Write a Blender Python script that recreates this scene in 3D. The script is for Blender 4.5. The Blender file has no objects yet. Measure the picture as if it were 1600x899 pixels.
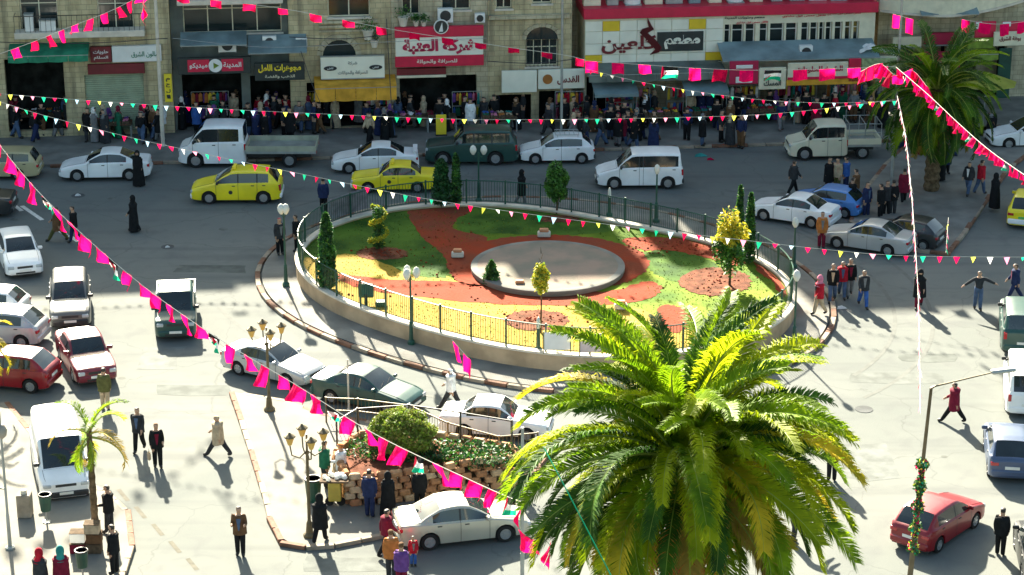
import bpy, math, random
from mathutils import Vector, Matrix
R = math.radians
rnd = random.Random(11)
sc = bpy.context.scene
COL = sc.collection

# ---------------------------------------------------------------- camera, world, sun, exposure
PITCH, FPX, CAMH = R(20.0), 3620.0, 35.0
cam = bpy.data.cameras.new('camera'); cam_o = bpy.data.objects.new('camera', cam); COL.objects.link(cam_o)
cam_o.location = (0, 0, CAMH); cam_o.rotation_euler = (R(90) - PITCH, 0, 0)
cam.sensor_width = 36; cam.lens = FPX / 1600 * 36; cam.clip_end = 3000
sc.camera = cam_o
SUN_EL, SUN_AZ = 29.0, 14.0                     # the sun stands beyond the shops, 14 degrees to the left of the view
world = bpy.data.worlds.new('World'); sc.world = world; world.use_nodes = True
wn = world.node_tree.nodes; wl = world.node_tree.links
sky = wn.new('ShaderNodeTexSky'); sky.sky_type = 'NISHITA'; sky.sun_disc = False
sky.sun_elevation = R(SUN_EL); sky.sun_rotation = R(-SUN_AZ); sky.dust_density = 3.0; sky.ozone_density = 0.6
tint = wn.new('ShaderNodeMix'); tint.data_type = 'RGBA'; tint.blend_type = 'MULTIPLY'; tint.inputs[0].default_value = 1.0; tint.inputs[7].default_value = (0.93, 1.02, 0.93, 1)
wl.new(sky.outputs[0], tint.inputs[6]); wl.new(tint.outputs[2], wn['Background'].inputs[0]); wn['Background'].inputs[1].default_value = 0.051
sun = bpy.data.lights.new('sun', 'SUN'); sun.energy = 5.0; sun.angle = R(1.0); sun.color = (1.0, 0.92, 0.75)
sun_o = bpy.data.objects.new('sun', sun); COL.objects.link(sun_o)
sdir = Vector((-math.sin(R(SUN_AZ)) * math.cos(R(SUN_EL)), math.cos(R(SUN_AZ)) * math.cos(R(SUN_EL)), math.sin(R(SUN_EL))))
sun_o.rotation_euler = sdir.to_track_quat('Z', 'Y').to_euler(); sun_o.location = (0, 100, 60)
sc.view_settings.view_transform = 'Standard'; sc.view_settings.look = 'None'
sc.view_settings.exposure = 2.62; sc.view_settings.gamma = 1.0

# ---------------------------------------------------------------- from a point of the photograph to a place on the ground
CP, SP = math.cos(PITCH), math.sin(PITCH)
def ray(px, py):
    a, b = (px - 800) / FPX, (449.5 - py) / FPX
    return Vector((a, CP + b * SP, -SP + b * CP))
def G(px, py, z=0.0):
    d = ray(px, py); t = (z - CAMH) / d.z
    return Vector((d.x * t, d.y * t, z))
def U(px, py, zc):                              # the place at depth zc
    return Vector((0, 0, CAMH)) + ray(px, py) * zc
def proj(p):
    x, y, z = p[0], p[1], p[2] - CAMH
    zc = y * CP - z * SP; u = y * SP + z * CP
    return 800 + FPX * x / zc, 449.5 - FPX * u / zc
def hgt(bx, by, ty, z0=0.0):                    # height of an upright thing standing at (bx, by) whose top is seen at ty
    p = G(bx, by, z0); lo, hi = z0, 40.0
    for _ in range(40):
        m = (lo + hi) / 2
        if proj((p.x, p.y, m))[1] > ty: lo = m
        else: hi = m
    return lo
# facade line of the shops: recedes six degrees to the right
FA = R(6.0); FO = G(500, 205); FUX = Vector((math.cos(FA), math.sin(FA), 0)); FN = Vector((math.sin(FA), -math.cos(FA), 0))
def FP(px, py, off=0.0):
    d = ray(px, py); o = FO + FN * off; c = Vector((0, 0, CAMH))
    t = (o - c).dot(FN) / d.dot(FN); p = c + d * t
    return (p - FO).dot(FUX), p.z
def FR(x0, y0, x1, y1, off=0.0):
    ym = (y0 + y1) / 2; xm = (x0 + x1) / 2
    return FP(x0, ym, off)[0], FP(x1, ym, off)[0], FP(xm, y1, off)[1], FP(xm, y0, off)[1]

# ---------------------------------------------------------------- materials
MATS = {}
def mat(name, col, rough=0.6, metal=0.0, var=0.12, scale=2.0, bump=0.0, coat=0.0, col2=None, spec=0.5, trans=0.0, detail=4):
    if name in MATS: return MATS[name]
    m = bpy.data.materials.new(name); m.use_nodes = True; MATS[name] = m
    n, l = m.node_tree.nodes, m.node_tree.links; b = n['Principled BSDF']
    b.inputs['Roughness'].default_value = rough; b.inputs['Metallic'].default_value = metal
    b.inputs['Coat Weight'].default_value = coat; b.inputs['Specular IOR Level'].default_value = min(spec, .12) if rough >= .7 else spec
    if coat: b.inputs['Coat Roughness'].default_value = 0.08
    tc = n.new('ShaderNodeTexCoord'); no = n.new('ShaderNodeTexNoise')
    no.inputs['Scale'].default_value = scale; no.inputs['Detail'].default_value = detail
    l.new(tc.outputs['Object'], no.inputs['Vector'])
    mx = n.new('ShaderNodeMix'); mx.data_type = 'RGBA'
    mr = n.new('ShaderNodeMapRange'); mr.inputs[1].default_value = 0.35; mr.inputs[2].default_value = 0.65
    l.new(no.outputs[0], mr.inputs[0]); l.new(mr.outputs[0], mx.inputs[0])
    a = [max(0, c * (1 - var)) for c in col] + [1]
    c2 = [min(1, c * (1 + var)) for c in (col2 or col)] + [1]
    mx.inputs[6].default_value = a; mx.inputs[7].default_value = c2
    l.new(mx.outputs[2], b.inputs['Base Color'])
    if bump:
        n2 = n.new('ShaderNodeTexNoise'); n2.inputs['Scale'].default_value = scale * 12; n2.inputs['Detail'].default_value = 3
        l.new(tc.outputs['Object'], n2.inputs['Vector'])
        bp = n.new('ShaderNodeBump'); bp.inputs['Strength'].default_value = bump; bp.inputs['Distance'].default_value = 0.02
        l.new(n2.outputs[0], bp.inputs['Height']); l.new(bp.outputs[0], b.inputs['Normal'])
    if trans:
        out = n['Material Output']; t = n.new('ShaderNodeBsdfTranslucent'); l.new(mx.outputs[2], t.inputs[0])
        ms = n.new('ShaderNodeMixShader'); ms.inputs[0].default_value = trans
        l.new(b.outputs[0], ms.inputs[1]); l.new(t.outputs[0], ms.inputs[2]); l.new(ms.outputs[0], out.inputs[0])
    return m

def asphalt_mat():
    m = bpy.data.materials.new('asphalt'); m.use_nodes = True
    n, l = m.node_tree.nodes, m.node_tree.links; b = n['Principled BSDF']
    tc = n.new('ShaderNodeTexCoord')
    def noise(s, d=5, dist=0.0):
        x = n.new('ShaderNodeTexNoise'); x.inputs['Scale'].default_value = s; x.inputs['Detail'].default_value = d
        x.inputs['Distortion'].default_value = dist; l.new(tc.outputs['Object'], x.inputs['Vector']); return x
    def mixc(f, a, c):
        x = n.new('ShaderNodeMix'); x.data_type = 'RGBA'
        if isinstance(f, float): x.inputs[0].default_value = f
        else: l.new(f, x.inputs[0])
        for i, v in ((6, a), (7, c)):
            if isinstance(v, tuple): x.inputs[i].default_value = (*v, 1)
            else: l.new(v, x.inputs[i])
        return x.outputs[2]
    def rng(src, a, c, lo=0.0, hi=1.0):
        x = n.new('ShaderNodeMapRange'); x.inputs[1].default_value = a; x.inputs[2].default_value = c
        x.inputs[3].default_value = lo; x.inputs[4].default_value = hi; l.new(src, x.inputs[0]); return x.outputs[0]
    base = mixc(rng(noise(0.12, 4, 0.5).outputs[0], 0.35, 0.65), (0.120, 0.133, 0.124), (0.164, 0.172, 0.156))
    base = mixc(rng(noise(0.9, 6, 1.0).outputs[0], 0.5, 0.75, 0, 0.5), base, (0.10, 0.105, 0.105))
    base = mixc(rng(noise(30, 3).outputs[0], 0.4, 0.7, 0, 0.35), base, (0.20, 0.20, 0.19))
    vo = n.new('ShaderNodeTexVoronoi'); vo.feature = 'DISTANCE_TO_EDGE'; vo.inputs['Scale'].default_value = 0.16
    mp = n.new('ShaderNodeMapping'); l.new(tc.outputs['Object'], mp.inputs[0])
    nz = noise(0.6, 4); va = n.new('ShaderNodeVectorMath'); va.operation = 'MULTIPLY_ADD'
    va.inputs[1].default_value = (2.0, 2.0, 0); l.new(nz.outputs['Color'], va.inputs[0]); l.new(tc.outputs['Object'], va.inputs[2])
    l.new(va.outputs[0], vo.inputs['Vector'])
    base = mixc(rng(vo.outputs['Distance'], 0.0, 0.006, 0.30, 0.0), base, (0.05, 0.052, 0.05))
    # tyre-polished streaks along the road
    st = n.new('ShaderNodeMapping'); st.inputs['Scale'].default_value = (0.05, 0.9, 1); l.new(tc.outputs['Object'], st.inputs[0])
    sn = n.new('ShaderNodeTexNoise'); sn.inputs['Scale'].default_value = 1.0; sn.inputs['Detail'].default_value = 3; l.new(st.outputs[0], sn.inputs['Vector'])
    base = mixc(rng(sn.outputs[0], 0.52, 0.7, 0, 0.45), base, (0.095, 0.1, 0.1))
    l.new(base, b.inputs['Base Color']); b.inputs['Roughness'].default_value = 0.95; b.inputs['Specular IOR Level'].default_value = 0.12
    bp = n.new('ShaderNodeBump'); bp.inputs['Strength'].default_value = 0.35; bp.inputs['Distance'].default_value = 0.01
    l.new(noise(45, 3).outputs[0], bp.inputs['Height']); l.new(bp.outputs[0], b.inputs['Normal'])
    return m

def stone_mat(name, c1, c2, bw=0.55, bh=0.28, mort=(0.30, 0.25, 0.16)):
    m = bpy.data.materials.new(name); m.use_nodes = True; MATS[name] = m
    n, l = m.node_tree.nodes, m.node_tree.links; b = n['Principled BSDF']
    tc = n.new('ShaderNodeTexCoord'); sx = n.new('ShaderNodeSeparateXYZ'); cb = n.new('ShaderNodeCombineXYZ')
    l.new(tc.outputs['Object'], sx.inputs[0]); l.new(sx.outputs[2], cb.inputs[1])
    ad = n.new('ShaderNodeMath'); ad.operation = 'ADD'; l.new(sx.outputs[0], ad.inputs[0]); l.new(sx.outputs[1], ad.inputs[1]); l.new(ad.outputs[0], cb.inputs[0])
    br = n.new('ShaderNodeTexBrick'); br.inputs['Scale'].default_value = 1.0; br.inputs['Brick Width'].default_value = bw; br.inputs['Row Height'].default_value = bh
    br.inputs['Mortar Size'].default_value = 0.012; br.inputs['Color1'].default_value = (*c1, 1); br.inputs['Color2'].default_value = (*c2, 1); br.inputs['Mortar'].default_value = (*mort, 1)
    l.new(cb.outputs[0], br.inputs['Vector'])
    no = n.new('ShaderNodeTexNoise'); no.inputs['Scale'].default_value = 1.1; no.inputs['Detail'].default_value = 6; l.new(tc.outputs['Object'], no.inputs['Vector'])
    mr = n.new('ShaderNodeMapRange'); mr.inputs[1].default_value = 0.42; mr.inputs[2].default_value = 0.68; mr.inputs[4].default_value = 0.6; l.new(no.outputs[0], mr.inputs[0])
    mx = n.new('ShaderNodeMix'); mx.data_type = 'RGBA'; l.new(mr.outputs[0], mx.inputs[0]); l.new(br.outputs['Color'], mx.inputs[6])
    mx.inputs[7].default_value = (c1[0] * 0.45, c1[1] * 0.42, c1[2] * 0.38, 1)
    sm_ = n.new('ShaderNodeMapping'); sm_.inputs['Scale'].default_value = (2.6, 2.6, 0.22); l.new(tc.outputs['Object'], sm_.inputs[0])
    sn_ = n.new('ShaderNodeTexNoise'); sn_.inputs['Scale'].default_value = 1.0; sn_.inputs['Detail'].default_value = 5; l.new(sm_.outputs[0], sn_.inputs['Vector'])
    sr_ = n.new('ShaderNodeMapRange'); sr_.inputs[1].default_value = 0.48; sr_.inputs[2].default_value = 0.72; sr_.inputs[4].default_value = 0.75; l.new(sn_.outputs[0], sr_.inputs[0])
    m2_ = n.new('ShaderNodeMix'); m2_.data_type = 'RGBA'; l.new(sr_.outputs[0], m2_.inputs[0]); l.new(mx.outputs[2], m2_.inputs[6]); m2_.inputs[7].default_value = (c1[0] * 0.28, c1[1] * 0.28, c1[2] * 0.30, 1)
    l.new(m2_.outputs[2], b.inputs['Base Color']); b.inputs['Roughness'].default_value = 0.85
    bp = n.new('ShaderNodeBump'); bp.inputs['Strength'].default_value = 0.5; bp.inputs['Distance'].default_value = 0.03
    l.new(br.outputs['Fac'], bp.inputs['Height']); bp.invert = True; l.new(bp.outputs[0], b.inputs['Normal'])
    return m

M_ASPH = asphalt_mat()
M_STONE = stone_mat('limestone', (0.58, 0.49, 0.29), (0.50, 0.42, 0.24))
M_STONE2 = stone_mat('pale_limestone', (0.58, 0.51, 0.34), (0.50, 0.44, 0.29))
M_RUBBLE = stone_mat('rubble_stone', (0.42, 0.25, 0.13), (0.32, 0.18, 0.09), 0.4, 0.25, (0.2, 0.14, 0.09))
M_WALLRING = mat('ring_wall_stone', (0.48, 0.35, 0.22), 0.85, var=0.18, scale=1.2, bump=0.3)
M_COPING = mat('coping_stone', (0.62, 0.56, 0.46), 0.8, var=0.12)
M_PAVE = mat('pavement_concrete', (0.22, 0.21, 0.19), 0.85, var=0.15, scale=0.7, bump=0.3)
M_PAVE2 = mat('pavement_slabs_grey', (0.19, 0.185, 0.165), 0.85, var=0.2, scale=0.9, bump=0.3)
M_KERBW = mat('kerb_pale', (0.30, 0.25, 0.19), 0.8, var=0.2, scale=3)
M_KERBR = mat('kerb_red', (0.19, 0.10, 0.065), 0.8, var=0.3, scale=4)
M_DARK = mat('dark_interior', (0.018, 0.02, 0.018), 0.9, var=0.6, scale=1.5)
M_GLASS = mat('window_glass_dark', (0.02, 0.03, 0.03), 0.08, var=0.3, scale=0.5)
M_CARGLASS = mat('car_glass', (0.015, 0.022, 0.024), 0.05, var=0.3, scale=1.0, coat=0.5)
M_GREENMETAL = mat('green_painted_metal', (0.012, 0.07, 0.045), 0.45, var=0.2)
M_BLACKMETAL = mat('black_painted_metal', (0.02, 0.022, 0.02), 0.4, var=0.2)
M_GREYMETAL = mat('galvanised_metal', (0.33, 0.35, 0.33), 0.5, metal=0.4, var=0.15)
M_BRONZE = mat('lamp_post_bronze', (0.13, 0.10, 0.05), 0.5, metal=0.3, var=0.3)
M_AMBER = mat('amber_lamp_glass', (0.62, 0.38, 0.08), 0.25, var=0.1)
M_WHITEGLOBE = mat('white_globe', (0.62, 0.62, 0.55), 0.25, var=0.03)
M_RUBBER = mat('tyre_rubber', (0.022, 0.022, 0.022), 0.85, var=0.2)
M_RIM = mat('wheel_rim', (0.40, 0.41, 0.42), 0.35, metal=0.6, var=0.1)
M_BLKPLASTIC = mat('black_plastic', (0.025, 0.026, 0.027), 0.55, var=0.2)
M_LENS = mat('headlight_lens', (0.45, 0.48, 0.49), 0.1, var=0.1, coat=0.8)
M_TAIL = mat('taillight_lens', (0.45, 0.01, 0.015), 0.15, var=0.1, coat=0.8)
M_ORANGE = mat('indicator_lens', (0.7, 0.22, 0.02), 0.2, var=0.1)
M_PLATE_W = mat('plate_white', (0.72, 0.72, 0.66), 0.5, var=0.05)
M_PLATE_G = mat('plate_green', (0.10, 0.45, 0.12), 0.5, var=0.05)
M_WHITE = mat('white_paint_wall', (0.74, 0.74, 0.70), 0.6, var=0.06)
M_CREAM = mat('cream_paint', (0.68, 0.63, 0.46), 0.7, var=0.1)
M_TILEWHITE = mat('cladding_white', (0.78, 0.77, 0.64), 0.35, var=0.07, scale=1.0)
M_TILEYELLOW = mat('cladding_yellow', (0.72, 0.50, 0.02), 0.35, var=0.05)
M_RED = mat('sign_red', (0.58, 0.008, 0.05), 0.45, var=0.08)
M_CRIMSON = mat('sign_crimson', (0.42, 0.008, 0.06), 0.45, var=0.08)
M_DKRED = mat('sign_dark_red', (0.16, 0.01, 0.015), 0.5, var=0.15)
M_SIGNBLACK = mat('sign_black', (0.02, 0.03, 0.03), 0.4, var=0.2)
M_YELLOWTXT = mat('sign_yellow', (0.85, 0.65, 0.03), 0.5, var=0.05)
M_AWNYEL = mat('awning_yellow_fabric', (0.62, 0.32, 0.04), 0.8, var=0.25, scale=1.5)
M_AWNGREEN = mat('awning_green', (0.03, 0.20, 0.11), 0.7, var=0.25)
M_AWNGREY = mat('corrugated_grey_blue', (0.17, 0.24, 0.25), 0.6, var=0.3, scale=0.8)
M_SHUTTER = mat('shutter_pale_green', (0.30, 0.36, 0.24), 0.6, var=0.12)
M_PINK = mat('pink_flag_cloth', (0.95, 0.004, 0.13), 0.8, var=0.08, trans=0.5)
M_FLRED = mat('flag_red_cloth', (0.60, 0.004, 0.06), 0.8, var=0.1, trans=0.45)
M_FLBLACK = mat('flag_black_cloth', (0.02, 0.02, 0.02), 0.8, var=0.1)
M_FLWHITE = mat('flag_white_cloth', (0.85, 0.85, 0.82), 0.8, var=0.04, trans=0.4)
M_FLGREEN = mat('flag_green_cloth', (0.01, 0.42, 0.22), 0.8, var=0.08, trans=0.4)
M_PENY = mat('pennant_yellow', (0.85, 0.85, 0.08), 0.8, var=0.05, trans=0.4)
M_PENP = mat('pennant_pink', (0.90, 0.25, 0.42), 0.8, var=0.05, trans=0.4)
M_PENB = mat('pennant_pale_blue', (0.40, 0.65, 0.85), 0.8, var=0.05, trans=0.4)
M_STRING = mat('string', (0.6, 0.58, 0.5), 0.8, var=0.05)
M_TRUNK = mat('palm_trunk_bark', (0.13, 0.09, 0.05), 0.95, var=0.4, scale=6, bump=0.6)
M_BARK = mat('bark', (0.10, 0.07, 0.045), 0.95, var=0.3, scale=8)
M_FROND = [mat('palm_leaf_a', (0.09, 0.22, 0.006), 0.58, var=0.35, scale=1.1, trans=0.55, spec=.25, col2=(0.20, 0.30, 0.006)),
           mat('palm_leaf_b', (0.26, 0.38, 0.005), 0.58, var=0.3, scale=1.0, spec=.25, trans=0.6, col2=(0.34, 0.38, 0.01)),
           mat('palm_leaf_c', (0.36, 0.34, 0.01), 0.55, var=0.3, scale=1.0, spec=.25, trans=0.5, col2=(0.50, 0.38, 0.02)),
           mat('palm_leaf_dark', (0.020, 0.075, 0.008), 0.6, var=0.4, scale=1.0, spec=.2, trans=0.3, col2=(0.05, 0.12, 0.008)),
           mat('palm_leaf_dry', (0.34, 0.24, 0.05), 0.7, var=0.3, scale=1.0, trans=0.3)]
M_RACHIS = mat('palm_midrib', (0.28, 0.33, 0.05), 0.5, var=0.2)
M_DATES = mat('date_clusters', (0.62, 0.07, 0.01), 0.6, var=0.3, scale=6)
M_LEAFG = mat('leaf_green', (0.03, 0.12, 0.02), 0.6, var=0.5, scale=3, trans=0.25, col2=(0.06, 0.17, 0.02))
M_LEAFD = mat('leaf_dark_green', (0.012, 0.06, 0.016), 0.6, var=0.5, scale=3, trans=0.2, col2=(0.02, 0.09, 0.02))
M_LEAFY = mat('leaf_yellow', (0.55, 0.48, 0.03), 0.6, var=0.25, scale=3, trans=0.35)
M_LEAFLIME = mat('leaf_lime', (0.20, 0.30, 0.03), 0.6, var=0.3, scale=3, trans=0.3)
M_SKIN = mat('skin', (0.42, 0.25, 0.16), 0.6, var=0.05)
M_HAIR = mat('hair_dark', (0.02, 0.014, 0.010), 0.6, var=0.3)
M_SHOE = mat('shoe_dark', (0.02, 0.018, 0.016), 0.5, var=0.2)

# ---------------------------------------------------------------- mesh builder
class MB:
    def __init__(s): s.v = []; s.f = []; s.m = []; s.M = Matrix()
    def add(s, vs, fs, m=0):
        o = len(s.v); s.v += [tuple(s.M @ Vector(p)) for p in vs]; s.f += [tuple(i + o for i in f) for f in fs]; s.m += [m] * len(fs); return s
    def box(s, x0, x1, y0, y1, z0, z1, m=0):
        if x0 > x1: x0, x1 = x1, x0
        if y0 > y1: y0, y1 = y1, y0
        if z0 > z1: z0, z1 = z1, z0
        return s.add([(x0, y0, z0), (x1, y0, z0), (x1, y1, z0), (x0, y1, z0), (x0, y0, z1), (x1, y0, z1), (x1, y1, z1), (x0, y1, z1)],
                     [(0, 3, 2, 1), (4, 5, 6, 7), (0, 1, 5, 4), (1, 2, 6, 5), (2, 3, 7, 6), (3, 0, 4, 7)], m)
    def bbox(s, x0, x1, y0, y1, z0, z1, b=0.02, m=0):   # box with bevelled vertical and top edges
        b = min(b, (x1 - x0) * .45, (y1 - y0) * .45, (z1 - z0) * .45)
        def ring(i, z): return [(x0 + i, y0 + b, z), (x0 + b, y0 + i, z), (x1 - b, y0 + i, z), (x1 - i, y0 + b, z), (x1 - i, y1 - b, z), (x1 - b, y1 - i, z), (x0 + b, y1 - i, z), (x0 + i, y1 - b, z)]
        vs = ring(b, z0) + ring(0, z0 + b) + ring(0, z1 - b) + ring(b, z1)
        fs = [tuple(range(7, -1, -1)), tuple(range(24, 32))]
        for k in range(3):
            for i in range(8): j = (i + 1) % 8; fs.append((k * 8 + i, k * 8 + j, k * 8 + 8 + j, k * 8 + 8 + i))
        return s.add(vs, fs, m)
    def tube(s, p0, p1, r0, r1=None, n=8, m=0, caps=True):
        r1 = r0 if r1 is None else r1; p0, p1 = Vector(p0), Vector(p1); d = (p1 - p0)
        if d.length < 1e-6: return s
        q = d.to_track_quat('Z', 'Y'); vs = []
        for p, r in ((p0, r0), (p1, r1)):
            for i in range(n): a = 2 * math.pi * i / n; vs.append(p + q @ Vector((math.cos(a) * r, math.sin(a) * r, 0)))
        fs = [(i, (i + 1) % n, n + (i + 1) % n, n + i) for i in range(n)]
        if caps: fs += [tuple(range(n - 1, -1, -1)), tuple(range(n, 2 * n))]
        return s.add(vs, fs, m)
    def path(s, pts, r, n=6, m=0):
        pts = [Vector(p) for p in pts]; vs = []; N = len(pts)
        for k, p in enumerate(pts):
            d = pts[min(k + 1, N - 1)] - pts[max(k - 1, 0)]; q = d.to_track_quat('Z', 'Y'); rr = r[k] if isinstance(r, (list, tuple)) else r
            for i in range(n): a = 2 * math.pi * i / n; vs.append(p + q @ Vector((math.cos(a) * rr, math.sin(a) * rr, 0)))
        fs = [(k * n + i, k * n + (i + 1) % n, (k + 1) * n + (i + 1) % n, (k + 1) * n + i) for k in range(N - 1) for i in range(n)]
        fs += [tuple(range(n - 1, -1, -1)), tuple(range((N - 1) * n, N * n))]
        return s.add(vs, fs, m)
    def lathe(s, prof, n=12, c=(0, 0, 0), m=0, sx=1, sy=1, caps=True):
        vs = []; 
        for r, z in prof:
            for i in range(n): a = 2 * math.pi * i / n; vs.append((c[0] + math.cos(a) * r * sx, c[1] + math.sin(a) * r * sy, c[2] + z))
        N = len(prof); fs = [(k * n + i, k * n + (i + 1) % n, (k + 1) * n + (i + 1) % n, (k + 1) * n + i) for k in range(N - 1) for i in range(n)]
        if caps: fs += [tuple(range(n - 1, -1, -1)), tuple(range((N - 1) * n, N * n))]
        return s.add(vs, fs, m)
    def ball(s, c, r, n=10, m=0, sz=1.0):
        return s.lathe([(max(0.001, r * math.sin(math.pi * k / 6)), -r * sz * math.cos(math.pi * k / 6)) for k in range(7)], n, c, m)
    def prism(s, poly, z0, z1, m=0):
        n = len(poly); vs = [(x, y, z0) for x, y in poly] + [(x, y, z1) for x, y in poly]
        fs = [tuple(range(n - 1, -1, -1)), tuple(range(n, 2 * n))] + [(i, (i + 1) % n, n + (i + 1) % n, n + i) for i in range(n)]
        return s.add(vs, fs, m)
    def mesh(s, name, mats, smooth=None):
        me = bpy.data.meshes.new(name); me.from_pydata(s.v, [], s.f)
        for m in (mats if isinstance(mats, (list, tuple)) else [mats]): me.materials.append(m)
        if any(s.m): me.polygons.foreach_set('material_index', s.m)
        if smooth is not None:
            me.shade_smooth()
            if smooth < 179: me.set_sharp_from_angle(angle=R(smooth))
        me.update(); return me
    def build(s, name, mats, parent=None, smooth=None, loc=None, rz=0):
        return link(name, s.mesh(name, mats, smooth), parent, loc, rz)
def link(name, data, parent=None, loc=None, rz=0):
    o = bpy.data.objects.new(name, data); COL.objects.link(o); o.parent = parent
    if loc is not None: o.location = loc
    if rz: o.rotation_euler[2] = rz
    return o
LABELS = {}
def tag(o, label=None, cat=None, group=None, kind=None):
    if label:
        o['label'] = label
        if kind is None: LABELS.setdefault(label, []).append(o)
    if cat: o['category'] = cat
    if group: o['group'] = group
    if kind: o['kind'] = kind
    return o
def thing(name, label, cat, loc=(0, 0, 0), rz=0, group=None):
    return tag(link(name, None, None, loc, rz), label, cat, group)
def structure(name, mb, m, label=None, parent=None, smooth=None):
    o = mb.build(name, m, parent, smooth)
    return tag(o, label, None, None, 'structure')
def kids(o): return [c for c in o.children]
def copy_tree(o, parent=None):
    c = o.copy(); COL.objects.link(c); c.parent = parent
    for k in list(o.children): copy_tree(k, c)
    return c
def slotmat(o, mats):                       # own colours on shared mesh data
    for i, m in mats.items():
        o.material_slots[i].link = 'OBJECT'; o.material_slots[i].material = m
# ---------------------------------------------------------------- Arabic shaping and flat lettering
_AR = {}
for ch, base, n in [('ا', 0xFE8D, 2), ('ب', 0xFE8F, 4), ('ة', 0xFE93, 2), ('ت', 0xFE95, 4), ('ث', 0xFE99, 4), ('ج', 0xFE9D, 4), ('ح', 0xFEA1, 4), ('خ', 0xFEA5, 4),
                    ('د', 0xFEA9, 2), ('ذ', 0xFEAB, 2), ('ر', 0xFEAD, 2), ('ز', 0xFEAF, 2), ('س', 0xFEB1, 4), ('ش', 0xFEB5, 4), ('ص', 0xFEB9, 4), ('ض', 0xFEBD, 4),
                    ('ط', 0xFEC1, 4), ('ظ', 0xFEC5, 4), ('ع', 0xFEC9, 4), ('غ', 0xFECD, 4), ('ف', 0xFED1, 4), ('ق', 0xFED5, 4), ('ك', 0xFED9, 4), ('ل', 0xFEDD, 4),
                    ('م', 0xFEE1, 4), ('ن', 0xFEE5, 4), ('ه', 0xFEE9, 4), ('و', 0xFEED, 2), ('ي', 0xFEF1, 4)]:
    _AR[ch] = (base, n)
def shape_ar(t):
    out = []
    for i, c in enumerate(t):
        if c not in _AR: out.append(c); continue
        b, n = _AR[c]
        prev = i > 0 and t[i - 1] in _AR and _AR[t[i - 1]][1] == 4
        nxt = n == 4 and i + 1 < len(t) and t[i + 1] in _AR
        out.append(chr(b + (3 if prev and nxt else 2 if nxt else 1 if prev else 0)))
    return ''.join(reversed(out))
def text_mesh(t, w, h, arabic=True, bold=0.02):  # fitted in a w x h box, facing -Y, centred
    c = bpy.data.curves.new('lettering', 'FONT'); c.body = shape_ar(t) if arabic else t; c.size = 1; c.offset = bold; c.extrude = 0.012; c.resolution_u = 3
    o = bpy.data.objects.new('lettering', c); COL.objects.link(o)
    dg = bpy.context.evaluated_depsgraph_get(); me = bpy.data.meshes.new_from_object(o.evaluated_get(dg))
    bpy.data.objects.remove(o); bpy.data.curves.remove(c)
    xs = [v.co.x for v in me.vertices]; ys = [v.co.y for v in me.vertices]
    if not xs: return me
    x0, x1, y0, y1 = min(xs), max(xs), min(ys), max(ys)
    for v in me.vertices:
        x, y, z = v.co
        v.co = ((x - (x0 + x1) / 2) * w / (x1 - x0), -z, (y - (y0 + y1) / 2) * h / (y1 - y0))
    me.materials.clear(); return me
import numpy as np
# ================================================================ the ground
g = MB(); g.add([(-400, -150, 0), (400, -150, 0), (400, 600, 0), (-400, 600, 0)], [(0, 1, 2, 3)])
structure('road', g, M_ASPH)

def fourier(pts, z, k=3):
    q = np.array([tuple(G(x, y, z))[:2] for x, y in pts]); c = np.array([1.35, 95.9]); d = q - c
    th = np.arctan2(d[:, 1], d[:, 0]); r = np.hypot(d[:, 0], d[:, 1])
    A = np.c_[[np.ones_like(th)] + [f(n * th) for n in range(1, k + 1) for f in (np.cos, np.sin)]].T
    s = np.linalg.lstsq(np.vstack([A, np.eye(2 * k + 1) * 0.25]), np.r_[r, [r.mean() * 0.25] + [0] * (2 * k)], rcond=None)[0]
    def fn(t): return float(s[0] + sum(s[2 * n - 1] * math.cos(n * t) + s[2 * n] * math.sin(n * t) for n in range(1, k + 1)))
    return fn, c
W_PTS = [(467, 425), (500, 450), (540, 472), (585, 492), (625, 506), (675, 519), (725, 530), (800, 542), (837, 550), (900, 556), (950, 557), (1150, 537), (1200, 515), (1232, 492), (1242, 470), (1225, 437), (1200, 412), (905, 335), (800, 320), (985, 347), (1062, 362), (1122, 379), (560, 330), (520, 350), (482, 375), (467, 407), (600, 325), (675, 320), (740, 318)]
K_PTS = [(405, 430), (425, 468), (462, 500), (500, 522), (590, 552), (650, 570), (725, 590), (800, 600), (900, 608), (1050, 606), (1200, 588), (1265, 545), (1292, 525), (1300, 500), (1297, 480), (408, 410), (430, 385), (450, 365), (640, 318), (820, 306), (1000, 325), (1180, 372), (1270, 430)]
wfn, RC = fourier(W_PTS, .85, 3); kfn, _ = fourier(K_PTS, .14, 3)
def ringpt(fn, t, off=0.0): r = fn(t) + off; return RC[0] + r * math.cos(t), RC[1] + r * math.sin(t)
N = 144; TH = [2 * math.pi * i / N for i in range(N)]
def annulus(fa, oa, fb, ob, z0, z1, mb=None):
    mb = mb or MB(); vs = []
    for t in TH:
        a = ringpt(fa, t, oa); b = ringpt(fb, t, ob); vs += [(*a, z0), (*a, z1), (*b, z1), (*b, z0)]
    fs = []
    for i in range(N):
        j = (i + 1) % N
        for k in range(3): fs.append((i * 4 + k, j * 4 + k, j * 4 + k + 1, i * 4 + k + 1))
    return mb.add(vs, [tuple(reversed(f)) for f in fs])
LAWNZ = 0.72
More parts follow.
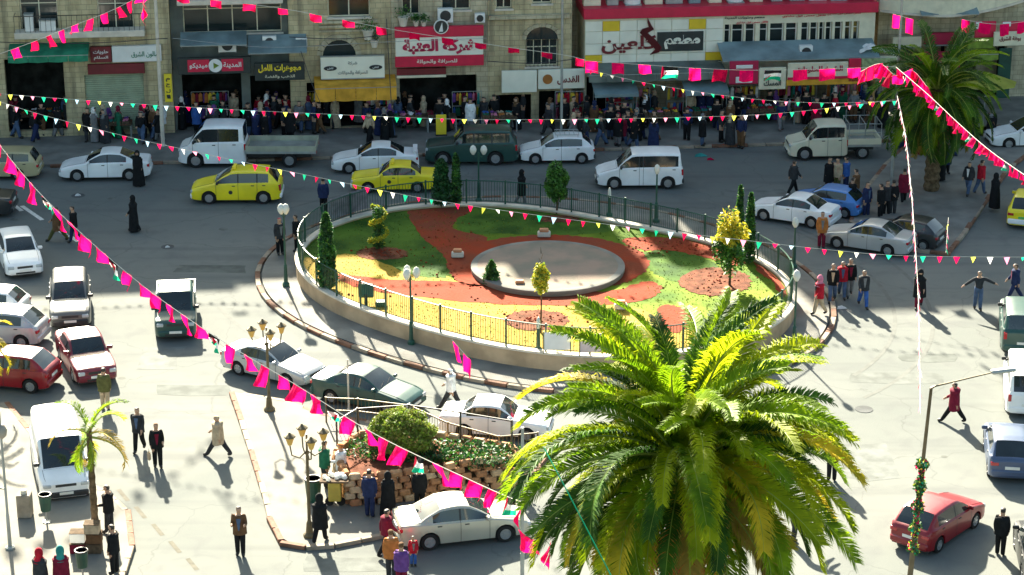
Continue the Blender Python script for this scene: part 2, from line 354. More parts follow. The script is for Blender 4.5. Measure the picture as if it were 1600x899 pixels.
# pavement ring with its kerb of painted stones
structure('roundabout_pavement', annulus(kfn, -0.2, wfn, -0.12, 0, .135), M_PAVE2)
kerb = thing('roundabout_kerb', 'ring of red and pale painted kerb stones round the roundabout pavement', 'kerb', (RC[0], RC[1], 0)); tag(kerb, kind='structure'); del kerb['category']
def kerb_mesh(L): return MB().bbox(-L / 2, L / 2, -.11, .11, 0, .15, .02).mesh('kerb_stone', M_KERBW)
KM = kerb_mesh(0.93)
def kerb_run(parent, pts, rep=0.96, red=3):
    org = parent.location; d = 0.0; i = 0; nxt = rep / 2
    for a, b in zip(pts, pts[1:]):
        a, b = Vector(a[:2]), Vector(b[:2]); L = (b - a).length
        while nxt <= d + L:
            p = a + (b - a) * ((nxt - d) / L)
            o = link('kerb_stone', KM, parent, (p.x - org.x, p.y - org.y, 0), math.atan2(b.y - a.y, b.x - a.x))
            o.location.z = rnd.uniform(-.012, .006); o.rotation_euler[2] += rnd.uniform(-.012, .012)
            slotmat(o, {0: M_KERBR if (i // red) % 2 == 0 else M_KERBW}); i += 1; nxt += rep
        d += L
kerb_run(kerb, [ringpt(kfn, t) for t in TH + [TH[0]]], red=1)
# retaining wall with coping
rw = thing('retaining_wall', 'low curved stone wall holding up the roundabout garden', 'garden wall', (0, 0, 0))
annulus(wfn, 0, wfn, -.26, .0, .80).build('wall', M_WALLRING, rw, smooth=40)
annulus(wfn, .05, wfn, -.31, .80, .88).build('coping', M_COPING, rw, smooth=40)
# lawn
def sheet(poly, z, name, m, side=None):
    me = bpy.data.meshes.new(name); import bmesh
    bm = bmesh.new(); vs = [bm.verts.new((x, y, z)) for x, y in poly]; f = bm.faces.new(vs)
    if f.normal.z < 0: f.normal_flip()
    if side:
        r = bmesh.ops.extrude_face_region(bm, geom=[f])
        for e in r['geom']:
            if isinstance(e, bmesh.types.BMVert): e.co.z = side
    bmesh.ops.triangulate(bm, faces=[f for f in bm.faces if len(f.verts) > 4]); bmesh.ops.recalc_face_normals(bm, faces=bm.faces)
    if not side and bm.faces and sum(f.normal.z for f in bm.faces) < 0: bmesh.ops.reverse_faces(bm, faces=bm.faces)
    bm.to_mesh(me); bm.free(); me.materials.append(m)
    o = bpy.data.objects.new(name, me); COL.objects.link(o); return o
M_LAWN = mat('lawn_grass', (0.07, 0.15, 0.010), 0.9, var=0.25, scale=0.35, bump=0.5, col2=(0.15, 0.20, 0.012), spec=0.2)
M_LAWN_SUN = mat('sunlit_dry_grass', (0.34, 0.25, 0.02), 0.9, var=0.25, scale=0.7, bump=0.5, col2=(0.30, 0.19, 0.03), spec=0.2)  # dry tone with the sun's yellow painted into the near lawn
M_LAWN_SHADE = mat('shaded_lawn', (0.028, 0.085, 0.010), 0.9, var=0.3, scale=0.6, bump=0.5, col2=(0.055, 0.11, 0.012), spec=0.2)  # lawn green darkened, the shade is put into the colour
M_SOIL = mat('red_soil', (0.40, 0.060, 0.022), 0.95, var=0.35, scale=.7, bump=0.9, col2=(0.13, 0.035, 0.018), spec=0.1)
M_SOILD = mat('dark_soil', (0.15, 0.055, 0.03), 0.95, var=0.35, scale=2.5, bump=0.7, spec=0.1)
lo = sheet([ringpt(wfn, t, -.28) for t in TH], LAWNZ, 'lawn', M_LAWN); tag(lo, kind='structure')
def spline(pts, n=10):
    out = []; N_ = len(pts)
    for i in range(N_):
        p0, p1, p2, p3 = [Vector(pts[(i + k - 1) % N_]) for k in range(4)]
        for k in range(n):
            t = k / n
            out.append(0.5 * ((2 * p1) + (p2 - p0) * t + (2 * p0 - 5 * p1 + 4 * p2 - p3) * t * t + (3 * p1 - p0 - 3 * p2 + p3) * t ** 3))
    return out
def patch(pts, z, name, m, rough=0.09):
    w = [G(x, y, z) for x, y in pts]; s = spline([(p.x, p.y) for p in w])
    s = [(p.x + rnd.uniform(-rough, rough), p.y + rnd.uniform(-rough, rough)) for p in s]
    c = RC
    s2 = []
    for x, y in s:
        t = math.atan2(y - c[1], x - c[0]); lim = wfn(t) - .34; r = math.hypot(x - c[0], y - c[1])
        k = min(1, lim / max(r, 1e-3)); s2.append((c[0] + (x - c[0]) * k, c[1] + (y - c[1]) * k))
    return tag(sheet(s2, z, name, m), kind='structure')
def ell(cx, cy, rx, ry, n=12): return [(cx + rx * math.cos(2 * math.pi * i / n), cy + ry * math.sin(2 * math.pi * i / n)) for i in range(n)]
patch([(480, 395), (540, 395), (620, 408), (720, 440), (840, 465), (950, 470), (1040, 500), (1100, 530), (1040, 570), (900, 570), (700, 540), (560, 490), (480, 440)], LAWNZ + .004, 'sunlit_dry_lawn', M_LAWN_SUN, .2)
patch([(475, 400), (500, 350), (600, 322), (660, 320), (690, 345), (650, 362), (690, 392), (700, 432), (640, 428), (560, 398)], LAWNZ + .008, 'shaded_lawn', M_LAWN_SHADE)
patch([(740, 322), (850, 328), (960, 346), (950, 362), (860, 368), (780, 365), (730, 366), (715, 345)], LAWNZ + .008, 'shaded_lawn', M_LAWN_SHADE)
patch([(1000, 398), (1060, 392), (1110, 408), (1120, 430), (1060, 440), (1020, 425)], LAWNZ + .008, 'shaded_lawn', M_LAWN_SHADE)  # dark stripe of shade painted between the lit stripes
patch([(640, 328), (700, 322), (738, 326), (712, 345), (712, 358), (760, 372), (745, 392), (735, 425), (770, 442), (740, 448), (706, 432), (694, 400), (655, 366)], LAWNZ + .012, 'soil_path', M_SOIL)
patch(ell(857, 412, 158, 45, 20), LAWNZ + .016, 'soil_ring', M_SOIL)
patch([(525, 428), (600, 436), (700, 440), (770, 448), (850, 458), (950, 455), (1010, 440), (1035, 452), (1000, 470), (900, 478), (760, 474), (640, 462), (560, 450)], LAWNZ + .012, 'soil_band', M_SOIL)
patch([(975, 374), (1050, 371), (1120, 380), (1165, 402), (1150, 416), (1100, 402), (1050, 392), (1000, 390)], LAWNZ + .012, 'soil_bed', M_SOIL)
patch([(1180, 398), (1212, 420), (1230, 445), (1222, 465), (1205, 440), (1180, 418)], LAWNZ + .012, 'soil_bed', M_SOIL)
patch(ell(597, 396, 40, 10), LAWNZ + .020, 'planting_bed', M_SOILD)
patch(ell(872, 342, 34, 6), LAWNZ + .020, 'planting_bed', M_SOILD)
patch(ell(1118, 440, 56, 22), LAWNZ + .020, 'planting_bed', M_SOILD)
patch(ell(838, 500, 50, 16), LAWNZ + .020, 'planting_bed', M_SOILD)
patch([(1030, 478), (1070, 482), (1080, 500), (1060, 520), (1035, 510)], LAWNZ + .020, 'planting_bed', M_SOIL)
# stone disc in the middle
dc = G(856, 412, 1.05); disc = thing('stone_platform', 'round weathered stone platform in the middle of the garden', 'stone platform', (dc.x, dc.y, LAWNZ))
M_DISC = mat('platform_stone', (0.24, 0.225, 0.18), 0.9, var=0.25, scale=0.8, bump=0.4, col2=(0.22, 0.165, 0.13))
MB().lathe([(3.36, 0), (3.36, .22), (3.18, .22), (3.18, .26), (.01, .30)], 64, m=0).build('slab', M_DISC, disc, smooth=30)
rim = MB(); prof = [(3.37, .10), (3.40, .12), (3.40, .245), (3.36, .262), (3.10, .268)]
rim.lathe(prof, 64, caps=False).build('rim', M_PAVE2, disc, smooth=30)

# lumps of grass standing out of the lawn
def on_lawn(x, y, m=.4):
    t = math.atan2(y - RC[1], x - RC[0]); return math.hypot(x - RC[0], y - RC[1]) < wfn(t) - m
M_TUFT = mat('grass_blades', (0.04, 0.10, 0.008), 0.8, var=0.4, scale=2, trans=0.25, col2=(0.13, 0.15, 0.015))
gb = MB()
for i in range(15000):
    x = rnd.uniform(RC[0] - 13, RC[0] + 13); y = rnd.uniform(RC[1] - 11, RC[1] + 11)
    if not on_lawn(x, y): continue
    px, py = proj((x, y, LAWNZ))
    if math.hypot((px - 857) / 160, (py - 412) / 47) < 1: continue
    if 525 < px < 1010 and 440 < py < 472: continue
    h = rnd.uniform(.02, .06); a = rnd.uniform(0, 6.28); w = .03
    dx, dy = math.cos(a) * w, math.sin(a) * w
    gb.add([(x - dx, y - dy, LAWNZ), (x + dx, y + dy, LAWNZ), (x + dy * 2, y - dx * 2, LAWNZ + h)], [(0, 1, 2)])
tag(gb.build('grass', M_TUFT), 'short grass blades on the roundabout lawn', 'grass', None, 'stuff')
cl = MB()
for i in range(420):
    px, py = rnd.choice([(rnd.gauss(838, 28), rnd.gauss(500, 7)), (rnd.gauss(1118, 28), rnd.gauss(440, 9)), (rnd.uniform(540, 1000), rnd.uniform(445, 470)), (rnd.gauss(597, 20), rnd.gauss(396, 4)), (rnd.uniform(980, 1140), rnd.uniform(376, 400)), (rnd.uniform(655, 740), rnd.uniform(325, 440))])
    p = G(px, py, LAWNZ); s = rnd.uniform(.02, .07)
    if on_lawn(p.x, p.y) and math.hypot(p.x - dc.x, p.y - dc.y) > 3.5: cl.lathe([(s, 0), (s * .8, s * .6), (s * .2, s * .9)], 5, (p.x, p.y, LAWNZ + .01))
tag(cl.build('soil_clods', M_SOIL), 'crumbled clods of red soil on the garden beds', 'soil', None, 'stuff')

# iron railing on the wall: one thing, its panels and posts are parts
rail = thing('garden_railing', 'dark green iron railing standing on the curved garden wall', 'railing', (0, 0, 0))
NP = 36
for i in range(NP):
    t0 = 2 * math.pi * i / NP; t1 = 2 * math.pi * (i + 1) / NP
    p = ringpt(wfn, t0, -.13)
    MB().box(-.035, .035, -.035, .035, 0, 1.2).build('post', M_GREENMETAL, rail, loc=(p[0], p[1], .88), rz=t0)
    pm = MB(); k = 14; top = []; low = []
    for j in range(k + 1):
        t = t0 + (t1 - t0) * j / k; x, y = ringpt(wfn, t, -.13); top.append((x, y, 2.0)); low.append((x, y, 1.0))
        if j: pm.tube((x, y, 1.0), (x, y, 2.0), .011, n=4, caps=False)
    pm.path(top, .028, 5); pm.path(low, .02, 4)
    pm.build('railing_panel', M_GREENMETAL, rail)

# ================================================================ other pavements
def pave(name, pts, m=M_PAVE, z=.14, label=None):
    w = [G(x, y, z) for x, y in pts]
    return tag(sheet([(p.x, p.y) for p in w], 0.0, name, m, side=z), kind='structure')
def kerbs(label, pts, red=2, closed=False):
    w = [G(x, y, .14) for x, y in pts]
    k = thing('kerb', label, None, (w[0].x, w[0].y, 0)); tag(k, kind='structure')
    kerb_run(k, [(p.x, p.y) for p in w] + ([(w[0].x, w[0].y)] if closed else []), red=red); return k
# island with the rubble planter in the foreground
IS = [(362, 612), (372, 640), (392, 700), (415, 775), (425, 815), (437, 838), (455, 849), (480, 853), (520, 850), (600, 834), (660, 800), (760, 770), (835, 735), (860, 700), (800, 706), (700, 700), (620, 672), (560, 655), (505, 648), (440, 625)]
pave('island_pavement', IS, mat('island_paving', (0.175, 0.17, 0.15), .85, var=.12, scale=.8, bump=.2))
kerbs('kerb of the planter island', IS, 3, True)
# left pavement with the young palm
LP = [(-80, 640), (10, 628), (60, 690), (110, 740), (170, 772), (200, 800), (206, 850), (190, 899), (185, 960), (-80, 960)]
pave('left_pavement', LP, mat('left_paving', (0.175, 0.17, 0.15), .85, var=.12, scale=.8, bump=.2))
kerbs('kerb of the left pavement', LP[1:9], 3)
# right pavement round the date palm
RP = [(1480, 395), (1505, 365), (1535, 320), (1575, 262), (1640, 215), (1640, 190), (1440, 205), (1385, 255), (1345, 305), (1330, 345), (1400, 385)]
pave('palm_pavement', RP, M_PAVE2)
kerbs('kerb of the pavement under the date palm', RP, 2, True)
# pavement along the shops
a = FO + FUX * -60; b = FO + FUX * 90
q = [a + FN * 5.2, b + FN * 5.2, b - FN * 14, a - FN * 14]
sp = MB(); sp.prism([(p.x, p.y) for p in q], 0, .14); structure('shop_pavement', sp, M_PAVE2)
sk = thing('kerb', 'kerb of the shop pavement', None, (a.x, a.y, 0)); tag(sk, kind='structure')
q0 = FO + FUX * -13 + FN * 5.3; q1 = FO + FUX * 34 + FN * 5.3; q0 = FO + FUX * -14 + FN * 5.3
kerb_run(sk, [(q0.x, q0.y), (q1.x, q1.y)], red=2)

# painted lines and dark dashes on the road
M_PAINT = mat('road_paint', (0.62, 0.61, 0.56), 0.7, var=0.15, scale=4)
def line(pts, w, label=None, m=M_PAINT):
    mb = MB()
    for (x0, y0), (x1, y1) in pts:
        a, b = G(x0, y0), G(x1, y1); d = (b - a).normalized(); n = Vector((-d.y, d.x, 0)) * w / 2
        mb.add([tuple(p + Vector((0, 0, .005))) for p in (a - n, b - n, b + n, a + n)], [(0, 1, 2, 3)])
    structure('road_marking', mb, m)
line([((18, 318), (34, 330))], .22); line([((34, 322), (66, 344))], .22)
line([((86, 356), (104, 368))], .22); line([((108, 368), (122, 378))], .22)
line([((530, 318), (548, 310))], .16)
M_DASH = mat('dark_dash', (0.115, 0.108, 0.085), 0.9, var=0.2, scale=4)
for k in range(6): line([((185 + k * 27, 765 + k * 27), (200 + k * 27, 783 + k * 27))], .16, m=M_DASH)  # row of dashes a little darker than the road
M_PATCHR = mat('asphalt_patch', (0.085, 0.09, 0.09), .9, var=.25, scale=1.2, bump=.4)
M_OIL = mat('oil_stain', (0.118, 0.124, 0.112), .9, var=.25, scale=2.0)
for k, (x, y, a_, b_) in enumerate([(300, 610, 1.4, .5), (1400, 590, 1.8, .6), (1350, 720, 1.0, 1.6), (330, 420, 1.6, .5), (820, 282, 1.8, .4), (250, 560, .8, 1.3), (1450, 560, 1.2, .4), (550, 880, 1.5, .5), (1180, 300, 1.4, .4)]):
    p = G(x, y); n_ = 8; r1 = random.Random(k)
    pl_ = [(p.x + sx_ * a_ + r1.uniform(-.15, .15), p.y + sy_ * b_ + r1.uniform(-.15, .15)) for sx_, sy_ in ((-1, -1), (0, -1.05), (1, -1), (1.03, 0), (1, 1), (0, .96), (-1, 1), (-1.02, 0))]
    tag(sheet(pl_, .0045, 'asphalt_patch', mat('repair_patch_%d' % (k % 3), (0.108 + .016 * (k % 3), .118 + .016 * (k % 3), .108 + .016 * (k % 3)), .9, var=.2, scale=1.5, bump=.4)), kind='structure')
for k in range(46):
    x, y = rnd.uniform(20, 1580), rnd.uniform(300, 890)
    p = G(x, y)
    if math.hypot(p.x - RC[0], p.y - RC[1]) < kfn(math.atan2(p.y - RC[1], p.x - RC[0])) + .8 or (360 < x < 860 and y > 600) or (x < 220 and y > 620): continue
    s_ = rnd.uniform(.08, .34); tag(sheet([(p.x + math.cos(q_) * s_ * rnd.uniform(.6, 1.2), p.y + math.sin(q_) * s_ * rnd.uniform(.6, 1.2)) for q_ in [j * .7 for j in range(9)]], .005, 'oil_stain', M_OIL), kind='structure')
for (rad, t0, t1) in ((2.2, 3.3, 4.6), (3.8, 3.4, 4.7), (2.6, 5.6, 7.2), (4.2, 5.5, 7.3), (3.0, .5, 2.4)):
    m_ = MB(); pts_ = [ringpt(kfn, t0 + (t1 - t0) * j / 40, rad) for j in range(41)]
    for (xa, ya), (xb, yb) in zip(pts_, pts_[1:]):
        d_ = Vector((xb - xa, yb - ya, 0)).normalized(); n2 = Vector((-d_.y, d_.x, 0)) * .09
        m_.add([(xa - n2.x, ya - n2.y, .0052), (xb - n2.x, yb - n2.y, .0052), (xb + n2.x, yb + n2.y, .0052), (xa + n2.x, ya + n2.y, .0052)], [(0, 1, 2, 3)])
    structure('tyre_mark', m_, mat('tyre_mark_rubber', (.130, .136, .125), .9, var=.1))
# covers and litter in the road
for k, (x, y, r_) in enumerate([(122, 306, .33), (262, 386, .3), (1180, 560, .35), (700, 700, .3), (1010, 640, .35), (1350, 640, .35)]):
    p = G(x, y); mb = MB().lathe([(r_, 0), (r_, .012), (.001, .012)], 16)
    tag(mb.build('manhole_cover', M_PATCHR, loc=(p.x, p.y, .004)), None, None, None, 'structure')
# ================================================================ vehicles
def lerp(a, b, t): return a + (b - a) * t
def pl(x, pts):                               # piecewise smooth interpolation, pts sorted by x
    if x <= pts[0][0]: return pts[0][1]
    for (x0, y0), (x1, y1) in zip(pts, pts[1:]):
        if x <= x1:
            t = (x - x0) / (x1 - x0) if x1 > x0 else 0
            return lerp(y0, y1, t)
    return pts[-1][1]
def paint(name, col, metal=0.0): return mat('paint_' + name, col, 0.36, metal, var=0.10, scale=.9, coat=0.35)
# shape tables: everything in metres, x forward from the middle of the car
TYPES = {
 'sedan':  dict(L=4.5, W=1.76, H=1.45, wb=2.62, fo=.88, r=.31, nose=.66, hood=.93, belt=.93, xw0=.92, xw1=.18, xr0=-.82, xr1=-1.52, deck=1.03, tail=.98, cabw=.74, side=(.78, -1.12), bp=(-.18,), deckside=1),
 'oldsedan': dict(L=4.35, W=1.68, H=1.40, wb=2.5, fo=.85, r=.29, nose=.70, hood=.88, belt=.90, xw0=.78, xw1=.25, xr0=-.85, xr1=-1.35, deck=.95, tail=.92, cabw=.78, side=(.66, -1.08), bp=(-.20,), deckside=1),
 'hatch':  dict(L=4.0, W=1.70, H=1.46, wb=2.50, fo=.80, r=.30, nose=.68, hood=.94, belt=.93, xw0=.88, xw1=.20, xr0=-1.35, xr1=-1.84, deck=.98, tail=.94, cabw=.75, side=(.76, -1.32), bp=(-.20,), deckside=0),
 'wagon':  dict(L=4.5, W=1.70, H=1.45, wb=2.6, fo=.85, r=.30, nose=.68, hood=.90, belt=.92, xw0=.82, xw1=.26, xr0=-1.85, xr1=-2.12, deck=.95, tail=.92, cabw=.78, side=(.72, -1.8), bp=(-.15, -1.0), deckside=0),
 'mpv':    dict(L=4.4, W=1.78, H=1.62, wb=2.66, fo=.88, r=.32, nose=.74, hood=1.02, belt=1.02, xw0=1.05, xw1=.25, xr0=-1.62, xr1=-2.04, deck=1.05, tail=1.0, cabw=.76, side=(.92, -1.6), bp=(-.12, -1.05), deckside=0),
 'suv':    dict(L=4.7, W=1.86, H=1.82, wb=2.7, fo=.88, r=.37, nose=.95, hood=1.12, belt=1.14, xw0=.92, xw1=.40, xr0=-2.0, xr1=-2.22, deck=1.2, tail=1.16, cabw=.80, side=(.82, -1.95), bp=(-.12, -1.05), deckside=0),
 'caddy':  dict(L=4.3, W=1.80, H=1.83, wb=2.68, fo=.86, r=.32, nose=.78, hood=1.06, belt=1.08, xw0=1.12, xw1=.42, xr0=-2.0, xr1=-2.10, deck=1.15, tail=1.1, cabw=.84, side=(1.0, -1.9), bp=(.05, -.15), deckside=0),
 'van':    dict(L=5.0, W=1.95, H=2.15, wb=3.1, fo=.95, r=.35, nose=.85, hood=1.12, belt=1.22, xw0=1.70, xw1=.98, xr0=-2.38, xr1=-2.46, deck=1.3, tail=1.25, cabw=.84, side=(1.55, .55), bp=(), deckside=0),
 'minibus': dict(L=4.9, W=1.88, H=1.95, wb=3.0, fo=.92, r=.33, nose=.85, hood=1.08, belt=1.12, xw0=1.62, xw1=.90, xr0=-2.28, xr1=-2.40, deck=1.2, tail=1.15, cabw=.84, side=(1.5, -2.1), bp=(.35, -.9), deckside=0),
 'cab':    dict(L=2.9, W=1.74, H=1.78, wb=2.2, fo=.75, r=.34, nose=.85, hood=1.05, belt=1.08, xw0=.62, xw1=.10, xr0=-1.34, xr1=-1.40, deck=1.15, tail=1.1, cabw=.82, side=(.48, -1.25), bp=(-.42,), deckside=0, onewheel=1),
 'dcab':   dict(L=3.2, W=1.85, H=2.05, wb=2.2, fo=.80, r=.36, nose=.95, hood=1.22, belt=1.22, xw0=1.02, xw1=.42, xr0=-1.50, xr1=-1.56, deck=1.3, tail=1.25, cabw=.85, side=(.88, -1.30), bp=(-.32,), deckside=0, onewheel=1),
}
def prism_shape(T, name):
    L, W, H = T['L'], T['W'], T['H']; hl = L / 2
    xf = hl - T['fo']; xb = xf - T['wb']; r = T['r'] * 1.16; wz = T['r']
    wheels = [xf] if T.get('onewheel') else [xf, xb]
    top = [(-hl, T['tail'] - .10), (-hl + .06, T['tail']), (T['xr1'], T['deck']), (T['xr1'] + .3 * (T['xr0'] - T['xr1']), lerp(T['deck'], H - .05, .36)), (T['xr0'], H - .05), (T['xr0'] + .35, H - .01), ((T['xr0'] + T['xw1']) / 2, H), (T['xw1'] - .2, H - .015), (T['xw1'], H - .06),
           (lerp(T['xw0'], T['xw1'], .5), lerp(T['hood'] + .04, H - .04, .54)), (T['xw0'], T['hood'] + .03), (hl - .45, lerp(T['hood'], T['nose'], .45)), (hl - .14, T['nose'] + .05), (hl, T['nose'] - .05)]
    top = sorted(top); 
    def topz(x): return pl(x, top)
    def belt(x):
        b = lerp(T['belt'] + .05, T['belt'] - .02, (x + hl) / L); return min(b, topz(x) - .025)
    def wid(x):
        t = abs(x) / hl; k = 1 - .10 * max(0, (t - .72) / .28) ** 2 - .08 * max(0, (t - .93) / .07) ** 2
        return W / 2 * k
    zb0 = .20
    def zbot(x):
        z = zb0 + .05 * max(0, (abs(x) / hl - .85) / .15)
        for w in wheels:
            d = abs(x - w)
            if d < r: z = max(z, wz + math.sqrt(r * r - d * d))
        return z
    def section(x):
        w = wid(x); zt = topz(x); zbl = belt(x); zb = zbot(x)
        c = max(0, min(1, (zt - zbl) / (H - T['belt']))); cw = T['cabw']
        zm = max(zb + .02, lerp(.35, zbl, .35)); zu = max(zb + .04, lerp(.35, zbl, .72)); zs = max(zb + .06, zbl - .03)
        yr = lerp(.86, cw, c)
        return [(w * .90, min(zb, zm)), (w * .985, min(zb + .03, zm)), (w, zm), (w * .995, zu), (w * .97, zs), (w * .93, max(zbl, zs + .005)),
                (lerp(w * .91, w * .915, c), lerp(zbl, zt, .05) + .004), (w * lerp(.86, lerp(.915, cw, .42), c), lerp(zbl, zt, .45)), (w * lerp(.83, cw + .035, c), lerp(zbl, zt, .84)),
                (w * lerp(.80, cw - .02, c), lerp(zbl, zt, .95)), (w * lerp(.76, cw - .09, c), lerp(zbl, zt, .985)), (w * .34, zt + .012), (0, zt + .018)]
    xs = set([-hl, hl, T['xw0'], T['xw1'], T['xr0'], T['xr1'], -hl + .06, hl - .14, hl - .03, -hl + .02])
    s0, s1 = T['side']; xs |= {s0, s1}
    for b in T['bp']: xs |= {b + .035, b - .035}
    for w in wheels:
        for k in range(9): xs.add(w + r * math.cos(math.pi * k / 8) * .999)
        xs |= {w + r + .012, w - r - .012}
    x = -hl
    while x < hl: xs.add(x); x += .18
    xs = sorted(v for v in xs if -hl <= v <= hl); X = [xs[0]]
    keep = {T['xw0'], T['xw1'], T['xr0'], T['xr1'], s0, s1} | {b + s_ for b in T['bp'] for s_ in (.035, -.035)}
    for v in xs[1:]:
        if v - X[-1] > .008: X.append(v)
        elif v in keep: X[-1] = v
    K = 13
    def isg(xa, xb_, band):                   # what a patch of the shell is
        xm = (xa + xb_) / 2
        if band in (10, 11) and T['xw1'] - 1e-4 <= min(xa, xb_) and max(xa, xb_) <= T['xw0'] + 1e-4: return 'windshield'
        if band in (10, 11) and T['xr1'] - 1e-4 <= min(xa, xb_) and max(xa, xb_) <= T['xr0'] + 1e-4: return 'rear_window'
        if band in (6, 7) and s1 - 1e-4 <= min(xa, xb_) and max(xa, xb_) <= s0 + 1e-4:
            if any(abs(xm - b) < .034 for b in T['bp']): return 'pillar'
            n = sum(1 for b in T['bp'] if xm < b); return 'side_window%d' % n
        return 'body'
    parts = {}
    for side in (1, -1):
        secs = [[(x, y * side, z) for y, z in section(x)] for x in X]
        for i in range(len(X) - 1):
            for k in range(K - 1):
                p = isg(X[i], X[i + 1], k); key = p + ('L' if side > 0 else 'R') if p.startswith('side') else p
                quad = [secs[i][k], secs[i + 1][k], secs[i + 1][k + 1], secs[i][k + 1]]
                if side < 0: quad.reverse()
                parts.setdefault(key, []).append([tuple(round(c, 5) for c in q_) for q_ in quad])
        for e, rev in ((0, side > 0), (len(X) - 1, side < 0)):    # end caps
            s_ = secs[e]; c = (s_[0][0], 0, s_[0][2])
            for k in range(K - 1):
                t_ = [s_[k], s_[k + 1], (s_[k][0], 0, lerp(s_[0][2], s_[-1][2], (k + 1) / (K - 1))), (s_[k][0], 0, lerp(s_[0][2], s_[-1][2], k / (K - 1)))]
                if rev: t_.reverse()
                parts.setdefault('body', []).append([tuple(round(c_, 5) for c_ in q_) for q_ in t_])
    me = {}
    for key, quads in parts.items():
        idx = {}; vs = []; fs = []
        for q_ in quads:
            f = []
            for p in q_:
                if p not in idx: idx[p] = len(vs); vs.append(p)
                if not f or idx[p] != f[-1]: f.append(idx[p])
            if f[0] == f[-1]: f.pop()
            if len(set(f)) > 2: fs.append(tuple(dict.fromkeys(f)))
        mb = MB(); mb.v = vs; mb.f = fs; mb.m = [0] * len(fs)
        nm = {'windshield': 'windscreen', 'rear_window': 'rear_window', 'pillar': 'door_pillar', 'body': 'body'}.get(key, 'side_window')
        me[key] = mb.mesh(nm, M_CARGLASS if nm not in ('body', 'door_pillar') else M_BLKPLASTIC, 38)
    return dict(me=me, section=section, wheels=wheels, hl=hl, zbot=zbot, T=T, xf=xf, xb=xb)
SHAPES = {}
for k_, T_ in TYPES.items(): SHAPES[k_] = prism_shape(T_, k_)
def wheel_meshes(r, w=.20):
    ty = MB(); prof = [(r * .62, -w / 2), (r * .93, -w / 2), (r, -w / 2 + .03), (r, w / 2 - .03), (r * .93, w / 2), (r * .62, w / 2)]
    ty.lathe(prof, 20, caps=False); a = ty.mesh('wheel', M_RUBBER, 30)
    ri = MB(); ri.lathe([(r * .64, -w / 2 + .03), (r * .64, w / 2 - .01), (r * .56, w / 2 - .01), (r * .52, w / 2 - .05), (.001, w / 2 - .05)], 20)
    for k in range(6):
        a_ = k * math.pi / 3; ri.M = Matrix.Rotation(a_, 4, 'Z'); ri.box(.03, r * .56, -.03, .03, w / 2 - .05, w / 2 - .012, 0)
    ri.M = Matrix(); ri.lathe([(.07, w / 2 - .05), (.06, w / 2 - .002), (.001, w / 2)], 10)
    b = ri.mesh('rim', M_RIM, 30); return a, b
WH = {}
def strip(mb, sh, x, k0, k1, w=.008, out=.006, m=0):      # dark seam following the body section
    sec = sh['section'](x)
    for s in (1, -1):
        for k in range(k0, k1):
            (ya, za), (yb, zb) = sec[k], sec[k + 1]
            ya, yb = (ya + out) * s, (yb + out) * s
            q = [(x - w, ya, za), (x + w, ya, za), (x + w, yb, zb), (x - w, yb, zb)]
            if s < 0: q.reverse()
            mb.add(q, [(0, 1, 2, 3)], m)
def lights(t, sh, T, style='modern'):
    hl = sh['hl']; W = T['W'] / 2
    zf = T['nose'] - .10
    for s in (1, -1):
        m = MB(); m.bbox(hl - .20, hl + .025, min(s * W * .56, s * W * .885), max(s * W * .56, s * W * .885), zf - .08, zf + .07, .03)
        m.build('headlight', M_LENS, t, 40)
        zt = T['tail'] - (.20 if T['H'] < 1.7 else .25)
        m = MB()
        if T['H'] > 1.55: m.bbox(-hl - .012, -hl + .16, min(s * W * .74, s * W * .90), max(s * W * .74, s * W * .90), zt - .14, zt + .17, .02)
        else: m.bbox(-hl - .012, -hl + .18, min(s * W * .56, s * W * .90), max(s * W * .56, s * W * .90), zt - .06, zt + .08, .02)
        m.build('taillight', M_TAIL, t, 40)
PROTO = {}
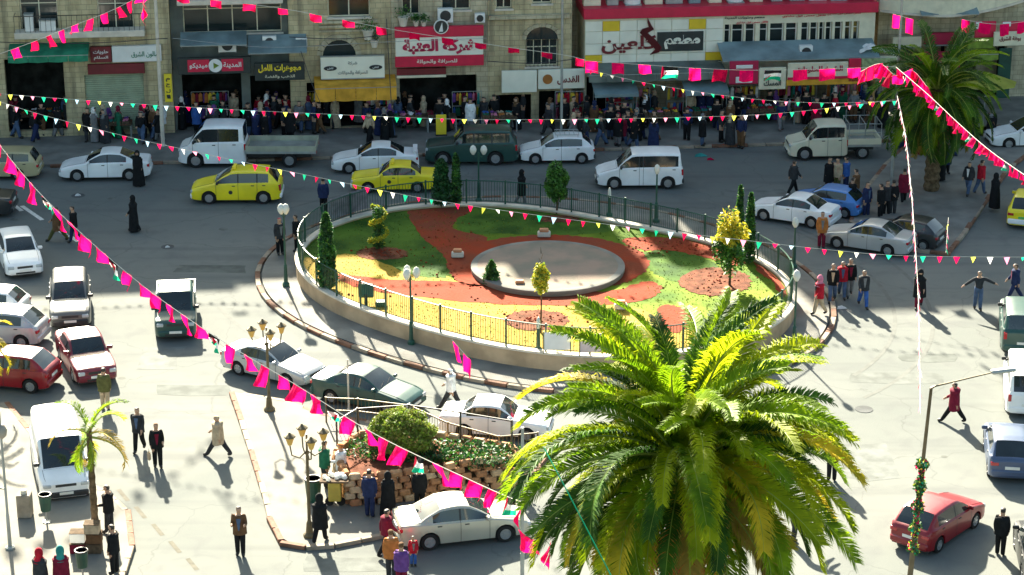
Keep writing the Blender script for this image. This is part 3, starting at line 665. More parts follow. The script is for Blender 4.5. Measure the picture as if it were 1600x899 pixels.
def vehicle_parts(t, typ, pm, bumper=None, rear=True, platecol=None, lowdark=None):
    sh = SHAPES[typ]; T = sh['T']; hl = sh['hl']; W = T['W'] / 2
    for key, me in sh['me'].items():
        nm = 'side_window' if key.startswith('side') else {'windshield': 'windscreen'}.get(key, key.replace('pillar', 'door_pillar'))
        o = link(nm, me, t)
        if key == 'body': slotmat(o, {0: pm})
    # sill and underside, dark
    u = MB(); u.box(-hl + .12, hl - .12, -W * .86, W * .86, .17, .42)
    for xw in sh['wheels']: u.box(xw - T['r'] * 1.2, xw + T['r'] * 1.2, -W * .80, W * .80, .3, .80 if T['H'] > 1.5 else .74)
    u.build('underbody', M_BLKPLASTIC, t)
    bm_ = bumper or pm
    f = MB(); f.bbox(hl - .14, hl + .05, -W * .86, W * .86, .26, .50, .05)
    fo = f.build('front_bumper', bm_, t, 40)
    g_ = MB(); g_.box(hl - .02, hl + .012, -W * .40, W * .40, T['nose'] - .155, T['nose'] - .055); g_.box(hl, hl + .058, -W * .5, W * .5, .29, .37)
    g_.build('grille', M_BLKPLASTIC, t)
    MB().box(hl + .04, hl + .062, -.26, .26, .385, .49).build('number_plate', platecol or M_PLATE_W, t)
    if rear and not T.get('onewheel'):
        f = MB(); f.bbox(-hl - .05, -hl + .14, -W * .88, W * .88, .28, .54, .05); f.build('rear_bumper', bm_, t, 40)
        zp = T['tail'] - .26 if T['deckside'] else .62
        MB().box(-hl - .018, -hl + .01, -.26, .26, zp - .055, zp + .055).build('number_plate', platecol or M_PLATE_W, t)
    lights(t, sh, T)
    seams = MB(); s0, s1 = T['side']
    for x in [s0 + .04] + [b for b in T['bp']] + ([s1 + .14] if s1 + .14 - sh['xb'] > .30 else []):
        strip(seams, sh, x, 1, 6)
    strip(seams, sh, T['xw0'] + .05, 10, 12, .012, .0)
    seams.build('door_seam', M_BLKPLASTIC, t)
    wp = MB(); xb_ = T['xw0'] - .02; yb_, zb_ = sh['section'](xb_)[11]
    for q in (-.45, .05): wp.tube((xb_ - .02, q, zb_ + .02), (T['xw0'] - .16, q + .42, sh['section'](T['xw0'] - .16)[11][1] + .012), .010, n=4)
    wp.build('wiper', M_BLKPLASTIC, t)
    ho = MB()
    for s in (1, -1):
        xs_ = [T['xw0'] + .05 + (hl - .18 - T['xw0'] - .05) * k / 8 for k in range(9)]; pp = []
        for x in xs_: y, z = sh['section'](x)[9]; pp.append((x, s * y, z + .004))
        ho.path(pp, .007, 4)
    ho.build('bonnet_seam', M_BLKPLASTIC, t)
    for i, x in enumerate([s0 + .04] + list(T['bp'])):
        for s in (1, -1):
            xx = (T['bp'][i] if i < len(T['bp']) else s1) + .14
            if i > len(T['bp']): break
            y, z = sh['section'](xx)[4]
            if x - xx < .3: continue
            MB().bbox(xx, xx + .16, min(s * (y - .01), s * (y + .03)), max(s * (y - .01), s * (y + .03)), z - .09, z - .05, .01).build('door_handle', M_BLKPLASTIC, t)
    for s in (1, -1):
        x = T['xw0'] - .16; y, z = sh['section'](x)[6]
        MB().bbox(x - .05, x + .06, min(s * (y - .02), s * (y + .20)), max(s * (y - .02), s * (y + .20)), z - .01, z + .13, .03).build('wing_mirror', pm if T['H'] < 1.6 else M_BLKPLASTIC, t, 40)
    key = T['r']
    if key not in WH: WH[key] = wheel_meshes(key)
    for xw in sh['wheels']:
        for s in (1, -1): wheel_at(t, xw, s * (W - .115), key, s)
def wheel_at(t, x, y, r, s):
    if r not in WH: WH[r] = wheel_meshes(r)
    w = link('wheel', WH[r][0], t, (x, y, r)); w.rotation_euler = (R(-90) if s > 0 else R(90), 0, 0)
    link('rim', WH[r][1], w)
def vehicle(name, label, cat, typ, pm, px, by, head, group=None, **kw):
    T = TYPES[typ]; L, W = kw.pop('L', T['L']), T['W']; sc_ = kw.pop('scale', 1.0); extra = kw.pop('extra', None); z = kw.pop('z', 0)
    h = R(head); e = abs(math.sin(h)) * L / 2 * sc_ + abs(math.cos(h)) * W / 2 * sc_ - .12
    p = G(px, by, z); n = Vector((p.x, p.y, 0)).normalized(); p = p + n * e
    t = thing(name, label, cat, (p.x, p.y, z), h, group); t.scale = (sc_,) * 3
    vehicle_parts(t, typ, pm, **kw)
    if extra: extra(t, T, SHAPES[typ])
    return t
P_WHITE = paint('white', (0.78, 0.79, 0.78)); P_CREAM = paint('cream', (0.66, 0.62, 0.46)); P_YEL = paint('taxi_yellow', (0.80, 0.66, 0.01)); P_TAN = paint('tan', (0.42, 0.36, 0.20))
P_SILVER = paint('silver', (0.46, 0.47, 0.46), .35); P_CHAMP = paint('champagne', (0.46, 0.44, 0.36), .35); P_DKGREEN = paint('dark_green', (0.015, 0.06, 0.05), .1); P_GREEN2 = paint('deep_green', (0.012, 0.06, 0.05), .0)
P_PINKRED = paint('faded_red', (0.17, 0.012, 0.022)); P_RED = paint('red', (0.21, 0.002, 0.008)); P_BLUE = paint('blue', (0.06, 0.20, 0.50), .1); P_STEEL = paint('steel_blue', (0.06, 0.09, 0.16), .1)
P_BLACK = paint('black', (0.015, 0.018, 0.02)); P_GREY = paint('warm_grey', (0.11, 0.11, 0.10), .1)
def taxi_bits(t, T, sh):
    W = T['W'] / 2
    MB().bbox(.0, .16, -.32, .32, T['H'] + .0, T['H'] + .13, .02).build('roof_sign', M_YELLOWTXT, t)
    for s in (1, -1):
        m = MB(); y, z = sh['section'](-.45)[3]
        m.lathe([(.10, 0), (.10, .008), (.001, .008)], 12); o = m.build('door_emblem', M_BLKPLASTIC, t, loc=(.25, s * (W + .001), .62)); o.rotation_euler = (R(-90 * s), 0, 0)
def rack(t, T, sh):
    m = MB(); z = T['H'] + .10
    for y in (-.52, .52): m.tube((-1.15, y, z), (.1, y, z), .02, n=6)
    for k in range(6): x = -1.15 + k * .25; m.tube((x, -.52, z), (x, .52, z), .014, n=5)
    for x in (-1.1, 0): 
        for y in (-.52, .52): m.tube((x, y, z - .14), (x, y, z), .015, n=5)
    m.build('roof_rack', M_GREYMETAL, t)
def spoiler(t, T, sh):
    m = MB(); z = T['tail'] + .17
    m.bbox(-sh['hl'] + .02, -sh['hl'] + .26, -.66, .66, z, z + .03, .01)
    for s in (-1, 1): m.box(-sh['hl'] + .08, -sh['hl'] + .2, s * .55 - .02, s * .55 + .02, z - .2, z + .01)
    m.build('rear_spoiler', P_WHITE, t)
def bed(x1, x0, w, zf, wall, pm, cage=False, xw=None, load=None, floor=None):
    def f(t, T, sh):
        m = MB(); m.box(x0, x1, -w, w, zf - .12, zf); m.build('cargo_floor', floor or M_GREYMETAL, t)
        for nm, a in (('side_board', (x0, x1, -w, -w + .05)), ('side_board', (x0, x1, w - .05, w)), ('tailboard', (x0, x0 + .05, -w + .052, w - .052)), ('headboard', (x1 - .05, x1, -w + .052, w - .052))):
            MB().box(*a, zf + .002, zf + wall).build(nm, pm, t)
        MB().box(x0 + .3, x1 + .5, -.42, .42, .40, zf - .122).build('chassis', M_BLKPLASTIC, t)
        if cage:
            c = MB(); zt = zf + 1.05
            for x in (x0 + .03, (x0 + x1) / 2, x1 - .03):
                for y in (-w + .02, w - .02): c.tube((x, y, zf + wall), (x, y, zt), .022, n=5)
                c.tube((x, -w, zt), (x, w, zt), .022, n=5)
            for y in (-w + .02, w - .02):
                for z in (zt, zf + wall + .3): c.tube((x0, y, z), (x1, y, z), .02, n=5)
            c.build('cage', M_GREYMETAL, t)
        for s in (1, -1): wheel_at(t, xw, s * (w - .15), T['r'], s)
        for s in (1, -1): MB().box(x0 - .02, x0 - .001, s * (w - .16) - .1, s * (w - .16) + .1, zf - .11, zf + .0).build('taillight', M_TAIL, t)
    return f
g1 = 'cars and vans standing along the shops'
vehicle('station_wagon', 'tan station wagon cut by the left edge, with its rear to the shops side', 'car', 'wagon', P_TAN, -4, 282, 181)
vehicle('sedan', 'white modern sedan driving left, in front of the shuttered shop', 'car', 'sedan', P_WHITE, 167, 284, 183)
vehicle('flatbed_truck', 'white double cab flatbed truck with a low empty bed before the dark shop', 'truck', 'dcab', P_WHITE, 336, 262, 180, L=3.2, rear=False, scale=1.07,
        extra=bed(-1.62, -5.0, .95, .84, .26, mat('truck_board', (.34, .35, .26), .6, var=.15), xw=-3.7))
vehicle('taxi', 'yellow taxi people carrier with white bumpers, heading left nearer the roundabout', 'taxi', 'mpv', P_YEL, 372, 319, 181, bumper=P_WHITE, platecol=M_PLATE_G, extra=taxi_bits)
vehicle('sedan', 'white sedan with a rear spoiler, behind the low yellow taxi', 'car', 'sedan', P_WHITE, 587, 272, 182, scale=.97, extra=spoiler)
vehicle('taxi', 'low yellow taxi sedan with a white front bumper behind the topiary', 'taxi', 'oldsedan', P_YEL, 617, 302, 181, bumper=P_WHITE, platecol=M_PLATE_G, scale=.98, extra=taxi_bits)
vehicle('off_road_car', 'dark green off road car waiting in the shade behind the paired conifers', 'car', 'suv', P_DKGREEN, 737, 259, 181)
vehicle('hatchback', 'old white hatchback with a roof rack heading left', 'car', 'hatch', P_WHITE, 870, 257, 182, scale=.96, bumper=M_BLKPLASTIC, extra=rack)
vehicle('panel_van', 'small white van with black bumpers and dark side windows driving left', 'van', 'caddy', P_WHITE, 998, 296, 181, bumper=M_BLKPLASTIC, extra=None)
vehicle('pickup_truck', 'cream pickup truck with a caged cargo bed near the date palm', 'truck', 'cab', P_CREAM, 1274, 251, 183, rear=False, scale=1.05, extra=bed(-1.44, -3.1, .82, .78, .3, P_CREAM, True, xw=-2.2))
vehicle('sedan', 'white sedan cut by the right edge beyond the date palm', 'car', 'sedan', P_WHITE, 1607, 234, 186)
vehicle('sedan', 'white sedan parked askew, second rank right of the roundabout', 'car', 'sedan', P_WHITE, 1240, 361, 152, scale=.93)
vehicle('hatchback', 'blue hatchback parked between the white sedan and the standing men', 'car', 'hatch', P_BLUE, 1291, 344, 152, scale=.9)
vehicle('sedan', 'silver sedan parked with its tail to the roundabout lamp side', 'car', 'sedan', P_SILVER, 1356, 405, 153, scale=.93, platecol=M_PLATE_G)
vehicle('hatchback', 'black hatchback parked beside the silver sedan at the palm pavement', 'car', 'hatch', P_BLACK, 1412, 395, 150, scale=.9)
vehicle('taxi', 'yellow and white taxi at the right edge seen from behind', 'taxi', 'hatch', P_YEL, 1606, 362, 70, bumper=P_WHITE, platecol=M_PLATE_G, extra=taxi_bits)
vehicle('sedan', 'dark sedan just entering at the left edge', 'car', 'sedan', P_BLACK, -48, 341, 181)
vehicle('hatchback', 'white hatchback facing the camera in the shade at the left edge', 'car', 'hatch', P_WHITE, 33, 438, -71)
vehicle('hatchback', 'grey people carrier with a dark bumper facing the camera, behind the faded red sedan', 'car', 'mpv', P_GREY, 113, 517, -80, bumper=M_BLKPLASTIC, scale=.98)
vehicle('sedan', 'faded red sedan facing the camera behind the man in olive', 'car', 'oldsedan', P_PINKRED, 137, 607, -68, scale=1.02)
vehicle('pickup_truck', 'dark green pickup truck driving towards the camera across the shadow edge', 'truck', 'cab', P_DKGREEN, 277, 534, -83, rear=False, L=2.9, extra=bed(-1.44, -3.1, .82, .78, .34, P_DKGREEN, False, xw=-2.2, floor=M_WHITE))
vehicle('hatchback', 'white car with red taillight half hidden behind the silver one at the left edge', 'car', 'hatch', P_WHITE, -20, 505, 172, scale=.9)
vehicle('hatchback', 'silver hatchback side on at the left edge, above the bright red one', 'car', 'hatch', P_SILVER, 0, 546, 170)
vehicle('hatchback', 'bright red hatchback at the left edge behind the young palm', 'car', 'hatch', P_RED, 14, 616, 168)
vehicle('delivery_van', 'white van facing the camera behind the young palm', 'van', 'van', P_WHITE, 98, 788, -74, bumper=M_BLKPLASTIC, scale=.93)
vehicle('sedan', 'silver sedan behind the classical street lamp, ahead of the dark green one', 'car', 'sedan', P_SILVER, 428, 611, -32, scale=.93)
vehicle('sedan', 'dark green sedan passing the planter island', 'car', 'sedan', P_GREEN2, 576, 655, -27, scale=.96)
vehicle('sedan', 'old white sedan half behind the big palm, next to the round bush', 'car', 'oldsedan', P_WHITE, 776, 692, -9, scale=.95)
vehicle('sedan', 'champagne sedan at the front of the planter island', 'car', 'sedan', P_CHAMP, 720, 864, 14)
vehicle('off_road_car', 'dark green off road car at the right edge seen from behind', 'car', 'suv', P_GREEN2, 1592, 558, 80, scale=.95)
vehicle('minibus', 'white minibus at the right edge seen from behind, over the steel blue car', 'van', 'minibus', P_WHITE, 1599, 655, 80, scale=.9)
vehicle('hatchback', 'steel blue hatchback with a pale roof at the right edge seen from behind', 'car', 'hatch', P_STEEL, 1572, 756, 82)
vehicle('hatchback', 'bright red hatchback seen from behind beside the garlanded lamp post', 'car', 'hatch', P_RED, 1462, 872, 50, scale=.97)
vehicle('hatchback', 'black car cut by the lower right corner', 'car', 'hatch', P_BLACK, 1625, 925, 84)
# ================================================================ people
SKIN_, TOP_, LEG_, SHOE_, HAIR_ = 0, 1, 2, 3, 4
def person_mesh(kind, pose, fingers=True):
    # joints, x forward, y to the person's left, z up
    J = {}; E_ = []; Rr = {}
    def j(n, p, r, par=None, part=None):
        J[n] = Vector(p); Rr[n] = r
        if par: E_.append((par, n, part))
    wom = kind == 'woman'; sw = .160 if wom else .185; lean = pose.get('lean', 0)
    def up(z, x=0, y=0): return (x + math.sin(lean) * (z - .95) * 1.0, y, .95 + (z - .95) * math.cos(lean))
    q = .94 if wom else 1.0
    j('pel', up(.95), (.185 * q, .145)); j('waist', up(1.10), (.185 * q, .145), 'pel', TOP_); j('chest', up(1.30), (.195 * q, .155), 'waist', TOP_); j('neckb', up(1.455), (.105, .10), 'chest', TOP_)
    hx = pose.get('hx', 0)
    j('neck', up(1.53, .01), (.062, .066), 'neckb', SKIN_); j('head1', up(1.61, .02 + hx), (.100, .112), 'neck', SKIN_); j('head2', up(1.70, .015 + hx), (.102, .116), 'head1', SKIN_); j('head3', up(1.75, .0 + hx), (.066, .078), 'head2', HAIR_)
    j('nose', up(1.645, .13 + hx), (.012, .012), 'head1', SKIN_)
    for s, nm in ((1, 'l'), (-1, 'r')):
        j('sh' + nm, up(1.415, 0, s * sw), (.080, .080), 'chest', TOP_)
        f, o, b = pose.get('arm' + nm, (0, .09, .25))      # swing forward, out, elbow bend
        a1 = Vector((math.sin(f), s * math.sin(o), -math.cos(f) * math.cos(o))).normalized()
        el = J['sh' + nm] + a1 * .29; a2 = Vector((math.sin(f + b), s * math.sin(o) * (1 if pose.get('out') else -.2), -math.cos(f + b))).normalized()
        if pose.get('out'): a2 = a1
        wr = el + a2 * .25; j('el' + nm, el, (.072, .072), 'sh' + nm, TOP_); j('wr' + nm, wr, (.050, .052), 'el' + nm, TOP_); pa = wr + a2 * .08
        j('pa' + nm, pa, (.022, .036), 'wr' + nm, SKIN_)
        if fingers:
            side = a2.cross(Vector((0, 1, 0))).normalized() if abs(a2.y) < .9 else Vector((1, 0, 0))
            for q, (of, ln) in enumerate(((.030, .07), (.010, .082), (-.010, .078), (-.030, .06))):
                k1 = pa + side * of + a2 * (.02 + ln * .5) ; k2 = k1 + (a2 * .8 + Vector((.25, -s * .3, 0))).normalized() * ln * .5
                j('f%d%s' % (q, nm), k1, (.009, .009), 'pa' + nm, SKIN_); j('g%d%s' % (q, nm), k2, (.007, .007), 'f%d%s' % (q, nm), SKIN_)
            th = wr + a2 * .045 + side * .04; j('th' + nm, th, (.010, .010), 'wr' + nm, SKIN_); j('ti' + nm, th + a2 * .045 + side * .012, (.008, .008), 'th' + nm, SKIN_)
        h, kb = pose.get('leg' + nm, (0, 0)); 
        hip = (0, s * .095, .90); j('hip' + nm, hip, (.125, .125), 'pel', LEG_)
        d1 = Vector((math.sin(h), 0, -math.cos(h))); kn = Vector(hip) + d1 * .43; d2 = Vector((math.sin(h - kb), 0, -math.cos(h - kb))); an = kn + d2 * .41
        j('kn' + nm, kn, (.096, .096), 'hip' + nm, LEG_); j('ca' + nm, kn.lerp(an, .35), (.090, .090), 'kn' + nm, LEG_); j('an' + nm, an, (.078, .078), 'ca' + nm, LEG_)
        j('to' + nm, an + Vector((.16, s * .02, -.035)), (.062, .045), 'an' + nm, SHOE_)
    names = list(J); me = bpy.data.meshes.new('skel'); me.from_pydata([J[n] for n in names], [(names.index(a), names.index(b)) for a, b, _ in E_], [])
    o = bpy.data.objects.new('skel', me); COL.objects.link(o); md = o.modifiers.new('s', 'SKIN'); md.use_smooth_shade = True
    for i, n in enumerate(names):
        me.skin_vertices[0].data[i].radius = Rr[n]; me.skin_vertices[0].data[i].use_root = (n == 'pel')
    if fingers: o.modifiers.new('u', 'SUBSURF').levels = 2
    dg = bpy.context.evaluated_depsgraph_get(); dg.update(); out = bpy.data.meshes.new_from_object(o.evaluated_get(dg)); bpy.data.objects.remove(o); bpy.data.meshes.remove(me)
    zmin = min(v.co.z for v in out.vertices)
    for v in out.vertices: v.co.z -= zmin
    segs = [(J[a] - Vector((0, 0, zmin)), J[b] - Vector((0, 0, zmin)), part, a, b) for a, b, part in E_]
    out.materials.clear()
    for m in (M_SKIN, M_BLKPLASTIC, M_BLKPLASTIC, M_SHOE, M_HAIR): out.materials.append(m)
    hc = J['head2'] - Vector((0, 0, zmin))
    for p in out.polygons:
        c = p.center; best = 9; bi = 0
        for a, b, part, an_, bn in segs:
            ab = b - a; t = max(0, min(1, (c - a).dot(ab) / max(ab.length_squared, 1e-9))); d = (c - (a + ab * t)).length
            if d < best: best = d; bi = part; nm = bn
        if bi == TOP_ and c.z < (J['pel'].z - zmin) - .02 and not nm.startswith(('wr', 'el')): bi = LEG_
        if bi == SKIN_ and nm.startswith(('head', 'neck')) and c.z > hc.z - .10:
            if c.z > hc.z + .055 or (c.x < hc.x - .015 and c.z > hc.z - .09): bi = HAIR_
        p.material_index = bi
    out.name = 'person_body'; return out
W1 = dict(legl=(.42, .12), legr=(-.38, .22), arml=(-.35, .12, .3), armr=(.38, .12, .35))
W2 = dict(legl=(-.25, .3), legr=(.24, .05), arml=(.25, .1, .4), armr=(-.25, .12, .2))
ST = dict(legl=(.03, 0), legr=(-.03, 0), arml=(.04, .14, .18), armr=(-.03, .14, .22))
PH = dict(legl=(.05, 0), legr=(-.05, 0), arml=(.35, .12, 1.5), armr=(.30, .12, 1.55))
BG = dict(legl=(.1, 0), legr=(-.06, 0), arml=(.1, .1, 1.2), armr=(0, .12, .1))
OUT = dict(legl=(.15, .02), legr=(-.14, .1), arml=(.1, 1.15, 0), armr=(.0, .95, 0), out=1)
BEND = dict(legl=(.2, .3), legr=(-.1, .1), lean=.9, arml=(.9, .1, .3), armr=(.8, .1, .5), hx=.05)
STRIDE = dict(legl=(.55, .05), legr=(-.5, .15), arml=(-.4, .12, .3), armr=(.45, .12, .5))
PM = {k: person_mesh(a, b) for k, (a, b) in dict(walk=('man', W1), step=('man', W2), stand=('man', ST), phone=('man', PH), bag=('man', BG), arms=('man', OUT), bend=('man', BEND), stride=('man', STRIDE), wwalk=('woman', W2), wstand=('woman', ST)).items()}
PL = {k: person_mesh(a, b, False) for k, (a, b) in dict(walk=('man', W1), step=('man', W2), stand=('man', ST), bag=('man', BG), wwalk=('woman', W2), wstand=('woman', ST)).items()}
CL = {}
def cloth(n, c): CL[n] = mat('cloth_' + n.replace(' ', '_'), c, .85, var=.2, scale=5, bump=.2)
for n, c in dict(black=(.012, .013, .014), charcoal=(.035, .037, .04), navy=(.02, .03, .08), grey=(.18, .18, .18), beige=(.42, .33, .22), brown=(.13, .07, .035), olive=(.10, .10, .035), white=(.72, .72, .70), red=(.42, .015, .03), maroon=(.16, .012, .03), blue=(.04, .11, .34), denim=(.07, .11, .19), orange=(.42, .15, .04), green=(.02, .13, .07), purple=(.12, .05, .20), teal=(.03, .22, .20), pink=(.55, .18, .26), yellow=(.60, .45, .05)).items(): cloth(n, c)
def coat_mesh(zt, zb, r0, r1, name='long_coat'):
    m = MB(); prof = [(r1, zb), (r1 * .97, zb + .1), (lerp(r1, r0, .5), lerp(zb, zt, .5)), (r0, lerp(zb, zt, .75)), (r0 * 1.12, zt - .06), (r0 * .75, zt)]
    m.lathe(prof, 16, sx=.82, sy=1.08)
    for i, (x, y, z) in enumerate(m.v):          # folds
        a = math.atan2(y, x); k = 1 + .05 * math.sin(a * 5) * max(0, (zt - z) / (zt - zb)); m.v[i] = (x * k, y * k, z)
    return m.mesh(name, M_BLKPLASTIC, 60)
COATL = coat_mesh(1.44, .06, .215, .30); COATM = coat_mesh(1.44, .55, .225, .27, 'coat')
JACK = coat_mesh(1.47, .80, .205, .225, 'jacket')
def shirt_mesh():
    m = MB(); pts = [(.205 * 1.12, 1.41), (.215, 1.28), (.222, 1.13), (.228, .98)]
    for (ra, za), (rb, zb2) in zip(pts, pts[1:]):
        w0 = .02 + (za - .98) * .14; w1 = .02 + (zb2 - .98) * .14
        m.add([(.82 * ra + .012, -w0, za), (.82 * rb + .012, -w1, zb2), (.82 * rb + .012, w1, zb2), (.82 * ra + .012, w0, za)], [(0, 1, 2, 3)])
    return m.mesh('shirt_front', M_BLKPLASTIC)
SHIRT = shirt_mesh()
def scarf_mesh():
    m = MB(); m.lathe([(.22, 1.34), (.16, 1.45), (.115, 1.52), (.135, 1.60), (.138, 1.68), (.115, 1.765), (.06, 1.825), (.004, 1.84)], 14, sx=.98)
    m.f = [f for f in m.f if not (all(m.v[i][0] > .065 and 1.56 < m.v[i][2] < 1.74 for i in f))]; m.m = [0] * len(m.f)
    return m.mesh('headscarf', M_BLKPLASTIC, 60)
SCARF = scarf_mesh()
BAGM = MB(); BAGM.bbox(-.14, .14, -.06, .06, 0, .30, .05); BAGM.tube((-.06, 0, .29), (-.04, 0, .42), .008, n=4); BAGM.tube((.06, 0, .29), (.04, 0, .42), .008, n=4); BAGM.tube((-.04, 0, .42), (.04, 0, .42), .008, n=4)
def person(label, px, py, head, pose='walk', top='black', legs='charcoal', hair=None, coat=None, scarf=None, s=1.0, z=0.0, group=None, low=False, skin=None, pos=None):
    p = pos or G(px, py, z); o = link('person', (PL if low else PM)[pose], None, p, R(head)); o.scale = (s, s, s * rnd.uniform(.97, 1.03))
    tag(o, label, 'person', group)
    slotmat(o, {1: CL[top], 2: CL[legs]})
    if hair: slotmat(o, {4: CL[hair]})
    if coat == 'long': slotmat(link('long_coat', COATL, o), {0: CL[top]})
    if coat is None and pose not in ('bend', 'arms') and not low:
        slotmat(link('jacket', JACK, o), {0: CL[top]}); slotmat(link('shirt_front', SHIRT, o), {0: CL[rnd.choice(['white', 'grey', 'beige', 'denim', 'maroon', 'charcoal'])]})
    if coat == 'mid': slotmat(link('coat', COATM, o), {0: CL[top]})
    if scarf: slotmat(link('headscarf', SCARF, o), {0: CL[scarf]})
    return o
def held(name, label, cat, o, m, dy=-.28, dx=.02, z=.30):
    mw = Matrix.Translation(o.location) @ Matrix.Rotation(o.rotation_euler[2], 4, 'Z')
    b = BAGM.build(name, m, None); b.location = mw @ Vector((dx, dy, z)); b.rotation_euler[2] = o.rotation_euler[2]
    tag(b, label, cat); return b
person('man in a charcoal jacket walking towards the camera between the red sedan and the island', 218, 706, -100, 'step', 'charcoal', 'black')
o = person('balding man in black carrying a pale bag on the sunlit road', 247, 730, -78, 'bag', 'black', 'black', hair='brown')
held('carrier_bag', 'pale plastic bag in the hand of the balding man in black', 'bag', o, CL['beige'], -.30, .0, .32)
person('person in a beige coat striding left across the sunlit road', 342, 713, 165, 'stride', 'beige', 'charcoal', coat='mid', hair='beige')
person('person in a brown jacket looking at a phone in the middle of the sunlit road', 376, 868, -90, 'phone', 'brown', 'black')
person('woman in a long black robe walking left alone in the shade', 210, 362, 175, 'wwalk', 'black', 'black', coat='long', scarf='black')
person('man in a brown coat crossing by the painted lines', 91, 377, 175, 'stride', 'brown', 'olive', coat='mid')
person('slim person in black following the man in the brown coat', 117, 380, 200, 'step', 'black', 'navy')
person('woman in black robe beside the white modern sedan', 217, 291, -90, 'wstand', 'black', 'black', coat='long', scarf='black')
person('red haired man by the globe lamp left of the roundabout', 438, 398, -60, 'stand', 'charcoal', 'black', hair='maroon', z=.14)
person('tall person in black against the left garden wall', 464, 393, 180, 'stand', 'black', 'black', z=.14)
person('person in black standing in the road behind the banner', 506, 333, 90, 'stand', 'navy', 'black')
person('woman in black walking behind the far railing by the round tree', 815, 321, 10, 'wwalk', 'black', 'grey', coat='mid', scarf='black')
person('man in an olive jacket standing before the faded red sedan', 165, 640, 90, 'stand', 'olive', 'beige')
person('man in a black jacket leaning by the crates beside the young palm', 172, 832, 170, 'bag', 'black', 'charcoal', z=.14)
person('tall man in black standing in front of the palm crates', 180, 897, 160, 'stand', 'black', 'black', z=.14)
person('woman with a crimson headscarf at the bottom left', 66, 935, 60, 'wstand', 'charcoal', 'black', coat='mid', scarf='red', z=.14)
person('woman with a green headscarf at the bottom left', 99, 934, 100, 'wstand', 'maroon', 'black', coat='mid', scarf='teal', z=.14)
person('woman in a long black coat at the kerb by the two headed lamp', 501, 847, 70, 'wwalk', 'black', 'black', coat='mid', scarf='black', z=.14)
person('man in a dark green vest by the rubble planter', 508, 762, 40, 'bag', 'green', 'charcoal', z=.14)
person('vendor in a white shirt beside the yellow cart', 534, 764, 150, 'bag', 'white', 'charcoal', z=.14, hair='orange')
person('man in navy leaning towards the planter wall', 578, 808, 80, 'stand', 'navy', 'navy', z=.14)
person('seated looking woman in black robe by the planter wall', 607, 806, 100, 'wstand', 'black', 'black', coat='long', scarf='black', z=.14, s=.92)
LABELS.pop('seated looking woman in black robe by the planter wall')[0]['label'] = 'woman in a wide black robe at the planter wall, next to the man in navy'
person('person in black under the pink flags at the railing end', 656, 800, 95, 'stand', 'black', 'black', z=.14)
person('brown haired person in an orange brown top at the bottom edge', 612, 905, 100, 'stand', 'orange', 'charcoal', hair='brown')
person('person in a purple top at the bottom edge behind the champagne sedan', 628, 925, 80, 'wstand', 'purple', 'maroon', hair='brown')
person('dark haired person crossing behind the champagne sedan', 605, 868, 30, 'walk', 'maroon', 'black')
person('child in a red top and jeans behind the champagne sedan', 646, 884, -80, 'stand', 'red', 'blue', s=.62)
person('person in a striped black and white top between the cars and the roundabout', 705, 640, 160, 'stride', 'white', 'charcoal', hair='white')
person('woman with a pale headscarf and red jacket at the right end of the roundabout', 1279, 492, 200, 'wwalk', 'red', 'beige', scarf='pink', z=.14)
person('first man of the strolling group, in black and jeans', 1300, 472, -100, 'step', 'black', 'denim')
person('man in a red hooded top in the middle of the strolling group', 1315, 465, -95, 'walk', 'red', 'denim')
person('man in a black jacket and grey trousers in the strolling group', 1327, 464, -90, 'step', 'black', 'grey')
person('man in a black jacket over red, rightmost of the strolling group', 1348, 480, -85, 'walk', 'charcoal', 'blue')
person('woman in a long black coat crossing at the shadow edge', 1435, 482, -100, 'wwalk', 'black', 'maroon', coat='mid', scarf='black')
person('man in jeans with his arms spread at the shadow edge', 1527, 484, -90, 'arms', 'charcoal', 'denim')
person('person in navy behind the off road car on the right', 1584, 470, 180, 'walk', 'navy', 'navy')
person('person in a crimson coat walking on the sunlit road by the white minibus', 1489, 660, 160, 'stride', 'maroon', 'black', coat='mid')
person('man in black half hidden by the big palm on the sunlit road', 1299, 752, 90, 'stand', 'black', 'black')
person('person in black bending down under the palm fronds', 1240, 850, 20, 'bend', 'black', 'charcoal')
person('thin person in black beside the steel lamp at the lower right', 1562, 868, 70, 'stand', 'black', 'black')
person('person in an orange top and maroon trousers between the parked cars', 1283, 389, -90, 'stand', 'orange', 'maroon')
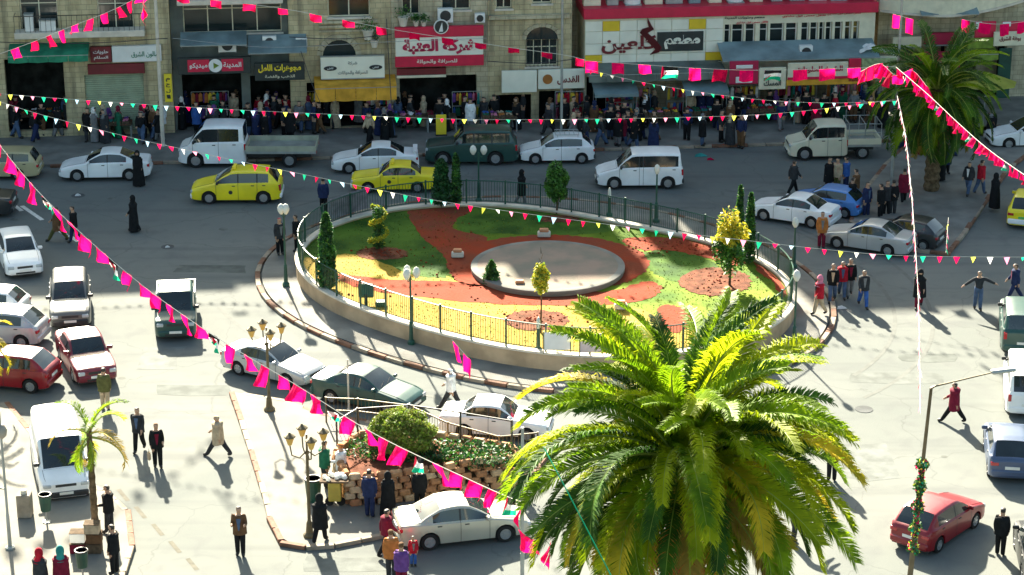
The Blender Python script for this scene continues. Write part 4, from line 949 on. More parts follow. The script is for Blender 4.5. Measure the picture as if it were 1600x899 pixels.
for i, (x, y, top, lg, ct, sc_, ps, lb) in enumerate([
    (1239, 303, 'charcoal', 'black', None, None, 'walk', 'man in charcoal walking behind the white parked sedan'),
    (1294, 300, 'black', 'black', 'mid', None, 'stand', 'man in a black coat left of the beige jacket'),
    (1307, 300, 'beige', 'olive', None, None, 'stand', 'man in a beige jacket talking behind the blue hatchback'),
    (1321, 298, 'blue', 'navy', None, None, 'stand', 'man in a blue jacket facing the beige jacket'),
    (1336, 318, 'brown', 'charcoal', None, None, 'stand', 'man in a brown jacket in the talking group'),
    (1330, 333, 'black', 'black', None, None, 'stand', 'tall man in black right behind the blue hatchback'),
    (1353, 340, 'navy', 'navy', None, None, 'stand', 'man in navy alone between the groups'),
    (1375, 342, 'black', 'black', None, None, 'stand', 'man in black, left of the three by the tall pole'),
    (1384, 338, 'charcoal', 'black', None, None, 'bag', 'man in charcoal, middle of the three by the tall pole'),
    (1394, 337, 'black', 'charcoal', None, None, 'stand', 'man in black jacket, right of the three by the tall pole'),
    (1411, 316, 'maroon', 'black', 'mid', None, 'step', 'person in a dark maroon coat walking past the tall pole'),
    (1468, 282, 'black', 'black', 'long', 'black', 'wstand', 'woman in black robe beside the date palm trunk'),
    (1478, 272, 'navy', 'black', 'mid', 'grey', 'wstand', 'woman in navy with a grey scarf beyond the date palm'),
    (1512, 304, 'charcoal', 'denim', None, None, 'walk', 'man in charcoal walking right of the date palm'),
    (1531, 303, 'red', 'denim', None, None, 'step', 'person in a red jacket right of the date palm'),
    (1553, 326, 'black', 'black', 'long', 'black', 'wstand', 'woman in a black robe at the kerb by the yellow and white taxi')]):
    person(lb, x, y, rnd.choice([-120, -60, 30, 150, 90]), ps, top, lg, coat=ct, scarf=sc_, z=.14 if x > 1400 else 0)
# the crowd along the shops: every person is an object of its own
PLACES = [(0, 120, 'by the green canopy'), (120, 260, 'before the shuttered shop'), (260, 400, 'before the black shop'), (400, 490, 'under the yellow lettering'), (490, 620, 'by the yellow awning'),
          (620, 760, 'below the company sign'), (760, 915, 'below the plain white sign'), (915, 1130, 'below the tiled restaurant'), (1130, 1400, 'under the long fascia'), (1400, 1600, 'beyond the date palm')]
tops = ['black'] * 16 + ['charcoal'] * 10 + ['navy'] * 7 + ['grey', 'grey', 'brown', 'brown', 'olive', 'maroon', 'beige', 'white', 'red', 'blue', 'purple', 'green', 'maroon', 'denim']
used = set(); made = 0
def crowd_person(px, py):
    global made
    for _ in range(60):
        top = rnd.choice(tops); lg = rnd.choice(['black', 'charcoal', 'denim', 'navy', 'brown', 'grey']); w = rnd.random() < .42
        sf = rnd.choice(['black', 'black', 'white', 'grey', 'beige', 'navy', 'purple', 'maroon', 'brown']) if w else None
        pl_ = next(n for a, b, n in PLACES if a <= px < b)
        pose = rnd.choice(['wwalk', 'wstand']) if w else rnd.choice(['walk', 'step', 'stand', 'bag'])
        vb = 'walking' if pose in ('walk', 'step', 'wwalk') else 'standing'
        lb = ('woman in %s coat and %s headscarf %s %s' % (top, sf, vb, pl_)) if w else ('man in %s jacket and %s trousers %s %s' % (top, lg, vb, pl_))
        if lb not in used: break
    used.add(lb); made += 1
    z = .14 if (FO - G(px, py, 0)).dot(FN) > -5.2 else 0
    person(lb, px, py, rnd.choice([0, 180, 180, 0, 90, -90, 60, -120]), pose, top, lg, coat=('long' if w and rnd.random() < .6 else 'mid' if w else (rnd.choice([None, None, 'mid']))), scarf=sf, z=z, low=True, group='people in the crowd along the shops', s=rnd.uniform(.93, 1.04))
spots = []
def dens(x, y, n, sx, sy):
    for _ in range(n):
        for _t in range(20):
            px, py = rnd.uniform(x - sx, x + sx), rnd.uniform(y - sy, y + sy)
            if all(abs(px - a) > 7 or abs(py - b) > 5 for a, b in spots): break
        spots.append((px, py))
dens(60, 215, 6, 50, 12); dens(140, 212, 9, 35, 14); dens(215, 205, 10, 35, 18); dens(320, 200, 16, 70, 16); dens(440, 206, 16, 40, 20); dens(500, 200, 8, 40, 14); dens(575, 206, 10, 50, 18); dens(700, 196, 12, 80, 12)
dens(860, 198, 8, 60, 12); dens(930, 215, 10, 35, 22); dens(1000, 212, 14, 40, 26); dens(1110, 208, 13, 50, 24); dens(1210, 192, 10, 50, 14); dens(1330, 190, 10, 60, 14); dens(1440, 235, 6, 45, 18); dens(1500, 215, 6, 60, 18)
for px, py in spots: crowd_person(px, py)
# ================================================================ the row of shops
def fthing(name, label, cat, u=0.0, z=0.0, off=0.0, group=None):    # frame: x along the facade, -y towards the square
    p = FO + FUX * u + FN * off; t = thing(name, label, cat, (p.x, p.y, z), FA, group); t['_o'] = (u, -off, z); return t
def fshift(mb, t): 
    u, y, z = t['_o']; mb.M = Matrix.Translation((-u, -y, -z)); return mb
def FM(t): return fshift(MB(), t)
def wall_open(t, u0, u1, z0, z1, opens, m, depth=10, y=0.0, name='wall', back=.35, jm=None):
    # front wall with real recesses; opens: (u0,u1,z0,z1)
    mb = FM(t); us = sorted({u0, u1} | {max(u0, min(u1, c)) for o in opens for c in o[:2]}); zs = sorted({z0, z1} | {max(z0, min(z1, c)) for o in opens for c in o[2:4]})
    for a, b in zip(us, us[1:]):
        for c, d in zip(zs, zs[1:]):
            uc, zc = (a + b) / 2, (c + d) / 2
            if not any(o[0] < uc < o[1] and o[2] < zc < o[3] for o in opens): mb.add([(a, y, c), (b, y, c), (b, y, d), (a, y, d)], [(0, 1, 2, 3)])
    for o in opens:
        a, b, c, d = o[:4]; k = y + back
        mb.add([(a, y, c), (a, k, c), (a, k, d), (a, y, d)], [(0, 1, 2, 3)]); mb.add([(b, k, c), (b, y, c), (b, y, d), (b, k, d)], [(0, 1, 2, 3)])
        mb.add([(a, y, d), (a, k, d), (b, k, d), (b, y, d)], [(0, 1, 2, 3)]); mb.add([(a, k, c), (a, y, c), (b, y, c), (b, k, c)], [(0, 1, 2, 3)])
    mb.add([(u0, y, z0), (u0, y + depth, z0), (u0, y + depth, z1), (u0, y, z1)], [(3, 2, 1, 0)]); mb.add([(u1, y, z0), (u1, y + depth, z0), (u1, y + depth, z1), (u1, y, z1)], [(0, 1, 2, 3)])
    mb.add([(u0, y, z1), (u1, y, z1), (u1, y + depth, z1), (u0, y + depth, z1)], [(0, 1, 2, 3)]); mb.add([(u0, y + depth, z0), (u1, y + depth, z0), (u1, y + depth, z1), (u0, y + depth, z1)], [(3, 2, 1, 0)])
    return mb.build(name, m, t)
def window(t, o, y=0.0, back=.35, bars=1, fm=None, shutter=None, trans=True):
    a, b, c, d = o[:4]; fm = fm or M_CREAM; k = y + back
    w = FM(t); f = .06
    w.box(a, b, k - .08, k - .02, c, c + f); w.box(a, b, k - .08, k - .02, d - f, d); w.box(a, a + f, k - .08, k - .02, c + f, d - f); w.box(b - f, b, k - .08, k - .02, c + f, d - f)
    for i in range(1, bars + 1): x = a + (b - a) * i / (bars + 1); w.box(x - .03, x + .03, k - .08, k - .02, c + f, d - f)
    if trans: w.box(a + f, b - f, k - .078, k - .022, c + (d - c) * .68, c + (d - c) * .68 + .05)
    wo = w.build('window', fm, t)
    g = FM(t); g.box(a + f, b - f, k - .052, k - .045, c + f, d - f); g.build('pane', M_GLASS, wo)
    s = FM(t); s.box(a - .08, b + .08, y - .09, y + .10, c - .10, c + .003); s.build('sill', M_COPING, t)
    return wo
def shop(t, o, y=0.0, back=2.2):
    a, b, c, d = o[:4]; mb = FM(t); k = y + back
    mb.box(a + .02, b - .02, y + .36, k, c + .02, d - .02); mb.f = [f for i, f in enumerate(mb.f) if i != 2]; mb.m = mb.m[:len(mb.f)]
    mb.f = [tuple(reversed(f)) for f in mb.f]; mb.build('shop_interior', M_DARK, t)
def textpart(t, s, uc, zc, off, w, h, m, parent=None, bold=.02, name='lettering'):
    me = text_mesh(s, w, h, bold=bold); me.materials.append(m); me.name = name
    o = link(name, me, parent or t); u, y, z = t['_o']; o.location = (uc - u, -off - y, zc - z); return o
def signbox(t, r, off, th, m, name='board', b=.02, parent=None):
    mb = FM(t); mb.bbox(r[0], r[1], -off, -off + th, r[2], r[3], b); return mb.build(name, m, parent or t)
def PX(x0, y0, x1, y1, off=0.0): return FR(x0, y0, x1, y1, off)
TOPZ = 13.6
def building(name, label, cat, px0, px1, mstone, opens_px, height, depth=7.0, upper=True, y=0.0, group=None, floors_from=8.0, z1=None):
    u0 = FP(px0, 100)[0]; u1 = FP(px1, 100)[0]; t = fthing(name, label, cat, (u0 + u1) / 2, 0, 0, group)
    opens = [PX(*o[:4]) + tuple(o[4:]) for o in opens_px]; opens = [(a, b, max(0.15, c), d) + tuple(e) for a, b, c, d, *e in opens]
    up = []
    if upper:
        z = 8.6
        while z + 2 < height:
            n = max(1, int((u1 - u0) / 2.6)); st = (u1 - u0) / n
            for i in range(n): up.append((u0 + st * (i + .5) - .55, u0 + st * (i + .5) + .55, z, z + 1.5, 'w'))
            z += 3.2
    allo = opens + up
    wall_open(t, u0, u1, 0, height, allo, mstone, depth, y)
    for o in allo:
        k = o[4] if len(o) > 4 else 'w'
        if k == 'w': window(t, o, y)
        elif k == 'W': window(t, o, y, bars=3)
        elif k == 's': shop(t, o, y)
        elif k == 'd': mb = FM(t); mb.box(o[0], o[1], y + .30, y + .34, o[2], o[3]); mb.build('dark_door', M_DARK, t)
        elif k == 'r':                       # roller shutter, slat by slat
            n = int((o[3] - o[2]) / .115)
            for i in range(n):
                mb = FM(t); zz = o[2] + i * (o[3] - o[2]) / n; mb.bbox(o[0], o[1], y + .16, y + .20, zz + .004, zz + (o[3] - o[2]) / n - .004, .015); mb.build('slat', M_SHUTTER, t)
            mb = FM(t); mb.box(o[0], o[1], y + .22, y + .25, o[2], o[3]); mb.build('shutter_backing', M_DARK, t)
    c = FM(t); c.box(u0, u1, y - .18, y + .4, height - .003, height + .25); c.build('cornice', M_COPING, t)
    return t, u0, u1
def acunit(px0, py0, px1, py1, label, off=.45, m=None):
    r = PX(px0, py0, px1, py1, off); t = fthing('air_conditioner', label, 'air conditioner', (r[0] + r[1]) / 2, r[2], off)
    signbox(t, r, off, .34, M_WHITE, 'casing'); w = r[1] - r[0]; h = r[3] - r[2]; rad = min(w, h) * .38
    mb = MB(); mb.lathe([(rad, 0), (rad, .02), (rad * .3, .03), (.001, .03)], 16); o = mb.build('fan_grille', M_BLKPLASTIC, t, loc=(0, -.005, h / 2)); o.rotation_euler[0] = R(90)
    mb = MB(); mb.box(-w / 2, -w / 2 + .05, .05, .5, -.06, -.003); mb.box(w / 2 - .05, w / 2, .05, .5, -.06, -.003); mb.build('bracket', M_GREYMETAL, t)
    return t
def canopy(px0, py0, px1, py1, label, m, reach, drop=.35, name='canopy', valance=None, ribs=0, cat='awning'):
    r = PX(px0, py0, px1, py1, reach); t = fthing(name, label, cat, (r[0] + r[1]) / 2, r[2], reach)
    u, y, z = t['_o']; hw = (r[1] - r[0]) / 2; h = r[3] - r[2]
    ztop = h + reach * drop
    mb = MB(); n = 10 if ribs else 1
    for i in range(n):
        a = -hw + 2 * hw * i / n; b = -hw + 2 * hw * (i + 1) / n
        mb.add([(a, 0, h), (b, 0, h), (b, reach, ztop), (a, reach, ztop), (a, 0, h - .05), (b, 0, h - .05), (b, reach, ztop - .05), (a, reach, ztop - .05)], [(0, 1, 2, 3), (7, 6, 5, 4), (0, 4, 5, 1), (1, 5, 6, 2), (3, 7, 4, 0)])
    mb.build('sheet', m, t)
    if valance is None or valance:
        k = max(1, int(hw * 2 / .9))
        for i in range(k):
            a = -hw + 2 * hw * i / k + .01; b = -hw + 2 * hw * (i + 1) / k - .01
            v = MB(); v.add([(a, 0, h - .05), (b, 0, h - .05), (b, -.04, 0), ((a + b) / 2, -.04, -.04), (a, -.04, 0)], [(4, 3, 2, 1, 0)]); v.add([(a, .02, h - .05), (b, .02, h - .05), (b, -.02, 0), ((a + b) / 2, -.02, -.04), (a, -.02, 0)], [(0, 1, 2, 3, 4)])
            v.build('valance', m, t)
    s = MB(); s.tube((-hw, 0, h - .06), (hw, 0, h - .06), .025, n=5)
    for x in (-hw + .05, hw - .05): s.tube((x, 0, h - .08), (x, reach, h - .5), .02, n=5)
    s.build('frame', M_GREYMETAL, t); return t

# stone house with the balcony at the left
b1, u0, u1 = building('stone_house', 'cream stone house with balcony above the green canopy, far left of the row', 'building', -120, 268, M_STONE,
    [(-60, -12, -20, 48, 'w'), (31, -12, 90, 48, 'w'), (152, -12, 208, 50, 'w'), (10, 92, 102, 205, 's'), (134, 116, 226, 205, 'r'), (-80, 92, -20, 205, 's')], TOPZ)
bal = FM(b1); r = PX(22, 50, 226, 60, .9); bal.bbox(r[0], r[1], -.9, 0.02, r[2], r[3], .03); bal.build('balcony_slab', M_COPING, b1)
rl = FM(b1); rr = PX(22, 24, 226, 50, .85)
for i in range(26): x = rr[0] + (rr[1] - rr[0]) * i / 25; rl.tube((x, -.85, r[3]), (x, -.85, rr[3]), .012, n=4)
rl.tube((rr[0], -.85, rr[3]), (rr[1], -.85, rr[3]), .025, n=5); rl.tube((rr[0], -.85, rr[3]), (rr[0], 0, rr[3]), .02, n=5); rl.build('balcony_railing', M_BLACKMETAL, b1)
canopy(12, 86, 138, 97, 'dusty green sheet canopy over the leftmost dark shop', M_AWNGREEN, 1.3, .25)
for (a, b_, c, d, lb) in [(60, 14, 86, 30, 'white box on the balcony of the left stone house'), (38, 22, 52, 48, 'pale metal cabinet at the left end of the balcony')]:
    r_ = PX(a, b_, c, d, .5); t = fthing('storage_box', lb, 'box', (r_[0] + r_[1]) / 2, r[3], .5); q_ = FM(t); q_.bbox(r_[0], r_[1], -.6, -.2, r[3], r[3] + (r_[3] - r_[2]), .03); q_.build('body', M_WHITE, t); q_ = FM(t); q_.box(r_[0] - .02, r_[1] + .02, -.62, -.18, r[3] + (r_[3] - r_[2]) + .002, r[3] + (r_[3] - r_[2]) + .05); q_.build('lid', M_GREYMETAL, t)
sg = fthing('shop_sign', 'long shop sign, dark red at the left and white at the right, over the shutter', 'sign', FP(210, 85)[0], FP(210, 85)[1], .35)
r = PX(141, 74, 174, 98, .35); signbox(sg, r, .35, .3, M_DKRED); textpart(sg, 'حلويات', (r[0] + r[1]) / 2, lerp(r[2], r[3], .68), .365, .8, .24, M_WHITE); textpart(sg, 'السلام', (r[0] + r[1]) / 2, lerp(r[2], r[3], .3), .365, .75, .22, M_WHITE)
r = PX(175, 72, 252, 97, .35); signbox(sg, r, .35, .3, M_WHITE); textpart(sg, 'صالون الشرق', lerp(r[0], r[1], .68), lerp(r[2], r[3], .45), .365, 1.5, .35, M_AWNGREEN, bold=.005)
r = PX(137, 100, 226, 116, .2); signbox(sg, r, .2, .15, M_DKRED, 'lower_board')
pj = fthing('projecting_sign', 'narrow yellow upright sign with black letters beside the stone pilaster', 'sign', FP(263, 135)[0], FP(263, 150)[1], .5)
r = PX(257, 116, 269, 160, .5); signbox(pj, r, .5, .15, M_YELLOWTXT); [textpart(pj, c, (r[0] + r[1]) / 2, lerp(r[2], r[3], f), .515, .22, .2, M_SIGNBLACK) for c, f in (('م', .8), ('ح', .6), ('ل', .4), ('ا', .2))]
# dark recessed house
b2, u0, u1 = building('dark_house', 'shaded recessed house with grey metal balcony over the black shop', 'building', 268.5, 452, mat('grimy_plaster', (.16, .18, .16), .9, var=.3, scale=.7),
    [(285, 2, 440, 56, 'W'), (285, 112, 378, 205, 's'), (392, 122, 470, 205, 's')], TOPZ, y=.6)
r = PX(276, 0, 442, 8, 1.0); bs = FM(b2); bs.bbox(r[0], r[1], -1.0, .58, r[2], r[3], .03); bs.build('balcony_slab', M_COPING, b2)
canopy(282, 70, 386, 92, 'grey corrugated canopy above the red shop sign with white disc', M_AWNGREY, 1.2, .35, valance=False)
canopy(388, 82, 480, 100, 'grey pitched canopy above the yellow lettering', M_AWNGREY, 1.4, .45, valance=False)
sg = fthing('shop_sign', 'black shop fascia with red panels either side of a white disc', 'sign', FP(337, 103)[0], FP(337, 115)[1], .9)
r = PX(278, 90, 392, 116, .9); signbox(sg, r, .9, .2, M_SIGNBLACK)
r = PX(293, 93, 380, 112, .92); ra = (r[0], (r[0] + r[1]) / 2 - .32, r[2], r[3]); rb_ = ((r[0] + r[1]) / 2 + .32, r[1], r[2], r[3])
for q_, tx in ((ra, 'ميديكو'), (rb_, 'المدينة')): signbox(sg, q_, .93, .05, M_RED, 'red_panel', .01); textpart(sg, tx, (q_[0] + q_[1]) / 2, (q_[2] + q_[3]) / 2, .945, .95, .34, M_WHITE)
mb = MB(); mb.lathe([(.36, 0), (.36, .05), (.001, .05)], 24); o = mb.build('disc', M_WHITE, sg); o.rotation_euler[0] = R(90); u_, y_, z_ = sg['_o']; o.location = ((r[0] + r[1]) / 2 - u_, -.93 - y_, (r[2] + r[3]) / 2 - z_)
mb = MB(); mb.lathe([(.2, 0), (.05, .01)], 3); o2 = mb.build('emblem', M_LEAFLIME, sg); o2.rotation_euler[0] = R(90); o2.location = o.location; o2.location.y -= .055
acunit(341, 60, 369, 82, 'white air conditioner with round grey fan above the red sign'); acunit(410, 57, 432, 75, 'white air conditioner over the grey pitched canopy')
sg = fthing('shop_sign', 'black board with large yellow Arabic lettering over a jewellery shop', 'sign', FP(435, 112)[0], FP(435, 120)[1], .8)
r = PX(398, 98, 476, 126, .8); signbox(sg, r, .8, .12, M_SIGNBLACK); textpart(sg, 'مجوهرات الامل', (r[0] + r[1]) / 2, lerp(r[2], r[3], .68), .815, (r[1] - r[0]) * .86, .46, M_YELLOWTXT, bold=.04); textpart(sg, 'الذهب والفضة', (r[0] + r[1]) / 2, lerp(r[2], r[3], .22), .815, (r[1] - r[0]) * .6, .2, M_CREAM)
# house with the arch and the yellow awning
b3, u0, u1 = building('arched_stone_house', 'cream stone house with an arch behind the white sign and a yellow awning', 'building', 452.5, 612, M_STONE,
    [(512, -14, 578, 27, 'w'), (505, 66, 555, 124, 'd'), (480, 128, 605, 205, 's')], TOPZ + .7)
ar = FM(b3); r = PX(504, 66, 556, 88, .06); uc = (r[0] + r[1]) / 2; ra_ = (r[1] - r[0]) / 2; ze = r[2]
for k in range(11):
    a0, a1 = math.pi * k / 11, math.pi * (k + 1) / 11 - .03; p = []
    for rr_, aa in ((ra_, a0), (ra_ + .32, a0), (ra_ + .32, a1), (ra_, a1)): p.append((uc + rr_ * math.cos(aa), ze + rr_ * math.sin(aa)))
    q_ = FM(b3); q_.add([(x, -.07, z) for x, z in p] + [(x, .02, z) for x, z in p], [(0, 1, 2, 3), (0, 4, 5, 1), (1, 5, 6, 2), (2, 6, 7, 3), (3, 7, 4, 0)]); q_.build('arch_stone', M_STONE2, b3)
q_ = FM(b3); pts = [(uc + ra_ * math.cos(math.pi * k / 14), ze + ra_ * math.sin(math.pi * k / 14)) for k in range(15)]; q_.add([(x, -.012, z) for x, z in pts], [tuple(range(15))]); q_.build('fanlight', M_GLASS, b3)
q_ = FM(b3); r = PX(498, 28, 590, 50, .1)
for k in range(3): q_.box(r[0], r[1], -.12 - .05 * k, .02, r[2] + k * .25, r[2] + k * .25 + .12)
q_.build('string_course', M_STONE2, b3)
sg = fthing('shop_sign', 'white shop sign with two dark ovals and small grey lettering above the yellow awning', 'sign', FP(550, 105)[0], FP(550, 120)[1], .6)
r = PX(501, 88, 601, 123, .6); signbox(sg, r, .6, .18, M_TILEWHITE); q_ = FM(sg); 
for e in ((r[0], r[1], r[3] - .03, r[3] + .02), (r[0], r[1], r[2] - .02, r[2] + .03)): q_.box(e[0], e[1], -.63, -.45, e[2], e[3])
q_.build('trim', M_GREYMETAL, sg)
for fx in (.15, .86):
    mb = MB(); mb.lathe([(.35, 0), (.35, .02), (.29, .03), (.001, .03)], 20, sy=.38); o = mb.build('oval_badge', M_BLKPLASTIC, sg); o.rotation_euler[0] = R(90); u_, y_, z_ = sg['_o']; o.location = (lerp(r[0], r[1], fx) - u_, -.602 - y_, lerp(r[2], r[3], .48) - z_)
    textpart(sg, 'كاش', lerp(r[0], r[1], fx), lerp(r[2], r[3], .48), .64, .34, .12, M_WHITE)
textpart(sg, 'شركة', (r[0] + r[1]) / 2, lerp(r[2], r[3], .68), .615, .5, .22, M_GREYMETAL); textpart(sg, 'الصرافة والحوالات', (r[0] + r[1]) / 2, lerp(r[2], r[3], .26), .615, 1.6, .24, M_GREYMETAL)
canopy(492, 136, 620, 157, 'yellow fabric awning with scalloped front', M_AWNYEL, 1.5, .16, name='awning')
# house with the red and white company sign
b4, u0, u1 = building('stone_house', 'cream stone house behind the big red and white company sign', 'building', 612.5, 762, M_STONE2,
    [(628, -14, 656, 24, 'w'), (690, -14, 735, 16, 'w'), (625, 118, 745, 205, 's')], 16.1)
sg = fthing('company_sign', 'big red and white company sign with a round black and white emblem on top', 'sign', FP(686, 75)[0], FP(686, 100)[1], .8)
r = PX(618, 42, 755, 104, .8); signbox(sg, (r[0], r[1], lerp(r[2], r[3], .27), lerp(r[2], r[3], .74)), .8, .25, M_TILEWHITE, 'white_panel')
signbox(sg, (r[0] - .03, r[1] + .03, lerp(r[2], r[3], .742), r[3]), .83, .3, M_RED, 'red_band'); signbox(sg, (r[0] - .03, r[1] + .03, r[2], lerp(r[2], r[3], .268)), .83, .3, M_RED, 'red_band')
W_ = r[1] - r[0]; textpart(sg, 'شركة العتبة', (r[0] + r[1]) / 2, lerp(r[2], r[3], .50), .815, W_ * .84, (r[3] - r[2]) * .40, M_CRIMSON, bold=.05)
textpart(sg, 'للصرافة والحوالة', lerp(r[0], r[1], .47), lerp(r[2], r[3], .13), .845, W_ * .46, .26, M_TILEWHITE)
for rad, mm, dy in ((.40, M_WHITE, 0), (.34, M_SIGNBLACK, -.03)):
    mb = MB(); mb.lathe([(rad, 0), (rad, .05), (.001, .05)], 24); o = mb.build('emblem', mm, sg); o.rotation_euler[0] = R(90); u_, y_, z_ = sg['_o']; o.location = (lerp(r[0], r[1], .52) - u_, -.86 - y_ + dy, r[3] + .02 - z_)
mb = MB(); mb.add([(-.14, -.062, -.26), (.10, -.062, -.26), (.05, -.062, .25)], [(0, 1, 2)]); o2 = mb.build('emblem_wedge', M_WHITE, sg); o2.location = o.location; o2.location.y -= .0
sg = fthing('shop_sign', 'small dark red sign with a pale strip below the big company sign', 'sign', FP(660, 115)[0], FP(660, 120)[1], .6)
r = PX(620, 107, 697, 122, .6); signbox(sg, (r[0], r[1], lerp(r[2], r[3], .3), r[3]), .6, .2, M_DKRED); signbox(sg, (r[0], r[1], r[2], lerp(r[2], r[3], .27)), .6, .2, M_CREAM, 'pale_strip')
acunit(684, 14, 708, 36, 'grey air conditioner behind the round emblem of the company sign', .5)
def pot(px, py, s, label):
    u, z = FP(px, py, .6); t = fthing('potted_plant', label, 'potted plant', u, z, .6)
    MB().lathe([(.12 * s, 0), (.18 * s, .3 * s), (.20 * s, .3 * s), (.20 * s, .34 * s), (.16 * s, .34 * s), (.16 * s, .28 * s), (.001, .28 * s)], 12).build('pot', M_COPING, t)
    m = MB()
    for i in range(120):
        a = rnd.uniform(0, 6.28); e = rnd.uniform(-.2, 1.4); d = rnd.uniform(.1, .42) * s; c = Vector((math.cos(a) * math.cos(e) * d, math.sin(a) * math.cos(e) * d, .36 * s + math.sin(e) * d)); q = Vector((rnd.uniform(-1, 1), rnd.uniform(-1, 1), rnd.uniform(-1, 1))).normalized() * .06
        w = q.orthogonal().normalized() * .035; m.add([c - q, c + w, c + q, c - w], [(0, 1, 2, 3)])
    m.build('foliage', rnd.choice([M_LEAFG, M_LEAFD]), t)
pot(630, 41, 1.5, 'bushy plant in a pale tub on the left end of the company sign'); pot(650, 41, .9, 'small potted plant next to the tub on the company sign'); pot(662, 41, .9, 'potted plant left of the emblem on the company sign')
pot(575, 62, 1.6, 'trailing plant on the ledge right of the arch'); pot(585, 74, 1.2, 'smaller dark plant under the ledge beside the company sign')
# house with arched windows
b5, u0, u1 = building('arched_window_house', 'stone house with a barred arched window, left of the tiled restaurant', 'building', 762.5, 893, M_STONE,
    [(775, -14, 800, 14, 'w'), (832, -14, 862, 6, 'w'), (822, 62, 872, 104, 'W'), (775, 148, 830, 205, 's'), (842, 142, 890, 205, 's')], 11.3)
r = PX(822, 50, 872, 62, .05); uc = (r[0] + r[1]) / 2; ra_ = (r[1] - r[0]) / 2; ze = r[2]
for k in range(9):
    a0, a1 = math.pi * k / 9, math.pi * (k + 1) / 9 - .03; p = [(uc + q0_ * math.cos(aa), ze + q0_ * math.sin(aa) * .8) for q0_, aa in ((ra_, a0), (ra_ + .25, a0), (ra_ + .25, a1), (ra_, a1))]
    q_ = FM(b5); q_.add([(x, -.07, z) for x, z in p] + [(x, .02, z) for x, z in p], [(0, 1, 2, 3), (0, 4, 5, 1), (1, 5, 6, 2), (2, 6, 7, 3), (3, 7, 4, 0)]); q_.build('arch_stone', M_STONE2, b5)
q_ = FM(b5); pts = [(uc + ra_ * math.cos(math.pi * k / 14), ze + ra_ * math.sin(math.pi * k / 14) * .8) for k in range(15)]; q_.add([(x, -.012, z) for x, z in pts], [tuple(range(15))]); q_.build('fanlight', M_GLASS, b5)
q_ = FM(b5)
for k in range(9): x = r[0] + (r[1] - r[0]) * k / 8; q_.tube((x, -.06, PX(822, 62, 872, 104)[2]), (x, -.06, ze), .015, n=4)
q_.build('window_bars', M_BLACKMETAL, b5)
q_ = FM(b5); r = PX(764, 24, 890, 30, .3); q_.box(r[0], r[1], -.3, .02, r[2], r[3]); q_.build('string_course', M_STONE2, b5)
sg = fthing('shop_sign', 'plain empty white signboard left of the red lettered one', 'sign', FP(812, 128)[0], FP(812, 140)[1], .6)
r = PX(784, 111, 839, 145, .6); signbox(sg, r, .6, .2, M_TILEWHITE)
sg = fthing('shop_sign', 'white sign with a round brown emblem and red brown lettering beside the steel pole', 'sign', FP(878, 125)[0], FP(878, 138)[1], .6)
r = PX(841, 109, 914, 139, .6); signbox(sg, r, .6, .2, M_TILEWHITE); textpart(sg, 'القدس', lerp(r[0], r[1], .64), lerp(r[2], r[3], .45), .615, 1.2, .5, M_DKRED, bold=.03)
mb = MB(); mb.lathe([(.27, 0), (.27, .03), (.001, .03)], 20); o = mb.build('emblem', mat('brown_orange', (.35, .13, .02), .5), sg); o.rotation_euler[0] = R(90); u_, y_, z_ = sg['_o']; o.location = (lerp(r[0], r[1], .2) - u_, -.605 - y_, lerp(r[2], r[3], .52) - z_)
# restaurant front: every cladding tile a piece of its own
UR0 = FP(914, 60)[0]; UR1 = FP(1129, 60)[0]; UR2 = FP(1366, 60)[0]
zt = FP(1020, 31)[1]; zb = FP(1020, 101)[1]
bt = fthing('restaurant', 'restaurant clad in white and yellow tiles under a long red band', 'restaurant', (UR0 + UR2) / 2, 0, 0)
zs_band = (FP(1020, 27)[1], FP(1020, 11)[1])
win_r = [PX(1130 + a, 38, 1130 + b, 70) for a, b in ((2, 12), (14, 32), (35, 50), (57, 70), (73, 95), (98, 116), (122, 134), (136, 148), (150, 158), (160, 170), (174, 186), (190, 200), (203, 212))]
wz0, wz1 = FP(1240, 70)[1], FP(1240, 36)[1]
win_r = [(a, b, wz0, wz1) for a, b, c, d in win_r]
so = [PX(916, 118, 1128, 205), PX(1135, 130, 1225, 205), PX(1230, 128, 1362, 205)]; so = [(a, b, .15, d) for a, b, c, d in so]
wall_open(bt, UR0, UR2, 0, zs_band[0] + .02, win_r + so, M_CREAM, 6.5)
for w_ in win_r: window(bt, w_, bars=0, fm=M_WHITE)
for s_ in so: shop(bt, s_)
q_ = FM(bt); q_.bbox(UR0 - .1, UR2 + .1, -.22, 6.4, zs_band[0], zs_band[1], .03); q_.build('red_band', M_RED, bt)
cols = 8; th_ = [(zt - (zt - zb) * .23, zt), (zt - (zt - zb) * .50, zt - (zt - zb) * .23), (zt - (zt - zb) * .75, zt - (zt - zb) * .50), (zb, zt - (zt - zb) * .75)]
for r_i, (za, zc_) in enumerate(th_):
    for c_i in range(cols):
        a = UR0 + (UR1 - UR0) * c_i / cols; b = UR0 + (UR1 - UR0) * (c_i + 1) / cols
        yel = (r_i, c_i) in ((0, 1), (0, 6), (3, 7), (3, 0))
        q_ = FM(bt); d_ = rnd.uniform(-.004, .004); q_.bbox(a + .012, b - .012, -.07 + d_, -.003, za + .012, zc_ - .012, .008); q_.build('tile', M_TILEYELLOW if yel else M_TILEWHITE, bt)
rr_ = PX(1027, 50, 1099, 80, .16); so_ = FM(bt); so_.bbox(rr_[0], rr_[1], -.16, -.08, rr_[2], rr_[3], .01); so_.build('dark_panel', M_SIGNBLACK, bt)
textpart(bt, 'مطعم', (rr_[0] + rr_[1]) / 2 + .1, (rr_[2] + rr_[3]) / 2 - .02, .175, (rr_[1] - rr_[0]) * .78, (rr_[3] - rr_[2]) * .72, M_TILEWHITE, bold=.05)
